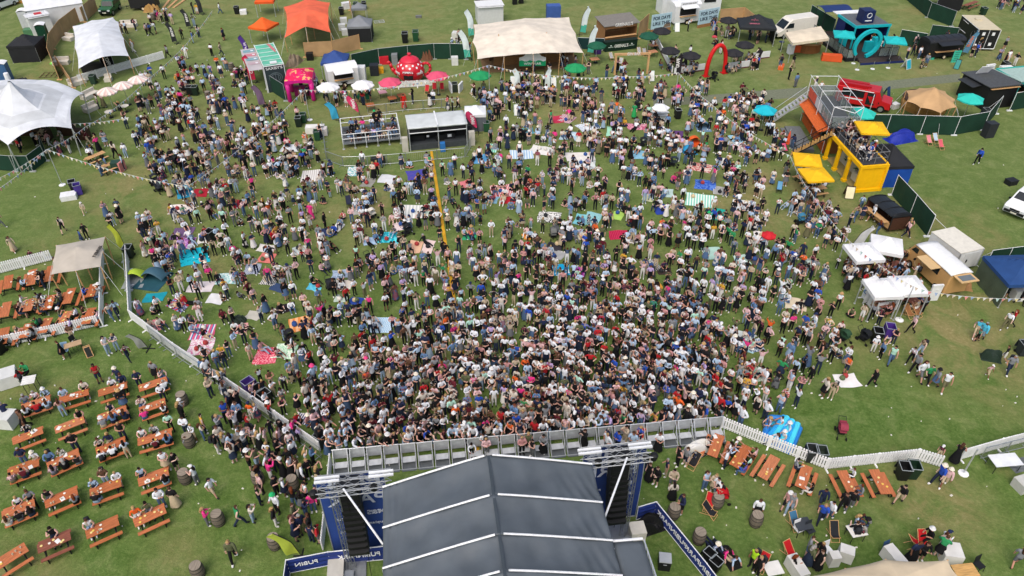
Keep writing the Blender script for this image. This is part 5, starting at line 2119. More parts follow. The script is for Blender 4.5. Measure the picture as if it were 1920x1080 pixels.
for k,(px,py)in enumerate([(645,44),(648,65),(642,56)]):
	crate(['white catering box on the left of the grey gazebo, rearmost','white catering box on the left of the grey gazebo, nearest us','white catering box between two others by the grey gazebo'][k],px,py,.2,.9,.7,.8,'#c9cdcd')
crate('black speaker box at the corner of the hessian screen',582,112,.1,.8,.7,.9,'#18191b','speaker_box','loudspeaker')
heap('pile of crates and bottles beside the green printed stand',552,118,1.6,2.8,.9,'#8b7c68','crate_pile','pile',7)
o=MB();o.path([(-.7,-.5,.05),(.7,-.5,.05),(.7,.5,.05),(-.7,.5,.05),(-.7,-.5,.05)],.03,5);o.path([(0,-.5,.05),(0,.5,.05)],.025,5);o.path([(-.7,0,.05),(.7,0,.05)],.025,5)
tag(o.build('metal_frame',ALU,None,G(711,41),.3),'small white metal frame lying on the grass at the top','frame')
crate('grey case alone on the grass at the top',785,33,0,.8,.5,.3,'#6d6f6e','flight_case','case')
panel_fence('long curving dark green hoarding behind the spotted teapot',[(662,132),(712,121),(766,115),(815,111),(845,111),(874,112)],2.0,GREENH,name='hoarding',cat='hoarding')
o=thing('cloud_sign','white wavy-topped sign leaning on the green hoarding','sign',G(849,106),.02)
m=MB();m.yprism([(-1.5,.3),(1.5,.3),(1.5,.9),(1.0,1.0),(.7,1.35),(0,1.5),(-.7,1.35),(-1.0,1.0),(-1.5,.9)],-.08,-.02);m.build('board',mat('#c9dade',.6),o)
m=MB();m.box((-1,.0,.5),(.06,.06,1.0));m.box((1,.0,.5),(.06,.06,1.0));m.build('stand',ALU,o)
gazebo('navy blue gazebo behind the white catering trailer',G(633,141),.05,3.0,3.0,'#2f4a86',group='pop-up gazebos')
def inflatable_booth():
	loc,rz,L=F((541,193),(592,190))
	r=thing('inflatable_booth','hot pink inflatable booth with blotched roof and arched open front','booth',loc,rz)
	D,h=3.2,2.1
	pk=mat('#c61f83',.45,'cloth')
	for x in(-L/2+.2,L/2-.2):
		for y in(.2,D-.2):
			m=MB();m.lathe([(.12,0),(.25,.1),(.23,h*.6),(.3,h)],10,(x,y,0),close=True);m.build('leg',pk,r,smooth=True)
	m=MB()
	for y in(.05,D-.05):
		n=12
		top=[(-L/2+L*k/n,h+.45)for k in range(n+1)]
		bot=[(-L/2+L*k/n,h-.05+(.22*math.sin(PI*k/n)))for k in range(n,-1,-1)]
		m.yprism(top+bot,y-.1,y+.1)
	for x in(-L/2+.06,L/2-.06):
		m.box((x,D/2,h+.18),(.14,D-.3,.5))
	m.build('valance',pk,r)
	m=MB()
	def fn(u,v):
		x,y=u*2-1,v*2-1
		k=1-max(abs(x),abs(y))
		return(x*L/2,D/2+y*D/2,h+.45+.75*k+.10*math.sin(PI*min(1,k*2)))
	m.grid(fn,14,14)
	m.build('roof',pattern_mat('blotch',('#cf2a55','#d12e6c','#dba36a'),.35),r)
	m=MB();m.box((0,D*.6,.55),(L*.6,.6,1.1));m.build('bar_counter',mat('#8a1a5c',.6,'cloth'),r)
inflatable_booth()
def catering_trailer():
	loc,rz,L=F((612,169),(668,160))
	r=horse_trailer('rounded white catering trailer with an open white hatch, left of the teapot',loc+Vector((0,1.1,0)),rz,L,2.1,2.5,'#dcdde0','#e1e3e5',hcol='#e1e3e5')
catering_trailer()
crate('white generator box at the right end of the catering trailer',676,150,.05,1.4,.9,1.7,'#d5d8da','generator','generator')
for px,py,c,l,g in[(615,163,'#e0e2e3','white parasol in front of the catering trailer, left',1),(680,159,'#e0e2e3','white parasol in front of the catering trailer, right',1),(731,154,'#d2506f','pink parasol left of the spotted teapot',2),(820,142,'#d2506f','pink parasol right of the spotted teapot',2),(900,141,'#1f8f57','green parasol at the left of the cream wine tent',3),(1079,127,'#1f8f57','green parasol at the right of the cream wine tent',3)]:
	umbrella(l,px,py,1.3,c,2.3,8,group=[None,'white parasols','pink parasols','green parasols'][g])
def teapot():
	p=G(769,158)+Vector((0,1.3,0))
	r=thing('teapot_stall','giant red teapot stall with white polka dots, lid, spout and handle','stall',p,-.05)
	red=mat('#c21a2c',.35,'paint',spec=.5)
	prof=[(1.05,0),(1.35,.3),(1.62,.8),(1.7,1.25),(1.6,1.75),(1.35,2.15),(1.08,2.4)]
	m=MB();m.lathe(prof,32);m.build('body',red,r,smooth=True)
	m=MB();m.lathe([(1.12,2.38),(1.12,2.46),(.95,2.62),(.6,2.82),(.2,2.92),(.12,2.95),(.12,3.02),(.24,3.1),(.22,3.25),(0,3.32)],28);m.build('lid',mat('#cc2b44',.35,'paint'),r,smooth=True)
	def rad(z):
		for(r0,z0),(r1,z1)in zip(prof,prof[1:]):
			if z0<=z<=z1:return r0+(r1-r0)*(z-z0)/(z1-z0)
		return 1
	m=MB()
	for row,z in enumerate((.35,.85,1.5,1.95,2.2)):
		n=11
		for k in range(n):
			t=2*PI*(k+.5*(row%2))/n
			if row in(1,2)and abs((t-1.5*PI+PI)%(2*PI)-PI)<.9:continue
			a=rad(z)+.012
			c=Vector((a*math.cos(t),a*math.sin(t),z));e=Vector((-math.sin(t),math.cos(t),0))
			dz=(rad(z+.1)-rad(z-.1))/.2
			up=Vector((dz*math.cos(t),dz*math.sin(t),1)).normalized()
			m.poly([c+(e*math.cos(q)+up*math.sin(q))*.13 for q in[2*PI*j/10 for j in range(10)]])
	m.build('polka_dots',WHITE,r)
	m=MB();pts=[(1.55,.0,2.0),(1.95,0,2.15),(2.3,0,1.95),(2.4,0,1.5),(2.25,0,1.05),(1.95,0,.75),(1.6,0,.65)];m.path(pts,.17,9);m.build('handle',red,r,smooth=True)
	m=MB()
	sp=[(-1.45,0,.8,.38),(-1.95,0,1.0,.28),(-2.2,0,1.45,.2),(-2.35,0,1.95,.17),(-2.65,0,2.2,.2)]
	for a,b_ in zip(sp,sp[1:]):m.tube(a[:3],b_[:3],a[3],10,b_[3])
	m.build('spout',red,r,smooth=True)
	m=MB();m.box((0,-1.62,.95),(1.1,.12,.5));m.build('serving_hatch',DARK,r)
	m=MB();m.box((0,-1.72,1.62),(1.35,.06,.42),rx=.25);m.build('sign_board',mat('#d23a4a',.5,'paint'),r)
	letters("PIMM'S",.3,WHITE,r,(0,-1.79,1.62),(1,0,0),(0,.25,1),width=1.2,bold=.012)
	for t,w in((1.5*PI-.85,.9),(1.5*PI+.85,.9)):
		letters("PIMM'S",.28,WHITE,r,(1.74*math.cos(t),1.74*math.sin(t),1.3),(-math.sin(t),math.cos(t),0),(0,0,1),width=w,bold=.012)
	letters("SERVED HERE",.12,WHITE,r,(0,-1.68,.55),(1,0,0),(0,0,1),width=.9)
teapot()
crate('red cool box behind the teapot spout',721,119,.1,1.1,.8,1.0,'#c32232','cool_box','cool box')
crate('grey cabinet behind the teapot',741,120,.05,.7,.7,1.3,'#7e8487','cabinet','cabinet')
heap('brown cardboard boxes stacked behind the teapot, left',750,108,2.4,1.2,.9,'#8a6a52','cardboard_boxes','boxes',8)
heap('brown cardboard boxes stacked behind the teapot, right',795,110,2.4,1.3,1.1,'#6e4a36','cardboard_boxes','boxes',11)
crate('yellow gas bottle crate left of the teapot',714,136,.2,.7,.7,.6,'#d9a01f')
crate('black bar stand left of the teapot',703,140,.1,1.0,.9,1.3,'#23262b','stand','stand')
for px,py,rz,c,l in[(672,190,-.45,'#1f6b45','green deck chair left of its pair by the white parasol'),(690,190,.3,'#1f6b45','green deck chair right of its pair by the white parasol'),(801,174,-.1,'#b8222e','red deck chair, left of three by the teapot'),(815,170,0,'#b8222e','red deck chair, middle of three by the teapot'),(829,170,.1,'#b8222e','red deck chair, right of three by the teapot'),(650,186,.2,'#1f6b45','green deck chair under the left white parasol')]:
	deck_chair(l,px,py,rz,c)
for px,py,l in[(735,183,'small square wood table below the left pink parasol'),(753,178,'small square wood table right of another below the pink parasol'),(694,196,'low round wood table by the green deck chairs'),(717,172,'pink-clothed table below the left pink parasol')]:
	table(l,px,py,.4,.9,.9,'#a9643a' if 'pink-c' not in l else '#cf9aa6',h=.65,group='small tables in front of the teapot')
feather_flag('sky blue feather flag beside the pink teardrop flag',637,226,2.2,'#3a9fc6',lean=-.12,side=-1,w=.75)
feather_flag('pink teardrop flag with white lettering behind the seated platform',676,220,2.5,'#cf3a68',lean=-.12,side=-1,w=.75,tear=True,text="PIMM'S")
feather_flag('pink teardrop flag at the right end of the small stage',897,250,2.5,'#cf3a68',lean=-.12,side=-1,w=.75,tear=True,text="PIMM'S")
def small_stage():
	loc,rz,L=F((770,283),(876,273))
	r=thing('small_stage','small covered stage with silver roof and black interior facing the crowd','stage',loc,rz)
	D,h=2.8,2.45
	m=MB();m.slab(lambda u,v:((u-.5)*(L+.2),-.2+(D+.4)*v,h+.2*math.sin(PI*(.1+.8*v))+.05*math.sin(u*26)*(1-v)*.3),20,14,.04);m.build('roof',mat('#c3cacb',.8,'canvas'),r,smooth=True)
	m=MB();m.box((0,D/2,h+.22),(.14,D+.4,.05));m.build('roof_strip',WHITE,r)
	m=MB()
	for x in(-L/2,0,L/2):
		m.tube((x,-.1,0),(x,-.1,h),.05,6)
	for z in(h-.02,h-.5):
		m.tube((-L/2,-.12,z),(L/2,-.12,z),.05,6)
	for x in(-L/2,L/2):m.tube((x,D,0),(x,D,h),.05,6)
	m.build('frame',ALU,r)
	m=MB();m.box((0,D,h/2),(L,.05,h));m.box((-L/2,D/2,h/2),(.05,D-.1,h-.02));m.box((L/2,D/2,h/2),(.05,D-.1,h-.02));m.box((0,-.02,h-.25),(L-.1,.04,.45));m.build('black_cloth',BLACKC,r)
	m=MB();m.box((0,D/2,.3),(L-.05,D-.1,.6));m.build('deck',mat('#3e4347',.6,'rubber'),r)
	m=MB()
	for x,y,w in((-2.0,1.0,1.4),(-.6,1.6,1.0),(1.1,.9,1.3),(2.4,1.4,1.0),(.2,.7,.8)):
		m.box((x,y,.92),(w,.5,.6))
		m.tube((x-.3,y,.6),(x-.3,y,1.7),.02,4)
		m.tube((x-.3,y,1.7),(x+.2,y-.2,1.6),.015,4)
	m.build('stage_gear',DARK,r)
	m=MB();m.box((1.2,.62,1.0),(.4,.03,.3));m.box((-1.0,.6,1.15),(.25,.03,.2));m.build('amp_panel',mat('#c9ced2',.4,'paint'),r)
	for s in(-1,1):
		m=MB();m.box((s*(L/2+.5),.1,.75),(.6,.5,1.5));m.build('side_speaker',mat('#b9b6ab',.6),r)
	m=MB();m.box((.3,-.7,.5),(.5,.5,.9));m.build('steps',mat('#2f6fb0',.5,'plastic'),r)
small_stage()
gazebo('white domed gazebo with grey wall behind the right teardrop flag',G(892,238),.05,2.2,2.2,'#dfe3e5',walls={'f':'#5a6066','r':'#5a6066'},h=1.9,peak=2.5,group='pop-up gazebos')
def platform():
	loc,rz,L=F((645,280),(752,269))
	r=thing('viewing_platform','raised grey platform with white railings and rows of seated people','platform',loc,rz)
	D=2.9
	m=MB();m.box((0,D/2,.55),(L,D,.12));m.box((0,D*.72,.85),(L-.1,D*.5,.5));m.build('deck',mat('#6b7176',.6,'rubber'),r)
	m=MB()
	for k in range(6):
		x=-L/2+L*k/5
		for y in(0,D):m.tube((x,y,0),(x,y,.5),.04,5);m.box((x,y,.02),(.25,.25,.04))
	m.build('leg',ALU,r)
	m=MB()
	for z in(1.1,1.6):
		m.tube((-L/2,0,z),(L/2,0,z),.04,6)
		m.tube((-L/2,D,z+.4),(L/2,D,z+.4),.04,6)
		for x in(-L/2,L/2):m.tube((x,0,z),(x,D,z+.4),.04,6)
	for k in range(6):
		x=-L/2+L*k/5
		m.tube((x,0,.5),(x,0,1.62),.035,5);m.tube((x,D,.5),(x,D,2.0),.035,5)
	m.build('railing',WHITE,r)
	for row,(y,z)in enumerate(((.75,.61),(1.95,1.1))):
		for k in range(10):
			x=-L/2+.5+k*(L-1)/9
			if prnd.random()<(.9 if row==0 else.5):
				P=SMv(loc,rz,x+prnd.uniform(-.1,.1),y+prnd.uniform(-.1,.2))
				person(pos=P,pose=prnd.choice(['sit','sit_talk']),z=z-.05,where='on the platform')
	m=MB()
	for y,z in((.6,.8),(1.8,1.32)):m.box((0,y,z),(L-.3,.35,.4))
	m.build('bench',mat('#52575c',.7,'rubber'),r)
platform()
for k in range(2):
	P=SMv(*F((645,280),(752,269))[:2],.6+k*.5,2.5);person(pos=P,pose='stand',z=1.1,where='on the platform',top='black top')
crowd_barrier_run('steel crowd barrier in the line round the seated platform and small stage',[(606,246),(613,302),(644,313),(690,312),(762,306),(820,300),(872,296),(890,262)],'steel barriers round the small stage')
crowd_barrier_run('steel crowd barrier in the line behind the platform',[(690,216),(760,208),(862,201)],'steel barriers behind the platform')
for px,py,l in[(704,306,'left black monitor speaker on the barrier line'),(715,305,'right black monitor speaker on the barrier line')]:
	crate(l,px,py,.1,.8,.5,.6,'#17181b','monitor_speaker','loudspeaker')
table('white-clothed stall table with papers left of the platform',590,236,.1,2.0,.9,'#dcdcd8',cloth=True)
table('white-clothed second stall table left of the platform',602,240,.1,1.2,.9,'#cfcac8',cloth=True)
for px,py,c,l in[(596,262,'#234a34','green bin left of the platform'),(561,237,'#1d2a22','black bin in the crowd left of the platform'),(570,230,'#24452f','green bin in the crowd left of the platform'),(912,246,'#245236','green bin right of the small stage'),(930,215,'#1b1e20','dark bin right of the pink flag'),(853,172,'#26302b','bin boxed by white boards near the green parasol')]:
	wheelie_bin(l,px,py,.1,c,group='wheelie bins around the field')
for px,l in((845,'left white board beside the boxed bin'),(864,'right white board beside the boxed bin')):
	crate(l,px,171,.3 if px<850 else-.3,.15,1.2,1.0,'#dfe2e4','board','board')
stretch_tent('large cream stretch tent of the wine bar',[(888,46,2.6),(940,40,3.2),(985,34,3.4),(1030,33,3.2),(1067,32,2.8),(1079,62,3.0),(1094,99,2.4),(1050,99,3.0),(1000,101,3.1),(945,105,3.0),(895,111,2.4),(886,78,2.9)],[(985,48,.5,1.8),(1025,58,.6,1.8),(935,62,.4,2)],'#dcd3c3',3.6,sag=.03)
def wine_bar():
	loc,rz,L=F((905,128),(1085,118))
	r=thing('bar_counter','long brown timber bar and floor under the cream wine tent','bar',loc,rz)
	m=MB();m.box((0,.9,.02),(L,4.8,.04));m.build('floor',mat('#8a6f52',.8,'wood'),r)
	m=MB();m.box((0,2.6,1.15),(L*.97,.08,2.3));m.build('back_wall',mat('#7a5a3c',.7,'wood'),r)
	m=MB();m.box((0,.9,.55),(L*.75,.6,1.1));m.build('counter',mat('#8f6a45',.7,'wood'),r)
	m=MB()
	for k in range(8):m.tube((-L*.4+k*L*.11,2.2,0),(-L*.4+k*L*.11,2.2,1.9),.14,7)
	m.build('shelving',DKWOOD,r)
wine_bar()
o=thing('bar_sign','white and green wavy sign lettered in white in front of the cream tent','sign',G(998,138),.04)
m=MB();m.yprism([(-1.6,1.0),(1.6,1.0),(1.6,2.0),(1.1,2.15),(.75,2.5),(0,2.65),(-.75,2.5),(-1.1,2.15),(-1.6,2.0)],-.06,0);m.build('board',WHITE,o)
m=MB();m.yprism([(-1.6,.98)]+[(-1.6+.32*k,1.62+.10*math.sin(k*1.9))for k in range(11)]+[(1.6,.98)],-.085,-.062);m.build('green_band',mat('#169a68',.6),o)
for x in(-1.5,1.5):
	m=MB();m.tube((x,.03,0),(x,.03,1.9),.05,6);m.build('post',DKWOOD,o)
letters('WINE BAR',.3,WHITE,o,(0,-.1,1.27),(1,0,0),(0,0,1),width=2.1,bold=.012)
WF='white and teal feather flags round the wine tent'
feather_flag('white and teal feather flag at the far left of the cream tent',890,72,3.9,'#d5e4e6',lean=-.04,side=-1,w=.75,col2='#4fb8a4',group=WF)
feather_flag('white and teal feather flag at the near left of the cream tent',884,113,3.9,'#d5e4e6',lean=-.12,side=-1,w=.75,col2='#4fb8a4',group=WF)
feather_flag('white and teal feather flag at the far right of the cream tent',1086,66,3.9,'#d5e4e6',lean=.12,side=1,w=.75,col2='#4fb8a4',group=WF)
feather_flag('white and teal feather flag at the near right of the cream tent',1100,104,3.9,'#d5e4e6',lean=.08,side=1,w=.75,col2='#4fb8a4',group=WF)
WS='small white flags before the wine tent'
feather_flag('small white flag at the left of the wine bar sign',975,168,2.6,'#d9e6e6',side=-1,w=.6,group=WS)
feather_flag('small white flag at the right of the wine bar sign',1021,166,2.6,'#d9e6e6',side=1,w=.6,group=WS)
for px,py,l in[(962,160,'white A-board sign left of the wine bar entrance'),(1037,162,'white A-board sign right of the wine bar entrance'),(1220,150,'white and mint A-board sign by the timber goal frame'),(969,214,'white A-board on the grass at the top of the crowd'),(1268,58,'slim white A-board in front of the white bar trailer')]:
	a_board(l,px,py,.1,face='#e4e6e4',frame='#cfe0dc',group='white A-boards')
r,L=kiosk('white box trailer with an open rear behind the cream wine tent',(896,46),(944,43),2.4,2.5,mat('#c9cdce',.5,'paint'),mat('#dadddd',.5,'paint'),'box_trailer','trailer',open_=(2.3,2.4),counter=WHITE,drop=.05)
crate('draped blue cloth over a stack behind the cream wine tent',1037,36,.1,1.9,1.2,2.0,'#3c5a9c','covered_stack','stack','cloth')
crate('pale block table with people behind the teapot at the top',858,74,-.2,1.3,.9,1.0,'#c9ccc8','counter','counter')
crate('white counter beside the cloud sign',853,121,.1,.8,.7,1.0,'#d0d3d2','counter','counter')
for px,py,l in[(965,8,'left black bin cut off by the top edge'),(977,6,'right black bin cut off by the top edge'),(896,8,'black bin at the top left of the white trailer')]:
	wheelie_bin(l,px,py,.1,'#181a1b',group='bins at the top edge',sc=1.2)
r,L=kiosk('timber bar hut with grey plank roof and dark green lettered counter',(1132,86),(1192,78),2.6,2.6,WOOD,mat('#7b7872',.75,'wood'),'bar_hut','bar',overhang=.25,drop=-.35,corr=False)
letters("GREENALL'S",.42,mat('#e9e9e4',.5),r,(.2,-.35,2.62),(1,0,0),(0,0,1),width=2.5,bold=.012)
loc,rz,L=F((1134,98),(1194,91))
o=thing('front_counter','dark green bar front with white lettering below the timber hut','bar',loc,rz)
m=MB();m.box((0,.35,.6),(L,.7,1.2));m.build('front',mat('#10291f',.5,'paint'),o)
m=MB();m.box((0,.38,1.23),(L+.1,.85,.06));m.build('top',mat('#1b2a24',.5,'paint'),o)
letters("GREENALL'S",.4,mat('#e4e8e4',.5),o,(0,-.03,.62),(1,0,0),(0,0,1),width=1.9,bold=.012)
for x in(-1.45,1.45):
	m=MB();m.box((x,-.012,.55),(.7,.014,.07));m.lathe([(.09,0),(.12,.1),(0,.16)],8,(x,-.01,.68));m.build('emblem',mat('#b9c7bf',.5),o)
panel_fence('dark green cloth panel between the cream tent and the timber hut',[(1082,92),(1132,94)],1.5,mat('#15383a',.7,'canvas'),name='hoarding',cat='hoarding')
GU='dark green parasols by the timber hut'
umbrella('dark green parasol with white marks right of the timber hut',1217,67,1.25,'#17503c',2.4,8,group=GU)
umbrella('dark green parasol between the cream tent and the timber hut',1119,85,1.2,'#17573f',2.2,8,group=GU)
crate('purple bin-shaped cooler under the dark green parasol',1120,100,.1,.8,.8,1.0,'#3a2461','cooler','cool box')
panel_fence('tan hessian screen right of the timber hut',[(1196,73),(1214,56)],2.2,HESSIAN,name='hessian_screen',cat='screen',post=PALEW)
panel_fence('tan hessian screen behind the black parasols at the top',[(1348,42),(1392,38),(1422,62)],1.8,HESSIAN,name='hessian_screen',cat='screen',post=PALEW)
def goal_frame():
	a,b_=G(1152,140),G(1213,138)
	d=b_-a
	r=thing('timber_goal','rough timber goal frame with white lettering on its beam','frame',(a+b_)/2,math.atan2(d.y,d.x))
	L=d.length
	for x in(-L/2,L/2):
		m=MB();m.box((x,0,1.2),(.22,.22,2.4));m.build('post',PALEW,r)
	m=MB();m.box((0,0,2.5),(L+.4,.26,.22));m.build('beam',PALEW,r)
	letters('GIN BAR',.34,WHITE,r,(.1,-.16,2.55),(1,0,0),(0,0,1),width=1.6,bold=.012)
goal_frame()
for px,py,rz,l in[(1198,102,.2,'grey striped deck chair, left of its pair by the dark green parasol'),(1208,104,.2,'grey striped deck chair, right of its pair by the dark green parasol'),(1146,112,.4,'grey striped deck chair behind the timber goal'),(1163,122,-.4,'grey striped deck chair with a person left of the timber goal')]:
	deck_chair(l,px,py,rz,pattern_mat('stripe',('#c9ccce','#5d6468'),3.))
for px,py,l in[(1115,110,'small square wood table by the cream tent corner'),(1225,84,'oval wood table under the dark green parasol'),(1224,96,'square wood table below the oval one')]:
	table(l,px,py,.3,1.1,.9,'#b98460',h=.75,group='wood tables near the timber hut')
def board(label,a,b,words,h=2.4,cat='sign'):
	loc,rz,L=F(a,b)
	r=thing('lettered_board',label,cat,loc,rz,'pale blue lettered boards')
	m=MB();m.box((0,0,.45+(h-.45)/2),(L,.08,h-.45));m.build('board',mat('#a9c6d4',.6),r)
	m=MB();m.box((0,0,.22),(L,.1,.44));m.build('base',WOOD,r)
	m=MB();m.add([(L*.1,-.045,.5),(L*.48,-.045,.5),(L*.48,-.045,1.0),(L*.3,-.045,1.15),(L*.18,-.045,.9),(L*.1,-.052,.55)],[(0,1,2,3,4)]);m.build('picture',mat('#7a6a5c',.6),r)
	for k,w in enumerate(words):
		letters(w,.46,mat('#27364a',.6),r,(0,-.05,h-.55-k*.72),(1,0,0),(0,0,1),width=L*.84,bold=.02)
board('pale blue lettered board left of the white bar trailer',(1219,62),(1256,56),('FOR DAYS','LIKE THIS'))
board('pale blue lettered board right of the white bar trailer',(1307,53),(1344,46),('FOR DAYS','LIKE THIS'))
def bar_trailer():
	loc,rz,L=F((1258,50),(1306,44))
	r=horse_trailer('white rounded bar trailer with open hatch between the lettered boards',loc+Vector((0,1.3,0)),rz,L,2.3,3.0,'#d9dcde','#e0e3e5',hcol='#e0e3e5')
	m=MB();m.box((0,-1.25,2.9),(2.6,.06,.5));m.build('name_board',WHITE,r)
	letters('SPARKLING BAR',.16,mat('#2a2d31'),r,(0,-1.3,2.9),(1,0,0),(0,0,1),width=2.1)
bar_trailer()
r,L=kiosk('white panelled lorry body behind the lettered boards',(1240,28),(1350,20),2.4,3.0,mat('#d5d9dc',.5,'paint'),mat('#dfe2e4',.5,'paint'),'lorry_body','lorry',open_=(2.8,2.85),counter=WHITE,drop=0)
m=MB();m.box((L*.3,-.05,1.6),(1.8,.05,.5));m.build('window',DARK,r)
BU='black parasols of the seating area at the top right'
for px,py,l in[(1241,58,'black parasol beside the dark green one'),(1257,95,'black parasol at the left of the low white wall'),(1296,104,'black parasol in the middle of the seating area'),(1366,38,'black parasol in front of the hessian screen'),(1376,99,'black parasol right of the red arch'),(1397,84,'black parasol beside the black branded gazebo')]:
	umbrella(l,px,py,1.2,'#26262a',2.3,8,group=BU)
	q=G(px,py,2.3)
	for k in range(prnd.randint(4,7)):
		a=prnd.uniform(0,2*PI)
		P=Vector((q.x+1.15*math.cos(a),q.y+1.15*math.sin(a),0))
		person(pos=P,pose=prnd.choice(['sit','sit_talk','sit']),rz=a+PI/2,where='under a black parasol')
gz=gazebo('black branded gazebo with a pink cross emblem at the top right',G(1412,76),-.12,4.6,3.8,'#25292d',group='pop-up gazebos',h=2.3,peak=3.5,walls={'r':'#1b1d20'})
for c,d_,w in(((-.5,-.95,3.02),(.9,.03,.07),0),((-.5,-.95,3.03),(.08,.03,.5),0)):
	m=MB();m.box((0,0,0),d_);o_=m.build('emblem',mat('#c26a80',.6),gz);o_.location=(c[0],c[1]-.05,c[2]);o_.rotation_euler=(.55,0,0)
letters('GRAPEFRUIT',.16,mat('#c26a80'),gz,(-.5,-1.5,2.72),(1,0,0),(0,.8,.55),width=1.3)
low=mat('#dadddf',.5,'paint')
def low_wall(label,a,b,h=.75):
	loc,rz,L=F(a,b)
	r=thing('low_wall',label,'barrier',loc,rz,'low white walls of the seating area')
	m=MB();m.box((0,0,h/2+.12),(L,.1,h));m.build('panel',low,r)
	m=MB();m.box((0,0,.07),(L,.14,.13));m.build('base',mat('#5a2430',.6),r)
low_wall('low white wall left of the red arch',(1263,140),(1320,132))
low_wall('low white wall right of the red arch',(1356,132),(1404,126))
low_wall('low white wall at the far right of the seating area',(1410,112),(1442,108))
low_wall('low white wall slanting from the dark green parasol',(1231,82),(1260,138))
for px,py,l in[(1263,140,'black vertical banner flag at the left of the low white wall'),(1409,130,'black vertical banner flag at the right of the low white wall')]:
	feather_flag(l,px,py,2.7,'#26222a',lean=0,side=1,w=.8,text='GRAPE',group='black vertical flags')
def arch():
	a,b_=G(1323,143),G(1357,137)
	d=b_-a
	r=thing('inflatable_arch','red inflatable arch over the entrance of the seating area','arch',(a+b_)/2,math.atan2(d.y,d.x))
	L=d.length
	m=MB()
	def fn(u,v):
		t=PI*u
		c=Vector((-L/2*math.cos(t),0,3.6*math.sin(t)**.75))
		q=Vector((-L/2*math.cos(t+.02),0,3.6*max(0,math.sin(min(PI,t+.02)))**.75))if u<.98 else c+Vector((0,0,-1))
		d=(q-c).normalized()
		k=Vector((d.z,0,-d.x))
		return c+(k*math.cos(2*PI*v)+Vector((0,1,0))*math.sin(2*PI*v))*.25
	m.grid(fn,40,12)
	m.build('tube',mat('#c61d1f',.4,'cloth'),r,smooth=True)
	m=MB();m.box((-L/2,0,.04),(.7,.7,.08));m.box((L/2,0,.04),(.7,.7,.08));m.build('foot',mat('#a31a1c',.5),r)
arch()
umbrella('small round red table on a stem behind the red arch',1340,68,.35,'#b9434c',1.0,10)
# ================================================================== right-hand side
PANE=mat('#8d9a98',.15,'paint',spec=.6)
_b=PANE.node_tree.nodes['Principled BSDF'];_b.inputs['Alpha'].default_value=.5
def railing(r,pts,h,m,z=0.,pane=False,name='railing',posts=1.2,rad=.03):
	q=MB();g=MB()
	for a,b_ in zip(pts,pts[1:]):
		a,b_=Vector(a),Vector(b_)
		L=(b_-a).length
		q.tube(a+Vector((0,0,z+h)),b_+Vector((0,0,z+h)),rad,5)
		if not pane:q.tube(a+Vector((0,0,z+h*.5)),b_+Vector((0,0,z+h*.5)),rad*.8,5)
		n=max(1,round(L/posts))
		for k in range(n+1):
			p=a.lerp(b_,k/n)
			q.tube(p+Vector((0,0,z)),p+Vector((0,0,z+h)),rad,5)
		if pane:
			d=(b_-a).normalized();nn=Vector((-d.y,d.x,0))*.008
			for k in range(n):
				u,v=a.lerp(b_,(k+.05)/n),a.lerp(b_,(k+.95)/n)
				c=[u+Vector((0,0,z+.08)),v+Vector((0,0,z+.08)),v+Vector((0,0,z+h-.05)),u+Vector((0,0,z+h-.05))]
				g.add([p+nn for p in c]+[p-nn for p in c],[(0,1,2,3),(7,6,5,4),(0,4,5,1),(1,5,6,2),(2,6,7,3),(3,7,4,0)])
	q.build(name,m,r)
	if pane:g.build('glass_panel',PANE,r)
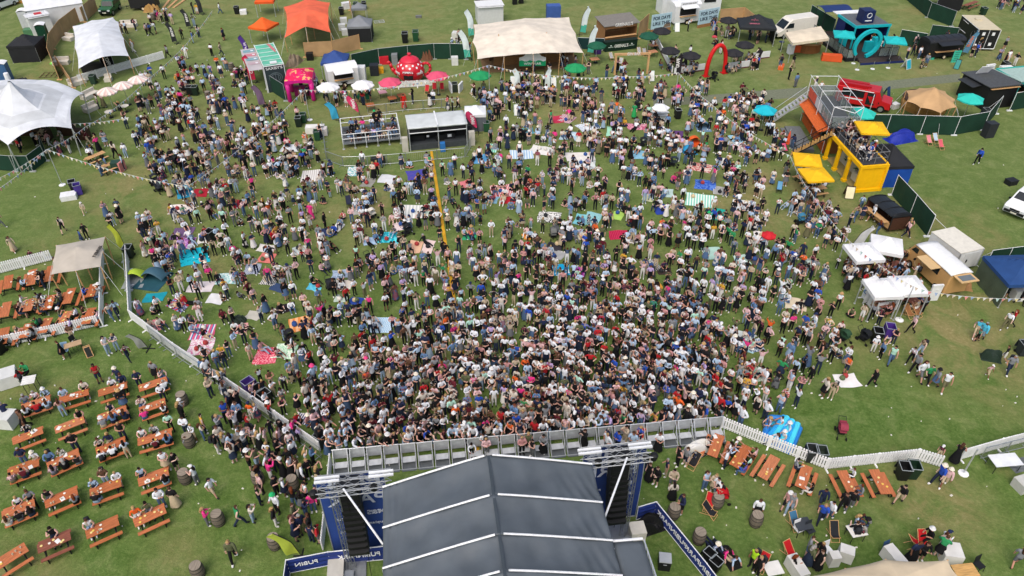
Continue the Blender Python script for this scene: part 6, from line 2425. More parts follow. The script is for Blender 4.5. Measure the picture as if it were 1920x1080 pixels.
def teal_bar():
	loc,rz,L=F((1585,116),(1681,110))
	r=thing('container_bar','turquoise and navy container bar with glass-sided deck and roof cube','bar',loc,rz)
	D=9.5
	m=MB();m.box((0,D/2,.2),(L,D,.4));m.build('deck',mat('#3b3230',.7,'wood'),r)
	m=MB();m.box((0,-.005,.2),(L+.06,.05,.42));m.box((-L/2-.02,D/2,.2),(.05,D,.42));m.build('deck_edge',mat('#16181f',.6,'paint'),r)
	m=MB();m.xprism([(-1.3,.02),(-.03,.02),(-.03,.38)],-L*.28,L/2+.3);m.build('ramp',mat('#3d3533',.7,'wood'),r)
	m=MB();m.box((L*.1,-1.32,.12),(L*.84,.06,.26));m.build('ramp_edge',mat('#1b2860',.6,'paint'),r)
	nv=mat('#15255c',.55,'paint')
	x0,x1,y0,y1,z1=-L*.18,L/2-.1,3.2,7.6,3.15
	w=x1-x0
	m=MB();m.box(((x0+x1)/2,y1,(z1+.4)/2),(w,.08,z1-.4));m.box((x1-.04,(y0+y1)/2,(z1+.4)/2),(.08,y1-y0-.1,z1-.41));m.box((x0+.04,y1-1,(z1+.4)/2),(.08,1.9,z1-.41));m.build('walls',nv,r)
	m=MB();m.slab(lambda u,v:(x0+w*u,y0+(y1-y0)*v,z1+.12+.018*math.sin(u*150)),96,2,.08);m.build('roof',mat('#5b6066',.6,'metal'),r)
	m=MB();m.box(((x0+x1)/2,y0-.06,z1),(w+.3,.14,.32))
	for x in(x0,x1):m.box((x,y0-.02,(z1+.4)/2-.1),(.16,.16,z1-.5))
	m.box((x0-.05,(y0+y1)/2+.1,z1),(.14,y1-y0,.32));m.build('turquoise_frame',TEALP,r)
	m=MB();m.box(((x0+x1)/2-.2,y1+.6,z1+.15),(w*1.05,1.1,.08));m.build('white_canopy',WHITE,r)
	m=MB();m.slab(lambda u,v:(x0-1.3+(w*.85)*u,y1+1.2+2.6*v,z1+.1+.25*math.sin(PI*v)),4,6,.04);m.build('navy_canopy',mat('#1f3568',.7,'canvas'),r)
	for x,y in((x0-1.2,y1+3.6),(x0+w*.8-1.3,y1+3.6),(x0-1.2,y1+1.3)):
		m=MB();m.tube((x,y,0),(x,y,z1+.1),.04,6);m.build('post',DARK,r)
	c=MB();c.box((.55,y0+1.3,z1+.95),(1.5,1.5,1.5));cu=c.build('roof_cube',mat('#1a2650',.5,'paint'),r)
	m=MB()
	for k in range(14):
		t0,t1=.35*PI-1.9*PI*k/14,.35*PI-1.9*PI*(k+1)/14
		m.tube((.55+.3*math.cos(t0),y0+.53,z1+1.15+.3*math.sin(t0)),(.55+.3*math.cos(t1),y0+.53,z1+1.15+.3*math.sin(t1)),.045,5)
	m.box((.55,y0+.54,z1+.5),(.9,.03,.12));m.build('emblem',WHITE,r)
	m=MB()
	n=34
	def pt(t,rr):return Vector((-L*.17+rr*1.65*math.sin(t)-.25*math.cos(t),0,2.1-rr*(1.75 if math.cos(t)<0 else 1.65)*math.cos(t)))
	for k in range(n):
		t0,t1=.28+(2*PI-.95)*k/n,.28+(2*PI-.95)*(k+1)/n
		q=[pt(t0,.84),pt(t1,.84),pt(t1,1.06),pt(t0,1.06)]
		y=Vector((0,.2,0))
		m.add([p-y for p in q]+[p+y for p in q],[(0,1,2,3),(7,6,5,4),(0,4,5,1),(2,6,7,3)])
	m.build('entrance_hoop',TEALP,r)
	for x,y,d in((.3,1.9,(1.0,.5,1.3)),(1.7,2.6,(.9,.7,1.5)),(-2.0,4.0,(.8,.6,1.2))):
		m=MB();m.box((x,y,.4+d[2]/2),d);m.build('counter',TEALP,r)
	railing(r,[(-L/2+.05,D-.1,.4),(-L/2+.05,.05,.4),(-L*.36,.05,.4)],1.1,DARK,pane=True)
	railing(r,[(L*.12,.05,.4),(L/2-.05,.05,.4),(L/2-.05,3.0,.4)],1.1,DARK,pane=True)
teal_bar()
UT='square turquoise parasols on the container bar deck'
umbrella('square turquoise parasol at the left of the container bar deck',1583,64,1.2,'#1fb3b5',2.5,square=True,group=UT,z0=.4,rz=-.25)
umbrella('square turquoise parasol at the right of the container bar deck',1679,75,1.2,'#1fb3b5',2.5,square=True,group=UT,z0=.4,rz=-.25)
for k,px in enumerate((1600,1607,1636,1665,1684)):
	o=thing('barrier_post','slim rope barrier post with round white base before the container bar','post',G(px,(119,131,129.5,127.5,113)[k]),0,'rope barrier posts')
	m=MB();m.tube((0,0,0),(0,0,1.0),.025,6);m.build('stem',STEEL,o)
	m=MB();m.lathe([(.26,0),(.26,.05),(.04,.08)],12);m.build('base',WHITE,o)
a_board('turquoise A-board with white edges right of the container bar ramp',1698,128,.5,face='#1d9fb5',frame='#dfe6e8',w=.8)
t=thing('awning','flat cream awning beside the white van','awning',G(1513,85))
P=[G(x,y,2.5)-t.location for x,y in((1486,81),(1555,72),(1539,49),(1472,61))]
m=MB();m.slab(lambda u,v:P[0].lerp(P[1],u).lerp(P[3].lerp(P[2],u),v)+Vector((0,0,.3*math.sin(PI*u)*math.sin(PI*v))),10,8,.04);m.build('roof',CREAM,t)
m=MB()
for a,b_ in zip(P,P[1:]+P[:1]):m.add([a,b_,b_-Vector((0,0,.3)),a-Vector((0,0,.3))],[(0,1,2,3)])
m.build('valance',CREAM,t)
for p in P:
	m=MB();m.tube((p.x,p.y,0),p,.04,6);m.build('leg',ALU,t)
o=thing('curved_bar','curved slatted timber bar under the cream awning','bar',G(1518,100))
m=MB()
for k in range(16):
	t_=PI+PI*k/15
	m.box((1.5*math.cos(t_),.9+1.1*math.sin(t_),.55),(.3,.05,1.1),t_+PI/2)
m.build('slats',mat('#8a5a33',.7,'wood'),o)
m=MB();m.prism([(1.65*math.cos(PI+PI*k/12),.9+1.25*math.sin(PI+PI*k/12))for k in range(13)]+[(1.2*math.cos(2*PI-PI*k/12),.9+.8*math.sin(2*PI-PI*k/12))for k in range(13)],1.11,1.16);m.build('top',PALEW,o)
table('orange-clothed table right of the curved timber bar',1561,102,-.2,2.4,.9,'#d0562a',h=.8,cloth=True)
table('orange-clothed back table under the cream awning',1504,84,0,2.3,.8,'#d0562a',h=.9,cloth=True)
crate('orange board lying on the grass in front of the awning bar',1464,128,1.2,1.3,.6,.4,'#d0602a','crate','crate')
crate('white cool box on a stand left of the curved timber bar',1481,100,.1,.7,.6,1.1,'#dcdfe1','cool_box','cool box')
table('slim dark poseur table by the white van',1466,78,0,.7,.7,'#2b3a5c',h=1.05,round_=True)
nd=ang(1525,60,1447,70)
VP=[(-2.9,.4),(-2.95,.95),(-2.2,1.3),(-1.45,2.2),(-1.0,2.5),(2.85,2.55),(2.95,2.4),(2.95,.4)]
vehicle('cream white high-roofed delivery van parked behind the awning bar',G(1484,66),nd+PI/2,VP,2.0,'#d9d6cc',(-1.9,1.7),'van','delivery_van',.36,[('screen',[(-2.18,1.33),(-1.48,2.18)]),('side',[(-1.9,1.4),(-1.4,2.0),(-.7,2.0),(-.7,1.4)])],lights=(-2.95,.85),belt=1.3)
GF='dark green cloth fences at the top right'
panel_fence('dark green cloth fence between the van and the container bar',[(1516,38),(1560,66)],2.1,GREENH,group=GF)
panel_fence('dark green cloth fence in two panels at the top edge',[(1692,-6),(1738,33),(1784,50)],2.1,GREENH,group=GF)
panel_fence('dark green cloth fence right of the container bar',[(1682,84),(1730,92)],2.0,GREENH,group=GF)
panel_fence('dark green fence stub behind the rounded black trailer',[(1740,72),(1790,78)],1.8,GREENH,group=GF)
gazebo('black gazebo cut off by the top edge behind the green fence',G(1764,14),.1,4,3.4,'#1b1d20',walls={'f':'#1b1d20','r':'#1b1d20'},group='pop-up gazebos')
loc,rz,L=F((1731,114),(1797,108))
horse_trailer('rounded black trailer bar with a ribbed barrel roof',loc+Vector((0,1.0,0)),rz,L,2.0,2.6,'#1b1c1f','#26282c',ribs=5,hcol='#26282c')
for px,py,l in[(1744,112,'turquoise menu board at the left end of the rounded black trailer'),(1789,117,'turquoise menu board at the right end of the rounded black trailer')]:
	o=thing('menu_board',l,'sign',G(px,py),.1,'turquoise menu boards')
	m=MB();m.box((0,0,.75),(.95,.05,1.5));m.build('board',mat('#3fb79c',.6,'paint'),o)
	m=MB()
	for k in range(5):m.box((0,-.032,1.3-k*.25),(.65-.1*(k%2),.012,.06))
	m.build('written_lines',mat('#1b4c46',.6),o)
feather_flag('blue and orange printed feather flag beside the boxy black trailer',1801,103,3.2,'#5c8fb0',lean=.16,side=1,w=.75,text='SLUSH',tcol='#e07a3a')
a_board('small turquoise A-board leaning in front of the rounded black trailer',1793,128,-.6,face='#3a8f8c',frame='#1d2a2a',w=.6)
loc,rz,L=F((1821,95),(1861,96))
r=thing('box_trailer','boxy black catering trailer with white edges and a pale roof','trailer',loc,rz)
m=MB();m.box((0,2.7,1.5),(L,5.4,2.4));m.build('body',mat('#1c1e21',.5,'paint'),r)
m=MB();m.box((0,2.7,2.74),(L+.05,5.45,.07));m.box((0,3.6,2.85),(.8,.6,.16));m.build('roof',mat('#c2b99f',.7,'paint'),r)
m=MB()
for x in(-L/2,L/2):
	m.tube((x,-.02,.3),(x,-.02,2.72),.05,5);m.tube((x,0,2.72),(x,5.4,2.72),.05,5)
m.tube((-L/2,-.02,.3),(L/2,-.02,.3),.05,5);m.tube((0,-.03,.3),(0,-.03,2.7),.03,5);m.tube((-L/2-.02,3,1.2),(-L/2-.02,4.6,1.2),.03,5);m.tube((-L/2-.02,3,2.4),(-L/2-.02,4.6,2.4),.03,5);m.build('edge_trim',WHITE,r)
m=MB()
for x,z in((-.6,2.2),(.6,2.2),(-.6,1.0),(.6,.9)):m.box((x,-.03,z),(.35,.02,.4))
m.build('white_notices',WHITE,r)
m=MB();m.lathe([(.5,0),(.5,.03)],18);o_=m.build('round_emblem',mat('#8d9296',.5),r);o_.location=(-L/2-.02,1.0,1.7);o_.rotation_euler=(0,-PI/2,0)
m=MB();m.slab(lambda u,v:(L/2+1.2*u,2.2+2.6*v,2.0-.1*u),3,3,.05);m.build('side_hatch',mat('#8d9296',.5,'paint'),r)
for y in(1.6,3.4):wheel(r,L/2+.02,y,.32);wheel(r,-L/2-.02,y,.32)
nd=ang(1580,196,1660,211)
vt=vehicle('red truck with roof rack, open door and dark side window beside the scaffold bar',G(1620,205)+Vector((0,.9,0)),nd+PI/2,[(-2.9,.45),(-2.9,1.15),(-1.9,1.35),(-1.45,2.25),(2.9,2.25),(2.9,.45)],2.1,'#b3171f',(-2.0,1.9),'truck','red_truck',.42,[('screen',[(-1.88,1.38),(-1.48,2.2)]),('side',[(-1.2,1.3),(-1.1,2.0),(-.3,2.0),(-.3,.7),(-1.2,.7)]),('side',[(0,1.3),(0,2.0),(2.3,2.0),(2.3,1.3)])],lights=(-2.9,.85))
m=MB();m.box((-.5,1.3,2.42),(.5,3.0,.3));m.box((.5,1.3,2.36),(.5,3.0,.18));m.box((0,-.3,2.33),(.5,.4,.12));m.build('roof_rack',mat('#a3161d',.4,'paint'),vt)
m=MB();m.box((-1.03,.7,2.12),(.02,3.2,.08));m.box((-1.06,1.2,1.08),(.02,2.4,.12));m.build('pale_lettering_strip',WHITE,vt)
m=MB();m.box((-1.45,-1.0,1.2),(.9,.06,1.5));m.build('open_door',mat('#d2d4d6',.5,'paint'),vt)
a_board('dark blue A-board beside the red truck',1659,185,.8,face='#1f3f6e',frame='#22406a',w=.8,h=1.4)
def scaffold_bar():
	a,b_=G(1515,180,2.8),G(1556,240,2.8)
	a.z=b_.z=0
	d=a-b_
	rz=math.atan2(d.y,d.x)
	L=d.length
	r=thing('scaffold_bar','two-storey bar with orange serving front, railed grey roof deck and side stairs','bar',(a+b_)/2,rz)
	W=2.6
	h=2.8
	og=mat('#c9602a',.6,'wood')
	m=MB();m.box((0,-W,h/2),(L,.06,h));m.box((-L/2+.03,-W/2,h/2),(.06,W-.1,h));m.box((L/2-.03,-W/2,h/2),(.06,W-.1,h));m.build('walls',mat('#8a5a34',.7,'wood'),r)
	m=MB();m.box((0,-.03,.5),(L-.15,.06,1.0));m.box((0,-.03,2.6),(L-.15,.06,.38));m.build('front',og,r)
	m=MB();m.box((0,.5,2.35),(L*.95,1.0,.05),rx=-.22);m.build('hatch',og,r)
	m=MB();m.box((0,.1,1.05),(L*.9,.45,.05));m.build('counter',mat('#d0672e',.6,'wood'),r)
	m=MB();m.box((0,-W/2,h+.02),(L+.1,W+.1,.1));m.build('roof_deck',mat('#4e5356',.6,'rubber'),r)
	railing(r,[(-L/2,0,h),(-L/2,-W,h),(L/2,-W,h),(L/2,0,h),(-L/2,0,h)],1.1,ALU,z=.07,pane=True)
	m=MB();m.box((L*.33,.05,h+.6),(L*.3,.03,.95));m.build('red_panel',mat('#cf5a44',.6),r)
	m=MB();m.box((L*.04,.05,h+.6),(L*.25,.03,.95));m.build('white_panel',mat('#c3c8cb',.6),r)
	fr=MB()
	for x in(-L/2,0,L/2):
		for y in(.15,-W-.1):fr.tube((x,y,0),(x,y,h+2.2),.03,6)
	for y in(.15,-W-.1):fr.tube((-L/2,y,h+2.2),(L/2+.3,y,h+2.2),.03,6)
	for x in(-L/2,0,L/2):fr.tube((x,.15,h+2.2),(x,-W-.1,h+2.2),.03,6)
	fr.tube((-L/2,.15,h+2.2),(-L/2-.9,-W*.6,h+2.0),.04,6);fr.tube((-L/2-.9,-W*.6,h+2.0),(-L/2,-W-.1,h+2.2),.04,6)
	fr.build('scaffold_frame',WHITE,r)
	m=MB()
	for k in range(11):
		t=k/10
		m.box((L/2-.3,.4+3.0*t,h*(1-t)+.05),(.9,.28,.04))
	for x in(L/2-.75,L/2+.15):
		m.box((x,1.9,h/2+.05),(.05,4.1,.2),rx=-math.atan2(h,3.0));m.tube((x,.3,h+1.0),(x,3.4,1.0),.03,5);m.tube((x,3.4,.0),(x,3.4,1.0),.03,5);m.tube((x,.3,h*.5+.9),(x,3.4,.5),.025,5)
	m.build('stairs',ALU,r)
	m=MB();m.box((-L*.12,1.6,.15),(L*.7,1.6,.3));m.box((-L*.12,2.6,.06),(L*.7,.5,.12));m.build('platform',mat('#6a6e70',.6,'rubber'),r)
scaffold_bar()
UH='turquoise parasols on the right'
umbrella('turquoise parasol standing alone at the right edge of the crowd',1435,206,1.25,'#17b0c4',2.3,6,group=UH)
umbrella('turquoise parasol between the red truck and the yellow bar',1618,212,1.4,'#2cbcae',2.3,6,group=UH)
umbrella('turquoise parasol in front of the black corrugated hut',1820,185,1.45,'#2cbcae',2.3,6,group=UH)
umbrella('closed orange parasol with a round table left of the scaffold bar',1482,247,.8,'#d9552c',2.0,closed=True)
table('small round orange table under the closed orange parasol',1467,259,0,.9,.9,'#cf5a34',round_=True)
def yellow_bar():
	a,b_=G(1600,361),G(1648,357)
	loc=(a+b_)/2
	d=b_-a
	rz=math.atan2(d.y,d.x)
	q=Matrix.Rotation(-rz,4,'Z')@(G(1558,252,2.9)-G(1613,312,2.9))
	r=thing('yellow_bar','bright yellow two-storey open bar with a crowded black-railed roof deck','bar',loc,rz)
	L,D,h=d.length,6.5,2.75
	sh=q.x/q.y
	X=lambda x,y:x+sh*y
	m=MB()
	m.yprism([(-L/2,0),(L/2,0),(L/2,h),(-L/2,h)],0,.1);m.box((0,-.03,.15),(L+.16,.14,.3));m.box((0,-.03,h-.13),(L+.2,.16,.3))
	for x in(-L/2,L/2):m.box((x,-.02,h/2),(.22,.2,h))
	m.build('end_wall',YELLOW,r)
	m=MB()
	for s in(-1,1):
		m.add([(X(s*L/2-.12,0),.1,h-.3),(X(s*L/2+.12,0),.1,h-.3),(X(s*L/2+.12,D),D,h-.3),(X(s*L/2-.12,D),D,h-.3)]+[(X(s*L/2-.12,0),.1,h+.05),(X(s*L/2+.12,0),.1,h+.05),(X(s*L/2+.12,D),D,h+.05),(X(s*L/2-.12,D),D,h+.05)],[(0,3,2,1),(4,5,6,7),(0,1,5,4),(1,2,6,5),(2,3,7,6),(3,0,4,7)])
	m.build('beam',YELLOW,r)
	for s in(-1,1):
		for y in(2.1,4.2,6.35):
			m=MB();m.box((X(s*L/2,y),y,h/2),(.28,.28,h));m.box((X(s*L/2,y),y,.12),(.42,.42,.24));m.box((X(s*L/2,y),y,h-.4),(.38,.38,.14));m.build('post',YELLOW,r)
	m=MB()
	def pl(z0,z1,ins):
		c=[(X(-L/2+ins,.15),.15),(X(L/2-ins,.15),.15),(X(L/2-ins,D),D),(X(-L/2+ins,D),D)]
		m.prism(c,z0,z1)
	pl(.02,.1,.1);m.build('floor',mat('#9a8a58',.7,'wood'),r)
	m=MB();pl(h-.06,h+.07,.13);m.build('roof_deck',mat('#3a3c3f',.7,'rubber'),r)
	m=MB();m.box((X(.4,4),4,.6),(.7,3.4,1.1));m.box((X(-.3,1.5),1.5,.6),(.5,1.4,.8));m.build('bar_counter',mat('#b7b39f',.6),r)
	m=MB()
	R_=random.Random(4)
	for k in range(60):
		y=R_.choice((2.1,4.3))+R_.gauss(0,.4);c=Vector((X(.1,y)+R_.gauss(0,.3),y,1.3+R_.gauss(0,.35)))
		e=Vector((R_.gauss(0,1),R_.gauss(0,1),R_.gauss(0,1))).normalized()*.18;f=Vector((R_.gauss(0,1),R_.gauss(0,1),R_.gauss(0,1))).normalized()*.1
		m.add([c-e,c+f,c+e,c-f],[(0,1,2,3)])
	m.build('hanging_plants',mat('#2d4f24',.8),r)
	i_=.1
	railing(r,[(X(-L/2+i_,D),D,h),(X(-L/2+i_,.2),.2,h),(X(L/2-i_,.2),.2,h),(X(L/2-i_,D),D,h)],1.1,mat('#85888b',.5,'metal',.3),z=.07,rad=.03)
	for k in range(80):
		y=prnd.uniform(.7,D-.3);x=prnd.uniform(-L/2+.4,L/2-.4)
		P=Matrix.Translation(loc)@Matrix.Rotation(rz,4,'Z')@Vector((X(x,y),y,0))
		if occ_ok(P.x,P.y,.4):person(pos=P,pose=prnd.choice(['sit','sit_talk','sit','drink','stand']),z=h+.08,where='on the yellow bar roof',rz=prnd.uniform(0,6.3))
	st=thing('stairs','black steel stairs with timber treads climbing to the yellow bar deck','stairs',loc,rz)
	P0=Matrix.Rotation(-rz,4,'Z')@(G(1486,288)-loc);P1=Vector((X(-L/2,D-1),D-.2,h))
	m=MB();f=MB()
	dd=(P1-P0);dn=Vector((-dd.y,dd.x,0)).normalized()*.5
	n=13
	for k in range(n+1):
		p=P0.lerp(P1,k/n);m.box(p+Vector((0,0,.03)),(.32,.95,.05),math.atan2(dd.y,dd.x))
	for s in(-1,1):
		f.tube(P0+dn*s,P1+dn*s,.07,6);f.tube(P0+dn*s+Vector((0,0,1)),P1+dn*s+Vector((0,0,1)),.035,6)
		for k in range(0,n+1,3):
			p=P0.lerp(P1,k/n)+dn*s;f.tube(p,p+Vector((0,0,1)),.03,5)
	m.build('treads',mat('#b08a50',.7,'wood'),st);f.build('handrail',mat('#26282b',.5,'metal',.3),st)
yellow_bar()
UY='square yellow parasols by the yellow bar'
umbrella('square yellow parasol up on the yellow bar roof deck',1635,239,1.25,'#e6b416',2.2,square=True,group=UY,z0=2.85,rz=-.1)
umbrella('square yellow parasol over the tables, farther of two',1514,299,1.2,'#e6b416',2.4,square=True,group=UY,rz=-.2)
umbrella('square yellow parasol over the tables, nearer of two',1530,327,1.2,'#e6b416',2.4,square=True,group=UY,rz=.1)
for px,py,l in[(1512,330,'pale wood picnic table under the farther yellow parasol'),(1530,353,'pale wood picnic table under the nearer yellow parasol')]:
	picnic_table(l,(px-18,py+2),(px+18,py-3),col=PALEW,group='pale wood picnic tables by the yellow bar')
	for k in range(5):
		a=k*1.3;q=G(px,py);person(pos=q+Vector((1.0*math.cos(a),.8*math.sin(a),0)),pose='sit',rz=a+PI/2,where='under a yellow parasol')
a_board('white and yellow A-board in front of the yellow bar',1590,369,-.2,face='#e2dcb8',frame='#4a3a2a',w=.8)
gazebo('black gazebo with blue side walls behind the yellow bar',G(1656,329),.06,2.5,4.4,'#24262a',walls={'f':'#14479c','l':'#14479c','r':'#14479c'},group='pop-up gazebos',h=2.2,peak=3.3)
heap('crumpled royal blue tarpaulin behind the green fence',1688,262,3.2,1.7,.8,'#1b2f9c','tarpaulin','tarpaulin',12)
heap('pile of crates and bags behind the green fence',1700,245,4.5,1.2,.8,'#8f6a4a','crate_pile','pile',13)
panel_fence('long dark green fence with white rails behind the yellow bar',[(1612,250),(1660,250),(1724,252),(1788,254),(1842,244),(1867,214)],2.1,GREENH,group='dark green cloth fences on the right',brace=.7,post=WHITE)
panel_fence('dark green fence cut off by the right edge',[(1892,208),(1940,200)],2.1,GREENH,group='dark green cloth fences on the right',post=WHITE)
panel_fence('dark green fence with white braces behind the black livestock trailer',[(1671,366),(1705,404),(1738,444)],2.1,GREENH,group='dark green cloth fences on the right',brace=1.4,post=WHITE)
panel_fence('dark green fence behind the navy gazebo at the right edge',[(1843,508),(1880,503),(1935,496)],2.0,GREENH,group='dark green cloth fences on the right',brace=.8,post=WHITE)
crate('dark speaker on a stand at the end of the long green fence',1850,256,.2,1.0,.8,1.6,'#2b2e33','speaker_box','loudspeaker')
for px,py,c,l in[(1740,270,'#cf7f8a','pink deck chair right of the blue tarpaulin'),(1762,278,'#c85a66','red and pink deck chair on the grass right of the blue tarpaulin'),(1752,266,'#a9bfd0','pale blue deck chair between two pink ones')]:
	deck_chair(l,px,py,.2,c)
stretch_tent('tan star-edged stretch tent over a round wicker bar',[(1699,170,2.5),(1724,165,2.6),(1752,163,2.7),(1772,171,2.6),(1790,186,2.4),(1794,201,2.2),(1764,212,2.2),(1726,202,2.4),(1700,190,2.4)],[(1756,163,1.3,1.3)],'#bd9a70',2.7,sag=.09)
o=thing('round_bar','round wicker-fronted bar under the tan tent','bar',G(1742,214)+Vector((0,1.6,0)))
m=MB();m.lathe([(2.3,0),(2.4,.55),(2.3,1.1)],26);m.build('front',mat('#b98a4d',.8,'wood'),o)
m=MB();m.lathe([(2.42,1.1),(2.42,1.16),(1.9,1.16),(1.9,1.1)],26);m.build('top',DKWOOD,o)
m=MB();m.box((0,0,.6),(1.8,1.0,1.2));m.build('back_counter',DARK,o)
crate('white cube bag left of the round wicker bar',1676,203,.4,.8,.6,.6,'#d9dcdd','bag','bag')
r,L=kiosk('black hut with ribbed grey metal roof',(1840,206),(1894,200),4.2,2.7,mat('#1a1b1d',.6,'paint'),mat('#55595c',.5,'metal',.3),'bar_hut','bar',corr=True,overhang=.2,open_=(2.4,2.45),drop=.1)
m=MB();m.slab(lambda u,v:(-L/2-1.1+1.1*u,1.2+2.4*v,2.2+.15*u),3,3,.06);m.build('side_canopy',mat('#3a3d40',.5,'metal',.3),r)
m=MB()
for x in(-.6,.2):m.box((x,3.2,3.2),(.8,.06,1.1),rx=.5);m.tube((x,3.5,2.7),(x,3.0,3.5),.03,5)
m.build('roof_signs',WHITE,r)
r,L=kiosk('turquoise painted bar hut cut off by the right edge',(1898,192),(1960,186),4,2.5,mat('#35a79f',.6,'paint'),mat('#9fb8b0',.6,'metal'),'bar_hut','bar',open_=(1.1,2.1))
for px,py,c,l in[(1882,132,'#1a1c1e','black double bin above the black hut'),(1842,28,'#1f3a2b','dark green bin at the top right corner'),(1845,221,'#3d444a','grey bin by the fence corner on the right')]:
	wheelie_bin(l,px,py,.1,c,group='wheelie bins around the field')
crate('white cool box above the black hut',1883,138,.1,1.4,.8,.9,'#d9dbd8','cool_box','cool box')
crate('pair of white deck boards leaning on the black hut roof side',1851,140,.3,1.2,.2,1.3,'#dfe2e2','board','board')
picnic_table('red picnic table with seated people at the top right corner',(1810,10),(1832,2),col=REDWOOD,group='picnic tables at the top right')
loc,rz,L=F((1663,438),(1697,434))
r=thing('livestock_trailer','black and brown livestock trailer turned into a bar','trailer',loc,rz)
D=3.1
X=lambda x,y:x-.12*y
def tb(m,x0,x1,y0,y1,z0,z1):m.prism([(X(x0,y0),y0),(X(x1,y0),y0),(X(x1,y1),y1),(X(x0,y1),y1)],z0,z1)
m=MB();tb(m,-L/2,L/2,0,.08,.3,1.5);tb(m,L/2-.08,L/2,.1,D,.3,1.6);tb(m,-L/2,L/2,D-.08,D,.3,1.6);tb(m,-L/2,L/2,.1,D-.1,.3,.42);m.build('body',mat('#4a2f22',.7,'wood'),r)
m=MB();tb(m,-L/2,-L/2+.1,.1,D,.42,.9);tb(m,-L/2-.35,-L/2+.15,.3,D-.3,.9,.96);m.build('counter',PALEW,r)
m=MB();m.add([(X(L/2*1.04*math.cos(PI*k/10),y),y,1.62+.3*math.sin(PI*k/10))for y in(-.08,D+.08)for k in range(11)],[(k,k+1,12+k,11+k)for k in range(10)]+[tuple(range(11)),tuple(reversed(range(11,22)))]);m.build('roof',mat('#23272b',.4,'paint'),r)
m=MB()
for y in(.05,D*.33,D*.66,D-.05):m.path([(X(L/2*1.05*math.cos(PI*k/8),y),y,1.64+.31*math.sin(PI*k/8))for k in range(9)],.035,5)
for x in(-L/2,L/2):m.tube((X(x,0),0,.3),(X(x,0),0,1.62),.05,5);m.tube((X(x,D),D,.3),(X(x,D),D,1.62),.05,5)
m.build('roof_rib',DARK,r)
for k,yy in enumerate((1.1,2.0)):wheel(r,L/2-.15,yy,.3)
GW='white gazebos by the tan camper van'
for px,py,rz,w,l in[(1621,470,.12,2.3,'white gazebo at the left of the upper pair'),(1664,456,-.35,2.3,'white gazebo tilted at the right of the upper pair'),(1657,537,.06,2.15,'white gazebo at the left of the lower pair behind the white flag'),(1704,532,.05,2.15,'white gazebo at the right of the lower pair')]:
	q=G(px,py,2.4);gazebo(l,Vector((q.x,q.y,0)),rz,w,w,'#e2e4e5',h=2.3,peak=3.0,group=GW)
TG='red wood tables by the white gazebos'
for k,(x0,y0,x1,y1)in enumerate([(1660,512,1672,488),(1645,505,1655,485),(1676,510,1688,490),(1680,482,1692,468),(1598,510,1602,492),(1650,575,1664,566),(1705,566,1728,556)]):
	_,c,rz,L=picnic_table(['brown picnic table between the two gazebo pairs, middle','brown picnic table under the upper left white gazebo','brown picnic table with a person in white, nearest the camper van','brown picnic table under the upper right white gazebo','narrow brown table at the left of the upper white gazebos','brown picnic table under the lower left white gazebo','brown picnic table under the lower right white gazebo'][k],(x0,y0),(x1,y1),col=mat('#8f5a4a',.7,'wood'),group=TG)
	TABLES['W%d'%k]=(c,rz,L,(0,3,2,2,5,4,4)[k],'by the white gazebos')
feather_flag('white feather flag at the left end of the lower white gazebos',1637,572,2.9,'#d9dcdf',lean=.05,side=-1,w=.9)
feather_flag('white curved feather flag leaning left of the upper white gazebos',1597,460,2.0,'#d9dcdf',lean=.35,side=1,w=.7)
for px,py,l in[(1701,592,'tan folding deck chair in front of the lower white gazebos'),(1716,590,'second tan folding deck chair in front of the lower white gazebos')]:deck_chair(l,px,py,.5,'#8a5f3a')
crate('white menu stand at the right end of the lower white gazebos',1747,563,.1,.8,.12,1.5,'#dfe2e2','menu_board','sign')
nd=ang(1778,542,1712,482)
cv=vehicle('tan camper van with white roof, side hatch and open rear, serving drinks',G(1747,520),nd+PI/2,[(-2.4,.35),(-2.45,1.0),(-2.2,1.45),(-1.9,2.0),(-1.6,2.15),(2.3,2.15),(2.4,1.95),(2.4,.35)],1.95,'#bd9562',(-1.6,1.5),'camper van','camper_van',.33,[('screen',[(-2.19,1.48),(-1.92,1.95)]),('side',[(-2.0,1.5),(-1.7,1.9),(-1.3,1.9),(-1.3,1.5)]),('side',[(-.4,1.3),(-.4,1.9),(1.2,1.9),(1.2,1.3)])],lights=(-2.44,.8))
m=MB();m.slab(lambda u,v:((u-.5)*1.86,-1.75+4.15*v,2.08+.24*math.sin(PI*(.12+.76*u))*(1-.3*(2*v-1)**4)),10,10,.1);m.build('roof',mat('#e2e4e3',.4,'paint'),cv,smooth=True)
m=MB();m.box((1.35,.4,2.0),(.9,1.7,.05),rx=0);m.build('side_hatch',mat('#c9ab7c',.5,'paint'),cv)
m=MB();m.box((0,2.85,2.05),(1.5,.95,.06));m.build('rear_hatch',mat('#c9a878',.5,'paint'),cv);m=MB();m.box((0,2.85,2.09),(1.1,.6,.03));m.build('rear_window',glass('#6a7274'),cv)
m=MB();m.lathe([(.42,0),(.42,.02)],18);o_=m.build('round_emblem',mat('#d9d2c0',.5),cv);o_.location=(.985,-.8,1.0);o_.rotation_euler=(0,PI/2,0)
heap('cardboard boxes at the back of the tan camper van',1800,536,1.6,1.2,.7,'#9a7650','cardboard_boxes','boxes',15)
loc,rz,L=F((1785,513),(1827,503))
dd=(G(1752,470)-G(1785,513));D=dd.length
r=thing('box_trailer','tall white refrigerated box trailer with a weathered roof','trailer',loc,rz)
m=MB();m.box((0,D/2,1.1),(L,D,1.65));m.build('body',mat('#d3d6d6',.45,'paint'),r)
m=MB();m.box((0,D/2,1.96),(L+.06,D+.06,.06));m.build('roof',mat('#d5d2c6',.6,'plastic'),r)
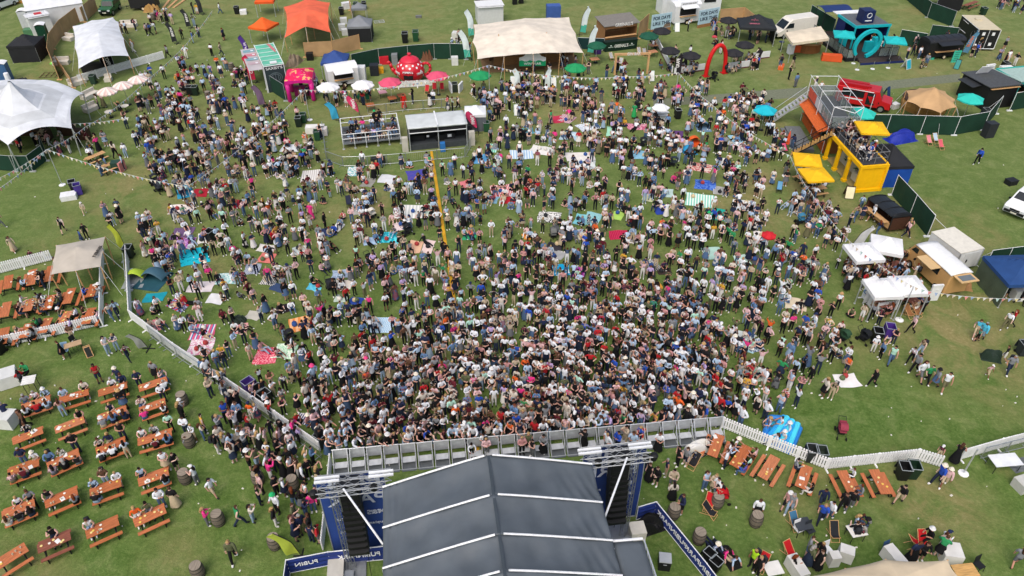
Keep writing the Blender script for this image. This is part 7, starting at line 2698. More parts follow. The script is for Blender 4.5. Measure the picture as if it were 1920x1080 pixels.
m=MB();m.box((.1,-.03,1.1),(L*.62,.04,1.4));dr=m.build('door',mat('#c9cccc',.45,'paint'),r)
m=MB();m.box((-.3,-.07,1.1),(.1,.06,.25));m.build('handle',DARK,dr)
m=MB()
for x in(-L/2,L/2):m.box((x,-.01,1.1),(.08,.08,1.69))
m.build('edge_trim',ALU,r)
for y in(D*.4,D*.6):wheel(r,-L/2-.02,y,.32);wheel(r,L/2+.02,y,.32)
gazebo('navy gazebo with camouflage side wall at the right edge',G(1893,548),.04,3.9,3.6,'#24477c',walls={'l':'#4d5a4a'},group='pop-up gazebos',h=2.2,peak=3.1)
crate('white table with bottles under the navy gazebo',1910,560,0,1.2,.7,.9,'#d3d6d8','stall_table','table')
nd=ang(1935,372,1897,402)
vehicle('white pickup-fronted car with black bumper cut off by the right edge',G(1917,392),nd+PI/2,[(-2.3,.4),(-2.35,.95),(-2.2,1.1),(-1.1,1.22),(-.5,1.75),(1.4,1.75),(2.3,1.1),(2.3,.4)],1.9,'#e3e6e8',(-1.5,1.4),'car','parked_car',.38,[('screen',[(-1.08,1.25),(-.52,1.72)]),('side',[(-.8,1.25),(-.4,1.65),(1.2,1.65),(1.7,1.2)])],lights=(-2.33,.85))
crate('black case alone on the grass right of the yellow bar',1894,345,.3,.9,.7,.5,'#202124','flight_case','case')
stretch_tent('cream stretch tent cut off by the bottom edge',[(1512,1082,2.6),(1585,1066,2.7),(1661,1049,2.9),(1720,1053,2.8),(1777,1050,2.7),(1800,1084,2.5),(1790,1180,2.5),(1600,1200,2.6)],[(1650,1120,.5,2)],'#cbbb9f',3.0,sag=.03)
def paddling():
	c=[G(x,y)for x,y in((1430,828),(1480,850),(1498,806),(1468,788),(1443,786))]
	C=sum(c,Vector())/5
	r=thing('water_mat','shiny turquoise and blue inflatable mat with people sitting on it behind the fence','inflatable',C)
	m=MB();n=len(c)
	for k in range(n):m.tube(c[k]-C+Vector((0,0,.16)),c[(k+1)%n]-C+Vector((0,0,.16)),.2,9)
	m.build('rim',mat('#2a7fd0',.3,'plastic'),r)
	m=MB();m.prism([(p.x-C.x,p.y-C.y)for p in c],.02,.12);m.build('floor',mat('#3bbfe0',.25,'plastic'),r)
	for k in range(6):
		a_,b_=c[3].lerp(c[2],k/6)-C,c[0].lerp(c[1],k/6+.08)-C
		m=MB();m.tube(a_+Vector((0,0,.35+.1*(k%2))),b_+Vector((0,0,.2)),.17,8);m.build('air_tube',mat(('#2f9fe0','#4fd0e8')[k%2],.3,'plastic'),r)
	for px,py,pz in((1441,802,'cross'),(1462,800,'ground'),(1452,832,'ground'),(1478,812,'cross'),(1468,826,'cross')):
		person(px,py,pz,z=.12,where='on the turquoise inflatable mat',top=prnd.choice(['white top','white top','pale blue shirt']))
paddling()
DC=[(1725,1020,0,'#b3161e','red deck chair standing upright on the lower right lawn'),(1712,1024,1.6,'#b3161e','red deck chair tipped beside the upright one'),(1478,1040,.5,'#b3161e','red deck chair with a person beside the white counters'),(1328,950,-.4,'#b3161e','red deck chair by the barrel on the right lawn'),(1198,826,-.5,'#c0161e','red deck chair just inside the stage barrier'),(1300,872,-.7,'#1b1c20','black deck chair with a pink bag near the stage'),(1328,964,.9,'#1d2126','black deck chair folded on the right lawn'),(1561,1004,0,'#1d2126','black deck chair facing us on the lower right lawn'),(1487,985,.3,'#3a6b8c','blue seat beside the dark table on the lower right lawn'),(1427,1062,-.6,'#b3161e','red deck chair beside the person in a lime vest')]
for px,py,rz,c,l in DC:deck_chair(l,px,py,rz,c)
for k,(px,py,c,pc)in enumerate([(1338,1030,'#17181b','pale blue shirt'),(1358,1040,'#17181b','bright pink top'),(1372,1054,'#17181b','pale blue shirt')]):
	heap('black bean bag, %s of three beside the navy banner'%('upper','middle','lower')[k],px,py,.75,.95,.4,c,'bean_bag','bean bag',20+k,'black bean bags')
	person(px-2,py+4,'recline',rz=.5,z=.2,top=pc,where='on the %s bean bag'%('upper','middle','lower')[k],force=True)
for px,py,rz,a,b_,l in[(1680,1038,.35,.6,1.2,'white-clothed counter at the top of the cream tent'),(1787,1030,-.15,1.0,.95,'white-clothed table at the right of the cream tent'),(1498,1058,.3,.6,1.3,'white counter at the left of the cream tent'),(1567,1040,.1,.55,.5,'white side table left of the cream tent'),(1590,1030,-.4,.75,.6,'white table with a blue bag on the lower right lawn')]:
	table(l,px,py,rz,a,b_,'#d3d3cf',h=.85,cloth=True,group='white tables by the cream tent')
for px,py,c,l in[(1450,1065,'#dcdcd8','white-topped table cut off near the bottom edge'),(1506,982,'#3a3f45','dark table with papers on the lower right lawn'),(1607,994,'#e0dfda','white-topped table ringed by people on the lower right lawn')]:
	table(l,px,py,.2,.9,.75,c,pm=mat(c,.6))
for px,py,c,l in[(1494,1000,'#dfe2e4','white plastic chair by the dark table'),(1515,1002,'#2b3036','dark chair by the dark table'),(1548,1040,'#dfe2e4','white plastic chair by the white side table'),(1660,1040,'#2f4b6e','blue chair at the top of the cream tent'),(1830,1068,'#1c1e20','black chair beside the pale wood table')]:
	folding_chair(l,px,py,.4,c)
table('pale wood table at the bottom right, beside a black chair',1812,1072,.1,1.2,.9,'#c99f62')
table('white trestle table with wheels at the right edge',1886,862,.1,1.7,.9,'#dfe2e3',pm=WHITE)
crate('grey rounded box at the right edge of the lawn',1915,915,.3,.9,.8,.7,'#b9bab4')
heap('grey folded ramp at the right edge',1912,872,1.4,.9,.12,'#5f6568','folded_ramp','ramp',30)
mast('slanting steel prop beside the right picket fence gap',1806,888,2.2,.05,None)
heap('heap of white coats on a chair near the stage',1305,848,2.0,.9,.9,'#d3d3cf','coat_heap','coats',31)
heap('dark green bundle on a trolley on the right grass',1857,672,1.3,.8,.7,'#24352c','loaded_trolley','trolley',32)
PL={}
for key,px,py,ty,l in[('A',117,347,280,'on the left grass'),('B',361,382,350,'at the left of the crowd'),('C',581,225,168,'below the pink booth'),('D',918,192,122,'before the cream tent'),('E',1264,194,136,'below the black vertical flag'),('F',1472,330,292,'left of the yellow parasols'),('H',1686,600,537,'before the lower white gazebos')]:
	h=HT(px,py,ty);mast('slim pale bunting pole '+l,px,py,h);p=G(px,py);p.z=h;PL[key]=p
def bun(label,*pts):
	out=[]
	for q in pts:
		p=PL[q]if isinstance(q,str)else G(*q)
		d=HC-p.z;dep=p.y*_c+d*_s
		out.append((960+p.x/dep*FPX,540+(d*_c-p.y*_s)/dep*FPX,p.z))
	bunting(label,out)
bun('bunting string from the left grass pole down to the left edge, upper','A',(-40,352,3.4))
bun('bunting string from the left grass pole down to the left edge, lower','A',(-40,378,3.4))
bun('bunting string from the left grass pole to the left of the crowd','A','B')
bun('bunting string crossing the left of the crowd up to the pink booth','B','C')
bun('bunting string before the white parasols and teapot','C',(712,165,3),'D')
bun('bunting string before the cream wine tent and timber goal','D',(1057,143,3),(1170,143,3),'E')
bun('bunting string slanting down the right side of the crowd, upper','E',(1335,196,3.2),(1432,265,3.2),'F')
bun('bunting string slanting down past the yellow parasols to the white gazebos','F',(1520,360,3),(1596,455,3),(1672,512,2.8),'H')
bun('bunting string running to the navy gazebo at the right edge','H',(1750,548,2.8),(1925,560,2.6))
bun('bunting string from the top crowd down past the pink parasols to the left pole',(398,20,3.4),(275,150,3.2),(160,238,3.2),'A')
bun('short bunting string beside the big white marquee',(135,232,2.6),(242,220,2.2))
# ================================================================== picnic blankets
def dY(px,py):return 1.0/(G(px,py-.5).y-G(px,py+.5).y)
def ST(*c,s=1.6):return pattern_mat("stripe",c,s)
def CK(*c,s=1.6):return pattern_mat('check',c,s)
def BL(*c,s=1.):return pattern_mat('blotch',c,s)
W_,B_='#dcdcd8','#1f2023'
BLK=[(587,330,38,20,ST(W_,'#b9b4b0'),'white striped'),(665,322,22,16,BL(W_,'#57aab0'),'white and teal'),(725,336,26,14,'#d0d4d8','pale grey'),(782,328,34,16,BL('#3d4aa0','#5c4a94'),'blue and purple'),(690,343,20,14,'#8f8f88','grey'),(732,352,18,12,'#ddd9d2','small white'),(777,397,48,22,ST('#e2e2de','#c3c8c4',s=1.),'large white striped'),(803,393,22,18,'#b9d6c6','mint'),(670,395,24,14,CK('#b9b9b4','#8c8c88'),'grey checked'),(730,446,35,18,BL('#0f9db4','#5fd0d8'),'turquoise wave'),(695,453,22,12,'#a9c4e2','pale blue'),(778,463,24,20,'#e0b595','peach'),(803,463,18,22,'#dfc9c4','pale pink and mint'),(632,428,16,16,W_,'white'),(612,436,32,14,'#2c3a63','navy'),(500,466,30,12,'#d7d5d0','white'),(500,484,26,16,'#d2776f','coral pink'),(562,470,24,14,'#c3d0d0','pale mint'),(642,514,34,14,BL('#9fb0c4','#8395b0'),'blue grey'),(640,534,34,16,'#d9d2c8','cream'),(505,526,26,16,CK(W_,B_),'black and white'),(522,540,28,12,'#33476b','navy blue'),(588,538,20,10,'#4fb4d2','sky blue'),(750,425,22,14,'#e0cfcf','pinkish white'),(942,358,38,20,ST('#c23a4a','#e2d3d0',s=2.),'red and white striped'),(952,376,26,12,'#b51f2c','red'),(922,374,22,12,CK('#3f86a8','#a9cfdc'),'blue checked'),(902,298,28,16,'#5c9fd0','blue'),(921,278,18,14,ST('#4fb8a0','#b7e0d0'),'green and blue striped'),(876,345,22,12,'#d07a80','coral'),(880,444,22,12,'#2fa070','green'),(978,290,38,15,ST('#9fc0dc','#dbe6ea',s=1.2),'pale blue striped'),(1014,282,36,14,W_,'white'),(1087,294,48,14,'#dedbd6','white fringed'),(1092,309,44,14,'#cfd8d6','pale green'),(1201,291,28,14,'#86bcd6','light blue'),(1386,275,24,13,BL('#dcd8d4','#cf6c84'),'white with pink ring'),(1312,314,40,14,BL('#b45a5a','#d6c3b5'),'red patterned'),(1356,305,18,14,W_,'white'),(1322,347,34,16,BL('#2d55b0','#5c80c8'),'royal blue'),(1312,376,46,22,ST('#7fc9b4','#e2e8e0',s=1.3),'mint and white striped'),(1352,358,26,14,ST(B_,W_,s=3.),'black and white striped'),(1348,403,26,20,'#1fa392','emerald'),(1396,386,38,18,BL('#ddd6cc','#cfdce4'),'cream and white'),(1238,393,20,16,'#2a469f','royal blue'),(1249,362,24,14,'#b0c9c4','grey mint'),(1216,371,18,12,'#c6cba4','pale lime'),(1030,408,38,18,BL(W_,B_,W_),'white with black figures'),(1110,411,26,22,CK('#1d8f9f','#bfe2e2',s=2.),'teal checked'),(1090,412,22,18,'#7cc4d0','light turquoise'),(1158,405,18,14,'#a9cf63','lime'),(1160,441,32,15,CK('#c2204c','#8f1838','#d94a6c',s=2.),'crimson plaid'),(1186,449,24,12,'#e0dcda','white'),(988,444,14,10,BL('#d2703a','#e0a040'),'orange'),(1083,441,14,16,BL('#dfe0d4','#c9c05a'),'pale yellow'),(1050,506,32,19,BL('#1aa0d0','#1aa0d0','#e8eef0'),'bright cyan'),(1085,511,22,17,BL('#a83aa0','#a83aa0','#d9a8d4'),'magenta'),(1043,478,26,14,'#a4a6a6','grey'),(1040,463,26,12,'#35333a','charcoal'),(1220,498,30,18,CK(B_,'#d9d9d6',s=2.2),'black checked'),(1246,509,24,10,'#3a2f2c','dark brown'),(1336,475,32,20,'#a9cdc2','sage green'),(1391,488,24,17,'#bcd8cf','pale mint'),(1417,488,16,18,'#4a4b50','dark grey'),(1426,446,24,22,'#e4e0de','white'),(1361,509,24,14,'#4f4038','brown'),(1231,535,16,12,'#d99a3c','mustard'),(1398,632,30,16,'#d3dedd','white'),(1394,650,32,18,'#a4cfd8','light blue'),(1416,648,26,20,BL('#31507f','#c3d0dc',s=2.),'navy and white patterned'),(1408,703,36,24,BL('#9cc0a4','#dfe2d6','#7aa087',s=1.6),'green patterned'),(1434,708,12,18,'#6a4f36','brown'),(1331,612,24,16,'#27406e','navy'),(562,608,34,24,ST('#d98a4a','#e3b184',s=.8),'orange'),(589,604,10,22,'#d3dbe2','narrow white'),(718,610,36,26,CK('#2f97cf','#e3ecf0','#8fc6e4',s=2.2),'sky blue gingham'),(500,667,38,28,BL('#c92f4f','#e0909a',s=1.8),'crimson swirled'),(534,659,36,24,BL('#9fd0ac','#dbe8d8',s=1.8),'mint swirled'),(535,578,30,15,'#2a2026','black'),(572,787,36,18,ST('#d6d6dc','#3d3f66',s=2.),'dark striped'),(640,560,22,12,'#b5c6ba','sage'),(668,565,22,12,'#28489c','blue'),(590,541,22,9,'#6cc3d8','cyan'),(365,481,46,28,BL('#1fb0c4','#1fb0c4','#17707f',s=.6),'turquoise'),(342,438,34,20,CK('#5a4468','#7a6488',s=2.),'dark purple plaid'),(345,456,34,18,BL('#9a5aa8','#d3a8cc'),'purple and pink'),(341,393,38,16,BL('#e0d6d0','#e0d6d0','#33406a',s=.7),'cream with navy'),(376,362,24,14,'#a31d30','dark red'),(402,354,12,16,W_,'narrow white'),(450,383,20,14,'#8f2030','burgundy'),(344,341,26,10,ST(W_,'#a9a79c',s=2.),'white striped'),(381,447,18,18,W_,'white'),(377,538,42,18,'#dcd4d6','white'),(428,523,40,18,BL('#cfdedc','#8cc2c0'),'pale teal'),(473,505,26,18,CK('#2f3f66','#c9d0dc',s=2.2),'navy checked'),(290,558,34,15,'#178f9f','teal'),(336,571,36,18,BL('#b83a3a','#4a7cc0','#d9d3cf'),'red and blue patterned'),(405,561,28,16,'#d8dadb','white'),(294,610,22,16,CK('#c4324a','#e0b5b5',s=2.2),'red checked'),(380,623,40,26,ST('#d9dade','#3a6fb0','#cf5a7a',s=1.8),'blue and white striped'),(376,651,40,28,BL('#dfd9da','#d07a9c','#cfe0e0'),'white and pink patterned'),(452,616,22,16,'#d79a9c','pink'),(476,592,26,14,'#b9b7ac','grey'),(1588,714,38,22,'#e2e0e0','white'),(1491,570,34,20,'#d5c8ae','cream'),(1062,223,26,12,ST('#e0cfd4','#8f3a5a',s=2.),'white and maroon striped'),(1046,224,18,12,'#b9304c','red'),(1152,247,26,16,'#9fd8bc','mint'),(1195,238,34,10,BL('#d6a2b0','#b4587a'),'pink patterned'),(1103,238,36,12,BL('#dadfe2','#a9b5c4'),'white'),(1066,255,28,14,BL('#d0dfe6','#a0c4d6'),'pale blue'),(987,246,24,10,'#5f9fb0','teal blue'),(1381,262,22,14,'#94c4dc','light blue'),(1266,253,26,14,'#5a3a70','purple'),(545,278,30,12,'#d3dbe0','white')]
def place_words(px,py):
	col='far left' if px<460 else 'left of the yellow ramp' if px<830 else 'just right of the yellow ramp' if px<1060 else 'right of centre' if px<1270 else 'right side'
	row='at the top of the crowd' if py<300 else 'in the upper crowd' if py<365 else 'in the upper middle crowd' if py<425 else 'in the middle crowd' if py<500 else 'in the lower middle crowd' if py<590 else 'low in the crowd'
	return row+', '+col
def col_words(px,py):
	return 'far left of crowd' if px<460 else 'left of yellow ramp' if px<830 else 'right of yellow ramp' if px<1060 else 'right of centre' if px<1270 else 'right side of crowd'
_used={}
BLANKETS=[]
for px,py,w,h,m,l in BLK:
	lab=l+' picnic blanket '+place_words(px,py).replace('in the lower middle crowd, just','in the lower crowd,').replace('in the upper middle crowd, just','in the upper crowd,')
	if len(lab.replace(',',' ').split())>15:lab=l+' picnic blanket, '+col_words(px,py)+', row %s'%('above' if py<500 else 'below')+' the middle'
	rz=prnd.gauss(-.06,.22)
	blanket(lab,px,py,1.12*w/S(py),1.12*h/dY(px,py),rz,m)
	BLANKETS.append((G(px,py),w/S(py),h/dY(px,py)))
	for k in range(prnd.choice([0,0,1,2,2,3,4])):
		t=prnd.uniform(0,6.28)
		p=G(px,py)+Vector((math.cos(t)*w/S(py)*.46,math.sin(t)*h/dY(px,py)*.46,0))
		if occ_ok(p.x,p.y,.5):
			person(pos=p,pose=prnd.choice(['ground','cross','recline','ground','cross','ground','stand']),where='on the %s blanket'%l,z=.03)
	for k in range(prnd.choice([0,1,1,2])):
		p=G(px,py)+Vector((prnd.uniform(-.3,.3)*w/S(py),prnd.uniform(-.3,.3)*h/dY(px,py),.03))
		if occ_ok(p.x,p.y,.4):
			b=MB();b.lathe([(.12,0),(.2,.1),(.17,.24),(.06,.32)],8,close=True)
			b.path([(-.08,0,.3),(0,0,.46),(.08,0,.3)],.012,4)
			c,n=prnd.choice([('#26292e','black'),('#c9b590','straw'),('#2d4f8f','blue'),('#a33a3a','red'),('#d9d6cf','white'),('#5c6b4a','olive')])
			tag(b.build('bag',mat(c,.8,'cloth'),None,p,prnd.uniform(0,6)),'%s bag on the %s blanket, %s'%(n,l,col_words(px,py)),'bag','bags on the picnic blankets')
for k,(px,py,c)in enumerate([(292,345,'#2a2d33'),(332,310,'#23262b'),(300,360,'#3a3f47'),(518,455,'#b01c28'),(765,440,'#1f2227'),(695,497,'#1d2024'),(698,410,'#d8d4ca'),(1042,443,'#4a4d50'),(1037,447,'#6a6c6a'),(1195,205,'#24272c'),(1262,312,'#2f3a40'),(985,262,'#1c1f24'),(1338,150,'#17191c'),(1500,420,'#3f7fa0'),(1510,508,'#aebfb8'),(1580,640,'#2c4a34'),(1618,640,'#1d2024'),(1350,940,'#b3161e'),(1575,815,'#8f3a4a'),(420,200,'#1d1f22'),(330,232,'#22252a'),(620,545,'#24272c'),(545,640,'#24272c'),(1425,545,'#24272c'),(1340,695,'#24272c'),(880,255,'#1c1e22'),(1110,540,'#3a4e8a'),(1205,275,'#24272c')]):
	cn={'#b0':'red','#b3':'red','#d8':'cream','#3f':'blue','#ae':'pale green','#2c':'green','#8f':'pink','#4a':'grey','#6a':'light grey','#3a':'slate'}.get(c[:3],'black')
	stroller('%s pushchair %s'%(cn,place_words(px,py)if k not in(17,18,16)else('beside the barrel right of the stage','among walkers right of the crowd','near the dark bins right of the crowd')[k-17 if k>16 else 2]),px,py,prnd.uniform(-.6,2.5),c)
for px,py,rad,c,l in[(1442,440,.6,'#c0202a','red')]:
	umbrella('%s parasol standing in the crowd'%l,px,py,rad,c,1.9,8,base=False)
umbrella('white parasol over the cart at the upper right of the crowd',1239,201,.95,'#e0e4e6',2.2,6)
r,L=kiosk('white vending cart under a white parasol at the upper right',(1228,232),(1250,229),1.2,1.2,mat('#d9dde0',.5,'paint'),mat('#cfd3d6',.5,'paint'),'cart','cart',open_=(.9,1.0),counter=WHITE)
wheelie_bin('large black bin beside the white vending cart',1270,222,.1,'#17191b',group='wheelie bins around the field')
for k,(px,py,c,n)in enumerate([(575,312,'#23304f','navy'),(655,385,'#20263c','dark blue'),(808,378,'#1c1d20','black'),(1460,358,'#5c93b8','pale blue'),(1470,285,'#c9577a','pink'),(1222,520,'#2b2c2f','charcoal'),(395,262,'#2b3040','slate')]):
	deck_chair('%s folding camp chair %s'%(n,place_words(px,py)),px,py,prnd.uniform(-.4,.4),c,group='camp chairs in the crowd',frame=DARK)
TW={}
for key,(c,rz,L,ns,lab)in TABLES.items():
	sl=[(x,s)for s in(-1,1)for x in(-.36,0,.36)]
	prnd.shuffle(sl)
	for x,s in sl[:ns]:
		q=Matrix.Rotation(rz,4,'Z')@Vector((x*L,s*.66,0))
		wh={'T':'at %s row garden table'%('back','second','third','fourth','fifth','front')[[4,7,10,14,16,99].index(min(q_ for q_ in(4,7,10,14,16,99)if key[0]!='T' or int(key[1:])<=q_))],'E':'at an enclosure table','R':'at table right of stage','W':'at a brown picnic table'}[key[0]]
		if prnd.random()<.88:
			person(pos=c+q,pose=prnd.choice(['sit','sit_talk']),rz=rz+(0 if s<0 else PI)+prnd.gauss(0,.15),where=wh)
		else:
			person(pos=c+q*1.25,pose='drink',rz=rz+(0 if s<0 else PI),where=wh)
def P_(px,py,pose,wh,face=None,**kw):return person(px,py,pose,where=wh,face=face,force=True,**kw)
for px,py,ps,wh,f,kw in[(222,658,'fold','on the grass below the enclosure',(200,700),dict(top='navy top',bot='pale jeans',cut='trousers',hat=None)),(206,665,'drink','on the grass below the enclosure',(240,680),dict(top='white top',bot='pale jeans',cut='trousers')),(243,676,'walk','on the grass below the enclosure',(260,720),dict(top='burgundy top',bot='navy trousers',cut='trousers')),(212,600,'walk','beside the enclosure corner',(300,640),dict(top='cream top',bot='blue jeans')),(224,597,'walk','beside the enclosure corner',(320,640),dict(top='pale blue shirt',bot='navy trousers')),(122,672,'stand','beside the slim bar table',(60,690),dict(top='black top',bot='black trousers')),(189,717,'fold','behind the back table row',(205,740),dict(top='red top',bot='dark jeans')),(229,722,'phone','behind the back table row',(215,740),dict(top='navy top',bot='pale jeans')),(296,712,'stand','behind the back table row',(285,730),dict(top='grey top',bot='black trousers')),(52,802,'walk','below the leftmost table',(30,840),dict(top='brown top',bot='black trousers')),(334,882,'phone','alone beside the barrel',(380,900),dict(top='black top',bot='black trousers',cut='shorts',hat=None)),(332,950,'stand','alone at the garden edge',(400,900),dict(top='black top',bot='beige trousers',cut='long_skirt',hat=None)),(441,1050,'walk','on empty grass at the bottom',(430,1100),dict(top='olive top',bot='black trousers',hair='blonde hair',hat=None)),(452,986,'walk','right of the barrels',(540,1000),dict(top='green top',bot='dark jeans')),(372,907,'drink','leaning over a barrel',(350,903),dict(top='white top',bot='grey trousers',hat='white cap')),(391,985,'drink','at the lower barrel',(412,980),dict(top='bright pink top',bot='grey trousers')),(402,930,'walk','above the lower barrel',(430,960),dict(top='white top',bot='beige trousers',cut='shorts')),(1472,955,'walk','on the right lawn',(1450,1000),dict(top='dusty pink top',bot='black trousers',hat='white sun hat')),(1478,960,'walk','on the right lawn',(1440,1000),dict(top='grey top',bot='pale jeans')),(1537,948,'walk','on the right lawn',(1520,1000),dict(top='navy top',bot='dark jeans')),(1536,978,'walk','on the right lawn',(1520,1020),dict(top='royal blue top',bot='navy trousers',hair='blonde hair',hat=None)),(1552,973,'walk','on the right lawn',(1530,1020),dict(top='white top',bot='blue jeans')),(1576,958,'walk','on the right lawn',(1540,1010),dict(top='black top',bot='black trousers',cut='trousers')),(1590,955,'walk','on the right lawn',(1550,1010),dict(top='black top',bot='grey trousers',cut='trousers')),(1683,942,'walk','below the empty orange table',(1620,960),dict(top='black top',bot='beige trousers',cut='shorts')),(1754,908,'walk','right of the two bins',(1700,960),dict(top='royal blue top',bot='navy trousers',hat='cream straw hat')),(1766,911,'walk','right of the two bins',(1710,970),dict(top='pale pink top',bot='beige trousers',hat='cream straw hat',cut='shorts')),(1757,860,'walk','in the fence gap',(1700,900),dict(top='black top',bot='beige trousers',hat='white cap',sc=.75)),(1786,868,'lean','in the fence gap',(1830,850),dict(top='black top',bot='black trousers')),(1899,1062,'walk','alone at the bottom right',(1950,1000),dict(top='grey top',bot='grey trousers',cut='shorts',hat=None)),(1408,1064,'stand','near the bottom edge',(1380,1090),dict(top=('lime top','#a6d62a'),bot='black trousers',hat=None)),(1417,1078,'stand','near the bottom edge',(1390,1100),dict(top='black top',bot='black trousers')),(1276,962,'drink','at the barrel by the banner',(1262,966),dict(top='navy top',bot='black trousers')),(1416,970,'stand','behind the lone right barrel',(1415,1000),dict(top='white top',bot='black trousers')),(1319,918,'phone','beside the right barrels',(1345,930),dict(top='pale blue shirt',bot='blue jeans')),(1336,922,'drink','beside the right barrels',(1340,940),dict(top='beige jacket',bot='beige trousers')),(1346,934,'drink','beside the right barrels',(1340,950),dict(top='black top',bot='black trousers')),(1341,930,'drink','beside the right barrels',(1320,950),dict(top='white top',bot='pale jeans')),(1259,937,'stand','right of the stage tower',(1255,900),dict(top='white top',bot='olive top',cut='trousers'))if 0 else(1259,937,'stand','right of the stage tower',(1255,900),dict(top='cream top',bot='black trousers')),(1258,915,'drink','right of the stage tower',(1258,950),dict(top='beige jacket',bot='grey trousers')),(1830,308,'walk','on the empty right grass',(1800,380),dict(top='royal blue top',bot='black trousers')),(122,437,'walk','on the empty left grass',(140,500),dict(top='black top',bot='black trousers')),(160,402,'walk','on the left grass below the bin',(170,450),dict(top='cream top',bot='beige trousers',sc=.75)),(28,472,'walk','on the far left grass',(80,490),dict(top='beige jacket',bot='beige trousers',cut='long_skirt')),(5,427,'walk','at the left edge',(40,420),dict(top='red top',bot='grey trousers')),(65,494,'stand','left of the beige canopy',(65,520),dict(top='black top',bot='dark jeans',sc=.8)),(88,486,'recline','behind the beige canopy',(120,490),dict(top='white top',bot='pale jeans')),(154,451,'stand','behind the beige canopy',(150,480),dict(top='royal blue top',bot='dark jeans',sc=.65)),(165,449,'stand','behind the beige canopy',(160,480),dict(top='black top',bot='black trousers')),(1706,625,'walk','on the right grass',(1650,650),dict(top='pale pink top',bot='black trousers')),(1825,632,'walk','on the right grass',(1790,660),dict(top=('turquoise top','#4fb2d0'),bot='beige trousers',cut='shorts')),(1836,638,'walk','on the right grass',(1800,660),dict(top=('turquoise top','#4fb2d0'),bot='pale jeans',cut='shorts')),(1830,640,'walk','on the right grass',(1800,660),dict(top='green top',bot='black trousers',sc=.68)),(1893,612,'walk','on the right grass',(1860,650),dict(top='red top',bot='black trousers')),(1882,618,'walk','on the right grass',(1850,650),dict(top='white top',bot='khaki trousers')),(1667,682,'walk','below the dark bins',(1640,720),dict(top='mint top',bot='blue jeans')),(1722,668,'walk','on the worn right grass',(1700,700),dict(top='brown top',bot='pale jeans')),(1704,682,'walk','on the worn right grass',(1690,710),dict(top='white top',bot='black trousers')),(1712,698,'walk','on the worn right grass',(1690,720),dict(top='grey top',bot='black trousers')),(1721,713,'walk','on the worn right grass',(1740,740),dict(top='white top',bot='grey trousers',cut='shorts',sc=1.1)),(1735,717,'walk','on the worn right grass',(1760,740),dict(top='green top',bot='black trousers')),(1749,725,'walk','on the worn right grass',(1730,750),dict(top='grey top',bot='blue jeans',cut='short_skirt')),(1766,733,'walk','on the worn right grass',(1740,760),dict(top='white top',bot='olive trousers' if 0 else 'khaki trousers',cut='shorts')),(1634,725,'walk','right of the white picnic cloth',(1600,760),dict(top='black top',bot='black trousers',hat=None)),(1879,678,'walk','beside the loaded trolley',(1850,672),dict(top='black top',bot='white trousers',cut='shorts')),(1849,707,'walk','below the loaded trolley',(1880,740),dict(top='pale pink top',bot='beige trousers',hat='white cap',sc=.7)),(1886,700,'walk','below the loaded trolley',(1850,740),dict(top='grey top',bot='dark jeans')),(1705,1052,'stand','above the cream tent',(1720,1080),dict(top='navy top',bot='black trousers')),(1723,1050,'drink','above the cream tent',(1720,1080),dict(top='black top',bot='black trousers')),(1737,1016,'sit','by the red deck chairs',(1725,1020),dict(top='black top',bot='black trousers',hat='white sun hat')),(1762,1022,'sit','by the white table',(1787,1030),dict(top='white top',bot='blue jeans',hat='navy cap')),(1755,1044,'lean','by the white table',(1787,1030),dict(top='green top',bot='black trousers')),(1510,1040,'drink','beside the white counter',(1540,1050),dict(top='grey top',bot='blue jeans',cut='shorts')),(1512,1058,'stand','beside the white counter',(1540,1060),dict(top='olive top',bot='dark jeans')),(1532,1050,'drink','beside the white counter',(1510,1060),dict(top='black top',bot='black trousers',hair='blonde hair',hat=None)),(1530,1066,'stand','beside the white counter',(1510,1070),dict(top='black top',bot='black trousers')),(1480,1066,'sit','beside the white counter',(1495,1060),dict(top='black top',bot='grey trousers')),(1597,990,'sit','round the white-topped table',(1607,994),dict(top='pale blue shirt',bot='blue jeans')),(1598,1010,'sit','round the white-topped table',(1607,994),dict(top='black top',bot='blue jeans')),(1614,1014,'sit','round the white-topped table',(1607,994),dict(top='black top',bot='black trousers')),(1622,998,'sit','round the white-topped table',(1607,994),dict(top='black top',bot='grey trousers',hat='black hat')),(1606,985,'sit','round the white-topped table',(1607,994),dict(top='navy top',bot='blue jeans')),(758,204,'walk','',None,dict(top=('bright red dress','#c4211a'),bot=('bright red dress','#c4211a'),cut='long_skirt')),(1100,255,'stand','',None,dict(top='mint top',bot='mint top' if 0 else 'grey trousers')),(1188,222,'stand','',None,dict(top='green top',bot=('green skirt','#2f9a56'),cut='long_skirt')),(585,412,'stand','',None,dict(top='bright pink top',bot=('pink skirt','#d63a83'),cut='long_skirt')),(46,722,'sit_talk','at the small high table',(55,712),dict(top='red top',bot='white trousers')),(57,706,'sit_talk','at the small high table',(52,714),dict(top='green top',bot='black trousers')),(20,790,'lean','at the left edge',(0,780),dict(top='navy top',bot='blue jeans')),(140,640,'drink','at the slim bar table',(136,650),dict(top='brown top',bot='beige trousers'))]:
	P_(px,py,ps,wh,f,**kw)
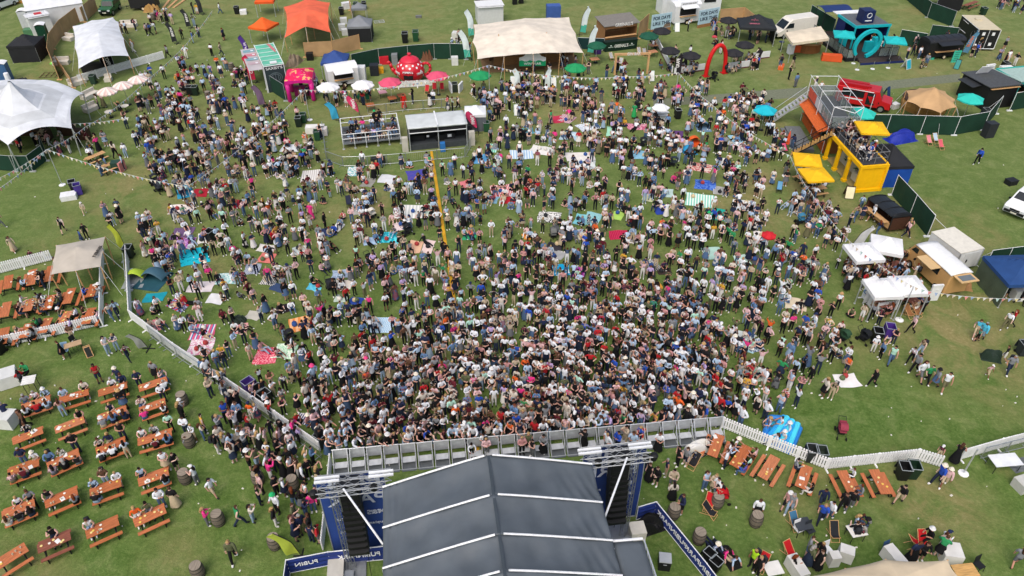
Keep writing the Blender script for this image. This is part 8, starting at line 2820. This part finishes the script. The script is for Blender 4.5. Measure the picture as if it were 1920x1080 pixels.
for n,box,wh in[(26,(240,20,440,130),''),(14,(20,255,160,300),''),(16,(150,200,240,330),''),(12,(1240,100,1440,140),''),(10,(1260,55,1430,95),''),(9,(1690,75,1800,150),''),(9,(1820,90,1915,130),''),(16,(1870,2,1918,30),''),(6,(1580,80,1690,105),''),(14,(600,185,700,200),''),(24,(960,130,1230,165),''),(10,(1590,400,1690,450),''),(10,(1600,480,1730,560),''),(14,(1590,490,1650,600),''),(6,(1845,545,1915,572),''),(8,(545,165,600,195),''),(5,(840,70,870,120),''),(5,(1000,108,1080,130),''),(6,(1470,130,1530,200),''),(8,(700,180,900,215),'')]:
	t=0
	while n and t<400:
		t+=1
		px,py=prnd.uniform(box[0],box[2]),prnd.uniform(box[1],box[3])
		p=G(px,py)
		for k in range(min(n,prnd.choice([1,2,2,3]))):
			q=p+Vector((prnd.gauss(0,.5),prnd.gauss(0,.5),0))
			if occ_ok(q.x,q.y,.5):
				person(pos=q,pose=prnd.choice(STANDW+['walk','walk']),rz=prnd.uniform(0,6.28));n-=1
ZONES=[([(605,852),(600,822),(650,780),(740,730),(900,660),(1100,632),(1250,650),(1368,740),(1352,793),(1130,806),(900,832)],4.3),([(585,800),(565,745),(640,690),(740,640),(850,585),(960,556),(1110,545),(1240,558),(1340,605),(1420,690),(1405,770),(1350,797),(600,850)],3.0),([(470,570),(620,545),(720,520),(820,500),(960,470),(1300,440),(1440,460),(1560,560),(1570,680),(1500,760),(1400,800),(560,830),(470,760),(440,660)],1.28),([(290,330),(480,250),(610,300),(900,310),(1000,190),(1250,180),(1440,260),(1480,330),(1560,430),(1600,560),(1580,680),(500,640),(430,660),(330,600),(280,480),(270,400)],.88),([(280,150),(380,120),(440,130),(520,210),(610,220),(625,300),(480,290),(290,335),(250,290)],.6),([(900,165),(1250,165),(1450,190),(1470,280),(900,300)],.7),([(1490,560),(1650,580),(1680,640),(1560,800),(1470,810)],.33),([(375,690),(440,730),(520,800),(610,866),(604,1030),(520,1000),(470,880),(400,760)],2.4),([(335,780),(400,770),(520,900),(520,1000),(400,1000),(390,900)],.6),([(900,842),(1200,818),(1215,850),(880,862)],1.4),([(1195,845),(1290,842),(1300,880),(1240,930),(1200,930)],.8),([(300,640),(420,715),(500,770),(560,800),(480,700),(400,640),(270,560)],.5),([(200,330),(290,330),(300,470),(200,450)],.14)]
def inpoly(x,y,P):
	r=False
	n=len(P)
	for i in range(n):
		(x1,y1),(x2,y2)=P[i],P[(i+1)%n]
		if(y1>y)!=(y2>y)and x<(x2-x1)*(y-y1)/(y2-y1)+x1:r=not r
	return r
def px_of(p):
	d=HC-p.z
	dep=p.y*_c+d*_s
	return 960+p.x/dep*FPX,540+(d*_c-p.y*_s)/dep*FPX
def dens(x,y):return max([d for P,d in ZONES if inpoly(x,y,P)]+[0])
NOGO=[(605,225,905,312),(1480,280,1560,375),(585,225,620,250),(540,130,600,190),(1222,205,1285,236),(388,435,410,470)]
RAMPS=[(G(809,284),G(897,862))]
def zone_words(x,y):
	if y>835 and 600<x<900:return 'pressed against stage barrier'
	if x<620 and y>690 and inpoly(x,y,ZONES[7][0]):return 'between garden and stage fence'
	if x<540 and y>770:return 'near the wooden barrels'
	if inpoly(x,y,ZONES[9][0]):return 'in the stage pit'
	if inpoly(x,y,ZONES[10][0]):return 'on grass right of stage'
	if y>770:return 'front crowd '+('left end' if x<760 else 'left of ramp' if x<880 else 'right of ramp' if x<1050 else 'right half' if x<1230 else 'right end')
	return col_words(x,y)
def crowd_fill():
	n=0
	x0,x1,y0,y1=-46,48,20,98
	DM=4.3
	for _ in range(int((x1-x0)*(y1-y0)*DM*1.35)):
		gx,gy=prnd.uniform(x0,x1),prnd.uniform(y0,y1)
		px,py=px_of(Vector((gx,gy,0)))
		if not(-10<px<1930):continue
		d=dens(px,py)
		if not d:continue
		k=1
		if d<1.2:
			k=prnd.choice([1,1,2,2,3,3,4,5])
			if prnd.random()>d/DM/2.4:continue
		elif prnd.random()>d/DM:continue
		th=prnd.uniform(0,6.28)
		for j in range(k):
			qx,qy=(gx,gy)if k==1 else(gx+prnd.gauss(0,.27*math.sqrt(k)),gy+prnd.gauss(0,.2*math.sqrt(k)))
			sx,sy=px_of(Vector((qx,qy,0)))
			if any(a<sx<c and b<sy<e for a,b,c,e in NOGO):continue
			if not occ_ok(qx,qy,(.34 if d>3 else.38)if d>2 else.44):continue
			a,b=RAMPS[0]
			t=(qy-a.y)/(b.y-a.y)
			if 0<t<1 and abs(a.x+(b.x-a.x)*t-qx)<.36 and sy<478:continue
			if d<2 and any(abs(c.x-qx)<w*.58 and c.y-h*.5-1.3<qy<c.y+h*.55 for c,w,h in BLANKETS)and prnd.random()<.9:continue
			wh=zone_words(sx,sy)
			seat=d<1.2 and prnd.random()<.15 and sy<720
			pose=prnd.choice(['ground','cross'])if seat else('lean' if 'pressed' in wh or('front' in wh and sy>815)else None)
			kw={}
			if 'garden' in wh or 'barrels' in wh:kw=dict(rz=prnd.uniform(0,6.28)if prnd.random()<.5 else None)
			if prnd.random()<.05 and d<1.2:kw['sc']=prnd.uniform(.6,.75)
			person(pos=Vector((qx,qy,0)),pose=pose or(prnd.choice(STANDW+['cheer'])if d>1.2 else None),where=wh,**kw)
			n+=1
	return n
crowd_fill()
for k in range(50):
	x=-8.2+k*.47
	P=SL(x+prnd.uniform(-.08,.08),7.62-.025*(x+8.2)+prnd.uniform(0,.12))
	if occ_ok(P.x,P.y,.3)and x<14.6:
		person(pos=P,pose=prnd.choice(['lean','lean','phone','cheer']),where='on stage barrier '+('left end' if x<-3 else 'centre' if x<6 else 'right end'))
def vis_size(p):
	x,y=px_of(Vector((p['x'],p['y'],p['z'])))
	h_=.62 if p['pose']in SEATED else 1.0
	if not(-5<x<1925 and 0<y<1095):return 0
	if 712<x<1140 and y>885:return 0
	return S(y)*h_*p['sc']+(3 if p['force']and y>400 else 0)
PEOPLE.sort(key=vis_size,reverse=True)
NEAR,REST=PEOPLE[:300],PEOPLE[300:]
seen=set()
for p in NEAR:
	for t in range(200):
		l=plabel(p)
		if l not in seen and len(l.replace(',',' ').split())<=16:break
		if not p.get('fixed_top')and t%2:p['top']=pick(TOPS)[:2]
		if not p.get('fixed_bot'):p['bot']=pick(BOTS)[:2]
		p['hat']=pick(HATS)[:2]if prnd.random()<.12 else None
		p['hair']=pick(HAIRS)[:2]
		if t>12 and 'fixed_hat' not in p:p['long']=not p['long']
		if t>60:p['hat']=pick(HATS)[:2]
	seen.add(l)
	build_person(p,l)
for p in REST:
	p['lvl']=1 if p['y']<62 else 0
build_crowd(REST,'crowd','dense standing festival crowd in summer clothes filling the field')
print('PEOPLE',len(PEOPLE))
